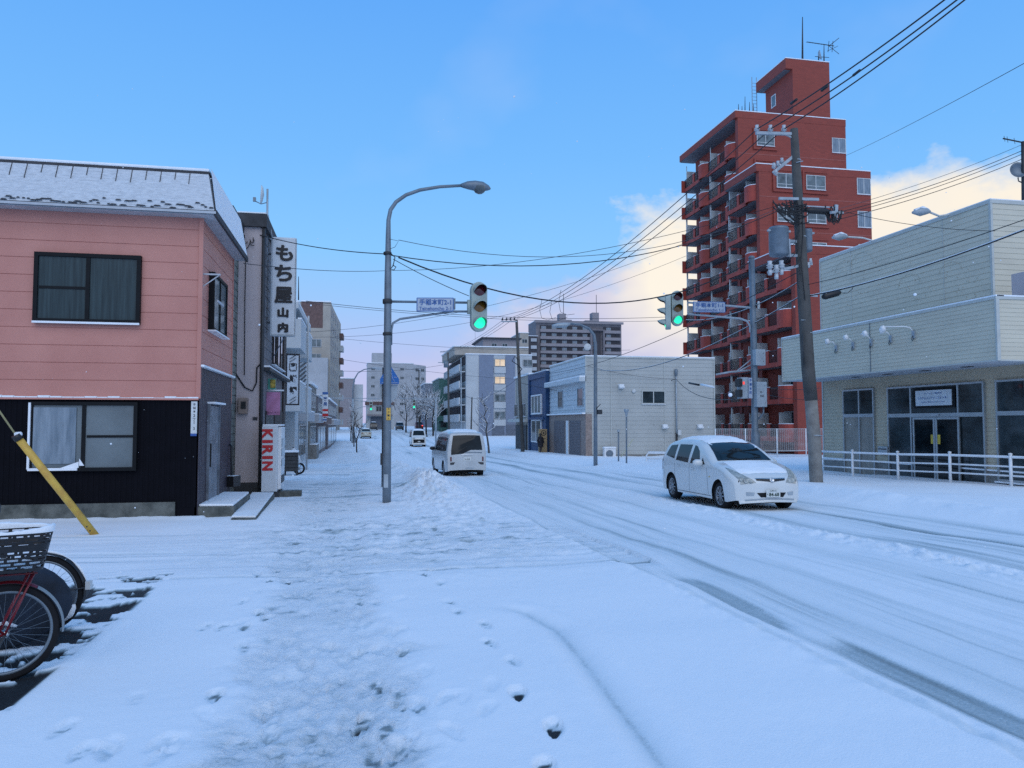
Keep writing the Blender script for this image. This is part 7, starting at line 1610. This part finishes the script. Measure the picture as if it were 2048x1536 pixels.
# right hand signal pole
RY = 24.8
def rpt(u, v, dY=0): return at(u, v, Y=RY + dY)
rb = rpt(1514, 950); rb.z = gh(rb.x, RY) - .2
rp = T('signal_pole', 'grey steel pole behind the people carrier carrying the right hand traffic lights', 'signal pole', (rb.x, RY, rb.z + .2))
P('pole', MB().tube([rb, rpt(1512, 905), rpt(1511, 868), rpt(1510, 862), rpt(1508, 700), rpt(1503, 516)], [.15, .15, .15, .115, .112, .10], 16), M['galv'], rp)
P('pole_cap', MB().lathe(rpt(1503, 515), (0, 0, 1), [(.11, -.03), (.11, .02), (.06, .06), (0, .07)], 14), M['galv'], rp)
P('arm', MB().tube([rpt(1505, 617), rpt(1498, 615), rpt(1376, 605)], .036, 10).tube([rpt(1500, 665), rpt(1500, 652), rpt(1494, 642), rpt(1480, 637), rpt(1376, 628)], .036, 10), M['galv_l'], rp)
signal_head(rp, rpt(1354, 617), (-.18, -1, -.05), 1.0)
signal_head(rp, rpt(1336, 624, .05), (-1, .35, -.05), 1.0)
name_sign(rp, rpt(1386, 614, -.1), rpt(1450, 615, -.1), rpt(1418, 615).z, .37, '手稲本町1-1', 'Teinehoncho 1-1')
for (u0, u1, v0, v1, lb) in ((1508, 1528, 699, 731, ''), (1510, 1531, 764, 814, '163')):
    a, b = rpt(u0, v0, -.2), rpt(u1, v1, -.2); o = P('control_box', mbox(a.x, b.x, RY - .32, RY - .08, b.z, a.z), M['galv_l'], rp, bevel=.012)
    P('latch', mbox(b.x - .09, b.x - .07, RY - .325, RY - .321, b.z + .12, b.z + .15).box(b.x - .09, b.x - .07, RY - .325, RY - .321, a.z - .15, a.z - .12), M['dark'], o)
    if lb: mb = MB(); text(mb, lb, ((a.x + b.x) / 2, RY - .325, (a.z + b.z) / 2 - .05), (1, 0, 0), ZV, .08, None, .03); text(mb, '区一', ((a.x + b.x) / 2, RY - .325, (a.z + b.z) / 2 + .08), (1, 0, 0), ZV, .06, None, .02); P('lettering', mb, M['dark'], o)
P('conduit', MB().tube([rpt(1527, 814, -.2), rpt(1527, 826, -.2), rpt(1517, 838, -.1)], .03, 6), M['galv'], rp)
P('beacon', MB().lathe(rpt(1517, 610, -.1), (0, 0, 1), [(0, -.15), (.04, -.14), (.05, 0), (.04, .12), (0, .14)], 10), M['offw'], rp)
P('lower_arm', MB().tube([rpt(1505, 740), rpt(1460, 744), rpt(1432, 749)], .032, 8).tube([rpt(1505, 717), rpt(1470, 745)], .022, 6).tube([rpt(1505, 728), rpt(1474, 744)], .022, 6), M['galv_l'], rp)
a, b = rpt(1478, 755, -.05), rpt(1499, 797, -.05); o = P('pedestrian_signal', mbox(a.x, b.x - .12, RY - .2, RY + .1, b.z, a.z), M['galv_l'], rp)
P('visor', MB().box(a.x - .1, a.x + .02, RY - .25, RY + .05, b.z + .05, b.z + .3).box(a.x - .1, a.x + .02, RY - .25, RY + .05, a.z - .32, a.z - .05), M['black'], o)
P('red_man', mbox(a.x + .06, a.x + .13, RY - .207, RY - .201, a.z - .25, a.z - .15), mat('red_signal', (.5, .02, .02), .4, emit=(1, .1, .08), estr=.8), o)
P('name_board', mbox(b.x - .13, b.x, RY - .26, RY - .22, b.z, a.z - .02), M['signb'], rp); mb = MB()
for i, c in enumerate('手稲本町'): text(mb, c, (b.x - .065, RY - .268, a.z - .1 - i * .145), (1, 0, 0), ZV, .10, .09, .02)
P('board_lettering', mb, M['bink'], rp)
# right concrete utility pole
UB = G(1634, 975); uz = UB.z
def upt(u, v, dY=0): return at(u, v, Y=UB.y + dY)
up = T('utility_pole', 'leaning concrete utility pole with transformers beside the beige showroom', 'utility pole', (UB.x, UB.y, uz))
b0 = upt(1634, 977); b0.z = uz - .4
P('pole', MB().tube([b0, upt(1629, 890), upt(1622, 800)], [.20, .195, .185], 18), M['concrete2'], up)
P('pole_upper', MB().tube([upt(1622, 800), upt(1616, 735), upt(1608, 600), upt(1598, 430), upt(1588, 258)], [.196, .195, .188, .155, .115], 18), M['concrete'], up)
P('patch_band', MB().lathe(upt(1629.5, 872), (0.05, 0, 1), [(.20, 0), (.212, .01), (.212, .03), (.20, .04)], 18).lathe(upt(1612, 655), (0, 0, 1), [(.17, 0), (.18, .01), (.18, .03), (.165, .04)], 18).lathe(upt(1602, 475), (0, 0, 1), [(.15, 0), (.16, .01), (.16, .03), (.14, .04)], 18).lathe(upt(1593, 322), (0, 0, 1), [(.12, 0), (.135, .01), (.135, .03), (.12, .04)], 18), M['galv_l'], up)
ca1 = P('crossarm', MB().bar(upt(1512, 266), upt(1586, 268), .08, .09), M['galv_l'], up)
P('arm_brace', MB().bar(upt(1570, 268), upt(1589, 278), .04, .05), M['galv_l'], up)
M['insul'] = mat('white_insulator', (.50, .53, .56), .2, var=.05)
def insul(p, s=1.0, n='insulator', par=None):
    P(n, MB().lathe(p, (0, 0, 1), [(0, 0), (.03 * s, 0), (.035 * s, .03 * s), (.07 * s, .04 * s), (.04 * s, .07 * s), (.07 * s, .085 * s), (.035 * s, .12 * s), (.045 * s, .17 * s), (0, .18 * s)], 12), M['insul'], par or up)
for u in (1514, 1541, 1568): insul(upt(u, 264), 1.25)
P('second_arm', MB().bar(upt(1546, 346, .25), upt(1588, 312), .08, .09), M['galv_l'], up)
for u, v in ((1548, 332), (1556, 328), (1564, 322), (1552, 345)): insul(upt(u, v + 6, .2), 1.1)
P('third_arm', MB().bar(upt(1558, 397, -.1), upt(1637, 399, -.1), .07, .08), M['galv_l'], up)
for k, (u, v) in enumerate(((1615, 422), (1635, 424), (1655, 424))): pass
P('cable_joint_box', MB().tube([upt(1610, 420, -.1), upt(1622, 421, -.1), upt(1650, 423, -.1), upt(1664, 425, -.1)], [.05, .10, .10, .05], 12), M['black'], up)
P('joint_bracket', MB().bar(upt(1606, 412, -.1), upt(1668, 415, -.1), .03, .04), M['galv_l'], up)
P('end_arm', MB().bar(upt(1672, 410, -.1), upt(1670, 440, -.1), .10, .10).bar(upt(1662, 425, -.3), upt(1685, 425, .2), .08, .08), M['galv_l'], up)
mb = MB(); rs_ = random.Random(12)
for k in range(26):
    a = upt(1590 + rs_.uniform(-45, 8), 405 + rs_.uniform(-6, 14), -.12); b = upt(1590 + rs_.uniform(-10, 30), 415 + rs_.uniform(-8, 30), -.16); mb.tube(chair_cable(a, b, rs_.uniform(.05, .32), 7), .018, 4)
for k in range(20):
    a = upt(1665 + rs_.uniform(-20, 20), 415 + rs_.uniform(-6, 14), -.12); b = upt(1672 + rs_.uniform(-20, 16), 425 + rs_.uniform(-8, 15), -.16); mb.tube(chair_cable(a, b, rs_.uniform(.05, .32), 7), .018, 4)
for k in range(10):
    a = upt(1597 + rs_.uniform(-4, 4), 430 + k * 14, -.17); b = upt(1600 + rs_.uniform(-30, 4), 450 + k * 14, -.19); mb.tube(chair_cable(a, b, rs_.uniform(.02, .12), 6), .011, 4)
mb.tube([upt(1604, 400, -.18), upt(1606, 470, -.18), upt(1602, 520, -.19), upt(1610, 600, -.19)], .012, 4); P('loose_cables', mb, M['wire'], up)
def xformer(u0, u1, v0, v1, dY, lb):
    a, b = upt((u0 + u1) / 2, v0, dY), upt((u0 + u1) / 2 + 3, v1, dY); r = (upt(u1, v0, dY).x - upt(u0, v0, dY).x) / 2; h = a.z - b.z
    o = P('transformer', MB().lathe(a, (0, 0, -1), [(0, -.03), (r * .9, -.02), (r, .02), (r * 1.02, .06), (r * .97, .08), (r * .97, h - .1), (r * .9, h - .05), (0, h)], 24), M['galv'], up, label=lb)
    P('lug', MB().obox(a + Vector((-r * 1.05, -.02, -.1)), (1, 0, 0), (0, 1, 0), ZV, .06, .04, .03).obox(a + Vector((r * 1.05, -.02, -.1)), (1, 0, 0), (0, 1, 0), ZV, .06, .04, .03), M['galv_l'], o)
xformer(1539, 1575, 456, 515, -.1, 'large grey transformer can left of the pole'); xformer(1605, 1623, 460, 506, .35, 'smaller grey transformer can right of the pole')
P('transformer_bracket', MB().bar(upt(1560, 480, -.1), upt(1602, 484), .06, .08).bar(upt(1570, 510, -.1), upt(1604, 512), .06, .08).bar(upt(1578, 478, -.1), upt(1580, 514, -.1), .05, .05), M['galv_l'], up)
P('cutout_arm', MB().bar(upt(1536, 545, -.2), upt(1606, 530), .07, .08), M['galv_l'], up)
for u, v in ((1540, 528), (1553, 536), (1563, 527)): insul(upt(u, v + 12, -.2), 1.6); P('cutout', MB().tube([upt(u, v + 12, -.2), upt(u, v + 22, -.2)], .06, 10), M['insul'], up)
for u, v in ((1617, 528), (1621, 520)): insul(upt(u, v + 8, -.1), 1.0)
P('side_bracket', MB().bar(upt(1604, 531), upt(1625, 528, -.1), .05, .06).bar(upt(1608, 590), upt(1635, 592, -.1), .05, .06), M['galv_l'], up)
P('step_bolt', MB().tube([upt(1592, 325, -.12), upt(1606, 322, -.2)], .016, 6).tube([upt(1612, 640, -.15), upt(1602, 640, -.2)], .012, 6).tube([upt(1614, 665, -.15), upt(1626, 665, -.2)], .012, 6), M['galv_l'], up)
P('cover_strip', MB().tube([upt(1606, 668, -.16), upt(1608, 730, -.16)], .02, 6), M['dark'], up)
# street lamp on the right, distant poles
def curvelamp(label, base, pts, rr, head, Y, headr, extra=None, m='galv'):
    b = Vector(base); t = T('street_lamp', label, 'street lamp', b, group=None); p = [b - Vector((0, 0, .3))] + [at(u, v, Y=Y) for u, v in pts]
    P('pole', MB().tube(p, [rr] + [rr * (1 - .55 * (i + 1) / len(pts)) for i in range(len(pts))], 10), M[m], t)
    h = [at(u, v, Y=Y) for u, v in head]; P('lamp_head', MB().tube(h, [headr * .3, headr, headr, headr * .3], 10), M['galv_l'], t); return t
p = G(1191, 932); RL = curvelamp('curved grey street lamp before the grey siding building', (p.x, p.y, gz(p.y)), [(1191, 850), (1191, 690), (1188, 670), (1178, 657), (1160, 649), (1140, 647)], .11, [(1142, 647), (1132, 650), (1115, 651), (1104, 651)], p.y, .13)
mb = MB().lathe(at(1175, 694, Y=p.y), (-.2, -1, 0), [(0, .0), (.17, .02), (.19, 0), (.17, -.03), (0, -.04)], 18); P('round_mirror', mb, M['offw'], RL); P('mirror_arm', MB().tube([at(1190, 690, Y=p.y), at(1176, 693, Y=p.y)], .02, 5), M['galv'], RL)
P('side_box', MB().obox(at(1199, 824, Y=p.y - .1), (1, 0, 0), (0, 1, 0), ZV, .12, .1, .12).tube([at(1192, 818, Y=p.y - .1), at(1201, 808, Y=p.y - .1)], .02, 5), M['dark'], RL)
p = G(712, 885); Yl = p.y
curvelamp('distant street lamp arching over the left kerb behind the saplings', (p.x, p.y, gz(p.y)), [(705, 840), (706, 775), (709, 758), (716, 746), (728, 739), (745, 736)], .13, [(743, 736), (750, 736), (758, 737), (766, 738)], Yl, .15)
for u, v, h, lb, kind in ((1253, 932, 820, 'snowy funnel topped parking sensor post in front of the grey siding wall', 'sensor_post'), (1237, 928, 852, 'short thin post left of the funnel topped post', 'thin_post')):
    p = G(u, v); t = T(kind, lb, 'post', (p.x, p.y, gz(p.y))); P('pole', MB().tube([(p.x, p.y, gz(p.y) - .2), at(u, h + 12, Y=p.y)], .045, 8), M['galv'], t)
    if kind == 'sensor_post': P('funnel', MB().lathe(at(u, h + 14, Y=p.y), (0, 0, 1), [(.05, 0), (.06, .15), (.13, .35), (.14, .42), (0, .43)], 10), M['galv_l'], t)
    else: P('cap', MB().lathe(at(u, h + 12, Y=p.y), (0, 0, 1), [(.07, 0), (.08, .12), (0, .14)], 8), M['galv_l'], t)
p = G(1235, 918); S('guy_stake', MB().tube([p - Vector((0, 0, .2)), at(1266, 878, Y=p.y)], .03, 6), mat('pale_yellow', (.5, .5, .35), .6), 'thin pale leaning guy guard crossing before the grey siding wall', 'guy guard')
def upole(label, u0, v0, u1, v1, r, dY=0, arm=None, m='concrete', name='utility_pole', box=None, base=None):
    p = base or G(u0, v0); Y = p.y; t = T(name, label, 'utility pole', (p.x, Y, gz(Y))); q = at(u0, v0, Y=Y); q.z = gz(Y) - .3
    P('pole', MB().tube([q, at(u1, v1, Y=Y)], [r, r * .65], 10), M[m], t)
    if arm:
        for (a, b) in arm: P('crossarm', MB().bar(at(*a, Y=Y - .12), at(*b, Y=Y - .12), .1, .1), M['galv_l'], t)
    return t, Y
t1, Y1 = upole('concrete utility pole right of the street carrying the overhead wires past the cream shop', 1046, 908, 1033, 640, .17, arm=[((1003, 643), (1034, 643))])
P('cable_clutter', MB().tube([at(1036, 720, Y=Y1 - .2), at(1030, 712, Y=Y1 - .2), at(1024, 722, Y=Y1 - .2), at(1036, 730, Y=Y1 - .2), at(1044, 738, Y=Y1 - .2), at(1036, 748, Y=Y1 - .2)], .04, 5), M['wire'], t1)
for u in (1004, 1012, 1020, 1028): P('insulator', MB().lathe(at(u, 641, Y=Y1 - .12), (.3, 0, 1), [(0, 0), (.06, .02), (.08, .1), (.05, .2), (0, .32)], 8), M['dark'], t1)
b110 = at(898, 880, d=115); b110.z = gz(b110.y)
t2, Y2 = upole('distant utility pole with a crossarm left of the white apartments', 898, 880, 896, 703, .19, arm=[((880, 704), (898, 704)), ((876, 725), (896, 725))], base=b110)
P('transformer', MB().lathe(at(892, 735, Y=Y2 - .4), (0, 0, 1), [(0, 0), (.35, 0), (.35, 1.0), (0, 1.05)], 12), M['galv'], t2)
upole('thin dark service pole before the white apartments with a drop wire', 941, 880, 944, 794, .09, base=at(941, 880, d=75))
upole('slim far pole just right of the pale hilltop flats', 838, 870, 838, 740, .16, base=at(838, 870, d=150))
upole('pale steel pole in front of the white apartment balconies', 923, 880, 922, 716, .10, base=at(923, 880, d=100), m='galv_l')
# far traffic lights at the next junction
for u, v, au, av, lb in ((742, 812, 706, 800, 'far left green traffic light on a long white arm at the next junction'), (828, 808, 872, 803, 'far right green traffic light on a long white arm at the next junction')):
    Y = 105.0; c = at(u, v, Y=Y); e = at(au, v - 4, Y=Y); g = gz(Y); t = T('far_traffic_light', lb, 'traffic light', (e.x, Y, g), group='traffic lights at the next junction')
    P('pole', MB().tube([(e.x, Y, g - .2), (e.x, Y, c.z + .9)], .11, 8), M['galv_l'], t); P('arm', MB().tube([(e.x, Y, c.z + .75), (c.x, Y, c.z + .55)], .05, 6).tube([(e.x, Y, c.z - .6), ((e.x + c.x) / 2, Y, c.z - .1), (c.x, Y, c.z - .1)], .05, 6), M['galv_l'], t)
    signal_head(t, (c.x, Y - .05, c.z), (0, -1, 0), 1.0)
# yellow guy-wire guard at left
gy = G(187, 1066); top = at(36, 876, d=12.2); q1 = at(0, 824, d=12.1); q0 = at(-300, 430, d=11.5)
gw_ = T('guy_wire', 'yellow tube guarding a slanting guy wire in front of the pink house', 'guy wire', (gy.x, gy.y, gz(gy.y)))
P('yellow_tube', MB().tube([gy - (top - gy).normalized() * .15, top], .058, 14), M['yellow'], gw_); P('wire', MB().tube([top, top.lerp(q1, 3.5)], .016, 6), mat('pale_yellow_strand', (.45, .38, .18), .6), gw_)
P('collar', MB().tube([top - (top - gy).normalized() * .03, top + (top - gy).normalized() * .06], .07, 10), M['black'], gw_); P('snow_lump', MB().tube([top + Vector((-.04, 0, .05)), top + Vector((.05, 0, .07))], [.045, .03], 8), M['snow'], gw_)
for k in range(2):
    q = gy + (top - gy) * (.03 + .045 * k); P('bolt', MB().lathe(q + Vector((0, -.055, 0)), (0, -1, 0), [(0, .012), (.012, .01), (.012, 0)], 8), M['dark'], gw_)
# person walking by the blue shop
pp_ = G(1081, 909); gp = gz(pp_.y); ps = T('person', 'person in a long dark coat walking past the blue shop', 'person', (pp_.x, pp_.y, gp))
def skin(name, V, E, rad, m, parent, sub=2):
    me = bpy.data.meshes.new(name); me.from_pydata([tuple(v) for v in V], E, []); o = bpy.data.objects.new(name, me); COL.objects.link(o); o.parent = parent
    sk = o.modifiers.new('skin', 'SKIN'); o.modifiers.new('sub', 'SUBSURF').levels = sub; o.modifiers['sub'].render_levels = sub
    for i, r in enumerate(rad): me.skin_vertices[0].data[i].radius = (r, r)
    me.skin_vertices[0].data[0].use_root = True; me.materials.append(m); return o
V = [(0, 0, .92), (0, 0, 1.12), (0, 0, 1.36), (0, -.01, 1.46), (0, -.02, 1.56), (0, -.01, 1.66), (-.17, 0, 1.36), (-.22, .03, 1.10), (-.20, -.06, .86), (.17, 0, 1.36), (.22, -.02, 1.10), (.23, -.12, .90), (-.09, 0, .86), (-.10, -.14, .48), (-.10, -.08, .07), (-.10, -.22, .03), (.09, 0, .86), (.10, .06, .48), (.10, .22, .10), (.10, .12, .02)]
E = [(0, 1), (1, 2), (2, 3), (3, 4), (4, 5), (2, 6), (6, 7), (7, 8), (2, 9), (9, 10), (10, 11), (0, 12), (12, 13), (13, 14), (14, 15), (0, 16), (16, 17), (17, 18), (18, 19)]
skin('body', V, E, [.14, .12, .15, .055, .095, .08, .065, .05, .035, .065, .05, .035, .09, .06, .045, .035, .09, .06, .045, .035], mat('dark_trousers_and_skin', (.05, .04, .045), .8, var=.2), ps)
P('coat', MB().lathe((0, 0, .62), (0, 0, 1), [(.24, 0), (.23, .2), (.19, .45), (.21, .68), (.19, .80), (.10, .86)], 18).tube([(-.17, 0, 1.38), (-.25, .03, 1.10), (-.22, -.06, .88)], [.09, .075, .06], 8).tube([(.17, 0, 1.38), (.25, -.02, 1.10), (.24, -.12, .92)], [.09, .075, .06], 8), mat('dark_coat', (.02, .018, .024), .85, var=.2), ps, local=True, fix=False)
P('hair', MB().lathe((0, .0, 1.55), (0, .1, 1), [(.10, 0), (.112, .06), (.10, .14), (.05, .175), (0, .18)], 12), M['black'], ps, local=True)
ps.rotation_euler = (0, 0, R(20))
# right edge: antenna and dish on the showroom roof beyond the frame edge
ea = T('roof_antenna', 'yagi antenna and grey dish on a thick mast above the showroom at the right edge', 'antenna', at(2046, 400, d=26)); 
def ept(u, v): return at(u, v, d=26)
P('mast', MB().tube([ept(2047, 400), ept(2046, 283)], .06, 8), M['dark'], ea); P('yagi', MB().tube([ept(2006, 277), ept(2050, 286)], .025, 5).tube([ept(2008, 272), ept(2010, 283)], .01, 4).tube([ept(2014, 273), ept(2016, 285)], .01, 4).tube([ept(2028, 276), ept(2030, 288)], .01, 4), M['dark'], ea)
P('dish', MB().lathe(ept(2036, 341), (-.35, -1, .2), [(0, -.06), (.12, -.04), (.22, 0), (.275, .06), (.27, .03), (.15, -.02)], 24), M['galv'], ea); P('feed_arm', MB().tube([ept(2036, 355), ept(2037, 362), ept(2050, 368)], .02, 6), M['dark'], ea)
# ================================================================== WIRES
def wire(label, a, b, sag=.3, r=.010, m='wire', n=22, snow=False, group=None):
    pts = chair_cable(a, b, sag, n); mid = Vector(pts[n // 2]); mb = MB().tube([p - mid for p in pts], r, 5, False)
    o = P('overhead_wire', mb, M[m], None, fix=False); o.location = mid; tag(o, label, 'wire', group)
    if snow: P('snow_on_wire', MB().tube([p - mid + Vector((0, 0, r + .004)) for p in pts], r * .8, 4, False), M['snow'], o, local=True, fix=False)
    return o
hv = ['leftmost', 'middle', 'rightmost']
for i, (u, us, vs_) in enumerate(((1514, 1878, -14), (1541, 1893, -6), (1568, 1912, -8))):
    a = upt(u, 258); rr_ = ray(us, vs_); b = Vector(O + rr_ * ((a.x - .1 * i) / rr_.x)); 
    b2_ = a + (b - a) * 1.6
    wire('%s of the three thick cables sweeping to the upper right corner' % hv[i], a, b2_, .25, .019)
    wire('%s of the three cables from the utility pole to the pole by the cream shop' % hv[i], a, at((1006, 1014, 1024)[i], 640, Y=Y1), 1.0, .016)
    q = at((1006, 1014, 1024)[i], 640, Y=Y1); wire('%s of the three cables running on from the cream shop pole to the far pole' % hv[i], q, at((881, 887, 893)[i], 703, Y=Y2), .6, .016)
    c = a.lerp(b, .05); P('splice', MB().tube([a.lerp(b, .25 + .12 * i), a.lerp(b, .29 + .12 * i)], .036, 6), M['wire'], up)
lpo = lpt(778, 515)
WL = [('thick black signal cable sagging from the lamp pole to the right signal pole', lpt(797, 515), rpt(1500, 524), 1.30, .020, 'wire'),
      ('black cable from the lamp pole above the street to the utility pole', lpt(778, 510), upt(1596, 402), .95, .013, 'wire'),
      ('thin cable clipped highest on the lamp pole crossing to the right', lpt(797, 480), upt(1594, 398), 1.0, .008, 'wire_g'),
      ('black cable from the pale shop building roof to the lamp pole', at(520, 470, Y=B3Y), lpt(773, 508), .10, .012, 'wire'),
      ('cable from the pink house eave crossing behind the lamp pole', at(487, 527, Y=20), at(778, 541, Y=30), .10, .009, 'wire'),
      ('thin cable from behind the lamp pole rising to the utility pole', at(778, 541, Y=30), upt(1592, 400, .2), .55, .009, 'wire'),
      ('short stay wire from the lamp pole to the left traffic light', lpt(786, 518), lpt(938, 592), .04, .009, 'wire'),
      ('upper of the parallel wires crossing low behind the left traffic light', at(612, 602, d=42), at(1372, 632, d=52), .5, .014, 'wire'),
      ('lower of the parallel wires crossing low behind the left traffic light', at(612, 606, d=42), at(1372, 640, d=52), .45, .012, 'wire_g'),
      ('diagonal wire rising from behind the brown topped tower to the red tower', at(600, 665, d=60), at(1372, 485, d=55), 1.3, .013, 'wire'),
      ('second diagonal wire below the first, rising towards the red tower', at(600, 674, d=60), at(1372, 512, d=55), 1.6, .012, 'wire_g'),
      ('faint wire crossing behind the lamp pole below the name board', at(660, 675, d=70), at(1260, 700, d=80), .5, .014, 'wire_g'),
      ('faint low wire across the street beneath the white apartments roofline', at(660, 715, d=70), at(1060, 760, d=85), .3, .014, 'wire_g'),
      ('wire from the far pole sloping left towards the brown topped tower', at(680, 742, d=90), at(896, 728, Y=Y2), .4, .02, 'wire'),
      ('thin single wire at the far right rising to the frame edge', at(1690, 312, d=50), at(2075, 112, d=20), .1, .010, 'wire'),
      ('thin wire sagging from the utility pole to the showroom roof corner', upt(1676, 420), at(1990, 462, X=WX - .1), .15, .009, 'wire'),
      ('thinnest of four wires from the utility pole to the right antenna', upt(1676, 418), ept(2047, 288), .12, .007, 'wire_g'),
      ('upper dark wire of four from the utility pole to the right antenna', upt(1680, 424), ept(2047, 300), .14, .011, 'wire'),
      ('middle dark wire of four from the utility pole to the right antenna', upt(1680, 430), ept(2047, 307), .14, .010, 'wire'),
      ('lowest dark wire of four from the utility pole to the right antenna', upt(1680, 438), ept(2047, 317), .14, .011, 'wire'),
      ('thin cable crossing the beige upper wall towards the right edge', upt(1612, 570), at(2075, 430, d=15.5), .1, .010, 'wire'),
      ('snow topped thick cable holding the black closure on the beige wall', upt(1618, 592), at(2075, 450, d=15.5), .15, .017, 'wire'),
      ('snow dusted cable from the utility pole falling left behind the red balconies', upt(1606, 558), at(1372, 640, d=34), .4, .013, 'wire'),
      ('second snow dusted cable from the utility pole towards the grey building roof', upt(1608, 588), at(1200, 740, d=48), .8, .014, 'wire'),
      ('third long cable from the utility pole towards the cream shop pole', upt(1604, 540), at(1040, 748, Y=Y1), 1.0, .014, 'wire'),
      ('cable from the grey building riser to the cream shop pole', at(1352, 758, Y=GYf - .3), at(1040, 765, Y=Y1), .9, .018, 'wire'),
      ('cable from the grey building riser to the signal pole', at(1352, 758, Y=GYf - .3), rpt(1480, 797), .5, .016, 'wire'),
      ('thin wire from the grey building corner to its service riser', at(1175, 732, Y=GYf - .1), at(1352, 758, Y=GYf - .3), .2, .012, 'wire_g'),
      ('thin wire from the signal pole past the utility pole to the showroom', rpt(1510, 772), at(1640, 776, X=WX), .1, .010, 'wire_g'),
      ('second thin wire from the signal pole down towards the showroom', rpt(1510, 783), at(1640, 800, X=WX), .1, .010, 'wire_g'),
      ('low wire over the street from the far pole to the service pole', at(897, 770, Y=Y2), at(944, 797, d=75), .2, .016, 'wire'),
      ('low wire from the service pole to the cream shop pole', at(944, 797, d=75), at(1040, 752, Y=Y1), .5, .014, 'wire'),
      ('thin wire hanging from the left traffic light past the white apartments', at(950, 655, Y=60), at(951, 700, Y=110), .0, .01, 'wire_g'),
      ('white span wire crossing the whole street at the next junction', at(655, 796, d=105), at(880, 796, d=105), .05, .045, 'galv_l')]
for lb, a, b, sg_, r, m in WL: wire(lb, a, b, sg_, r, m, snow=('snow ' in lb))
for i, (u0, v0, u1, v1, e) in enumerate(((1084, 599, 1112, 635, 'left'), (1103, 605, 1135, 634, 'middle'), (1122, 580, 1149, 628, 'right'))):
    a = at(u0, v0, d=42); b = at(u1, v1, d=46); mid = (a + b) / 2 + Vector((-.45, 0, -.55)); pts = [a, a.lerp(mid, .5) + Vector((-.12, 0, -.05)), mid, mid.lerp(b, .5) + Vector((-.05, 0, -.12)), b]
    c = b.copy(); mb = MB().tube([p - c for p in pts], .012, 5, False); o = P('jumper_loop', mb, M['wire'], None, fix=False); o.location = c; tag(o, '%s of three drooping jumper loops between overhead wires' % e, 'wire', 'jumper loops')
cl_ = T('cable_closure', 'black cable closure hanging from the thick cable in front of the beige wall', 'cable closure', upt(1663, 589, -.1))
P('case', MB().tube([upt(1645, 595, -.1), upt(1649, 593, -.1), upt(1675, 586, -.1), upt(1680, 584, -.1)], [.05, .10, .10, .06], 12), M['black'], cl_); P('snow_cap', MB().tube([upt(1650, 587, -.12), upt(1675, 580, -.12)], .035, 7), M['snow'], cl_); P('drop_loop', MB().tube([upt(1680, 586, -.1), upt(1695, 586, -.1), upt(1705, 578, -.1), upt(1706, 570, -.1)], .01, 5), M['wire'], cl_)
c2 = T('snow_on_cable', 'white snow covered cable sleeve on the low wire before the red tower', 'cable sleeve', at(1415, 771, d=38)); P('sleeve', MB().tube([at(1402, 769, d=39), at(1428, 774, d=38)], .05, 8), M['snow'], c2); P('dark_sleeve', MB().tube([at(1378, 766, d=40), at(1398, 770, d=39)], .05, 8), M['black'], c2)
# ================================================================== AIR: drifting snowflakes
rs_ = random.Random(21); mb = MB()
for k in range(190):
    d = rs_.uniform(2.2, 13); p = at(rs_.uniform(-300, 2350), rs_.uniform(150, 1250), d=d)
    if p.z < gz(p.y) + .05: continue
    r = rs_.uniform(.0020, .0048) * (1 if rs_.random() < .93 else 1.8); q = Vector((rs_.uniform(-1, 1), rs_.uniform(-1, 1), rs_.uniform(-1, 1))).normalized()
    mb.lathe(p - q * r, q, [(0, 0), (r * .9, r * .6), (r, r), (r * .8, r * 1.5), (0, r * 1.9)], 6)
fl = P('snowflakes', mb, M['snow'], None, fix=False, kind='stuff'); tag(fl, 'small white snowflakes drifting through the air above the street', 'snowflakes')
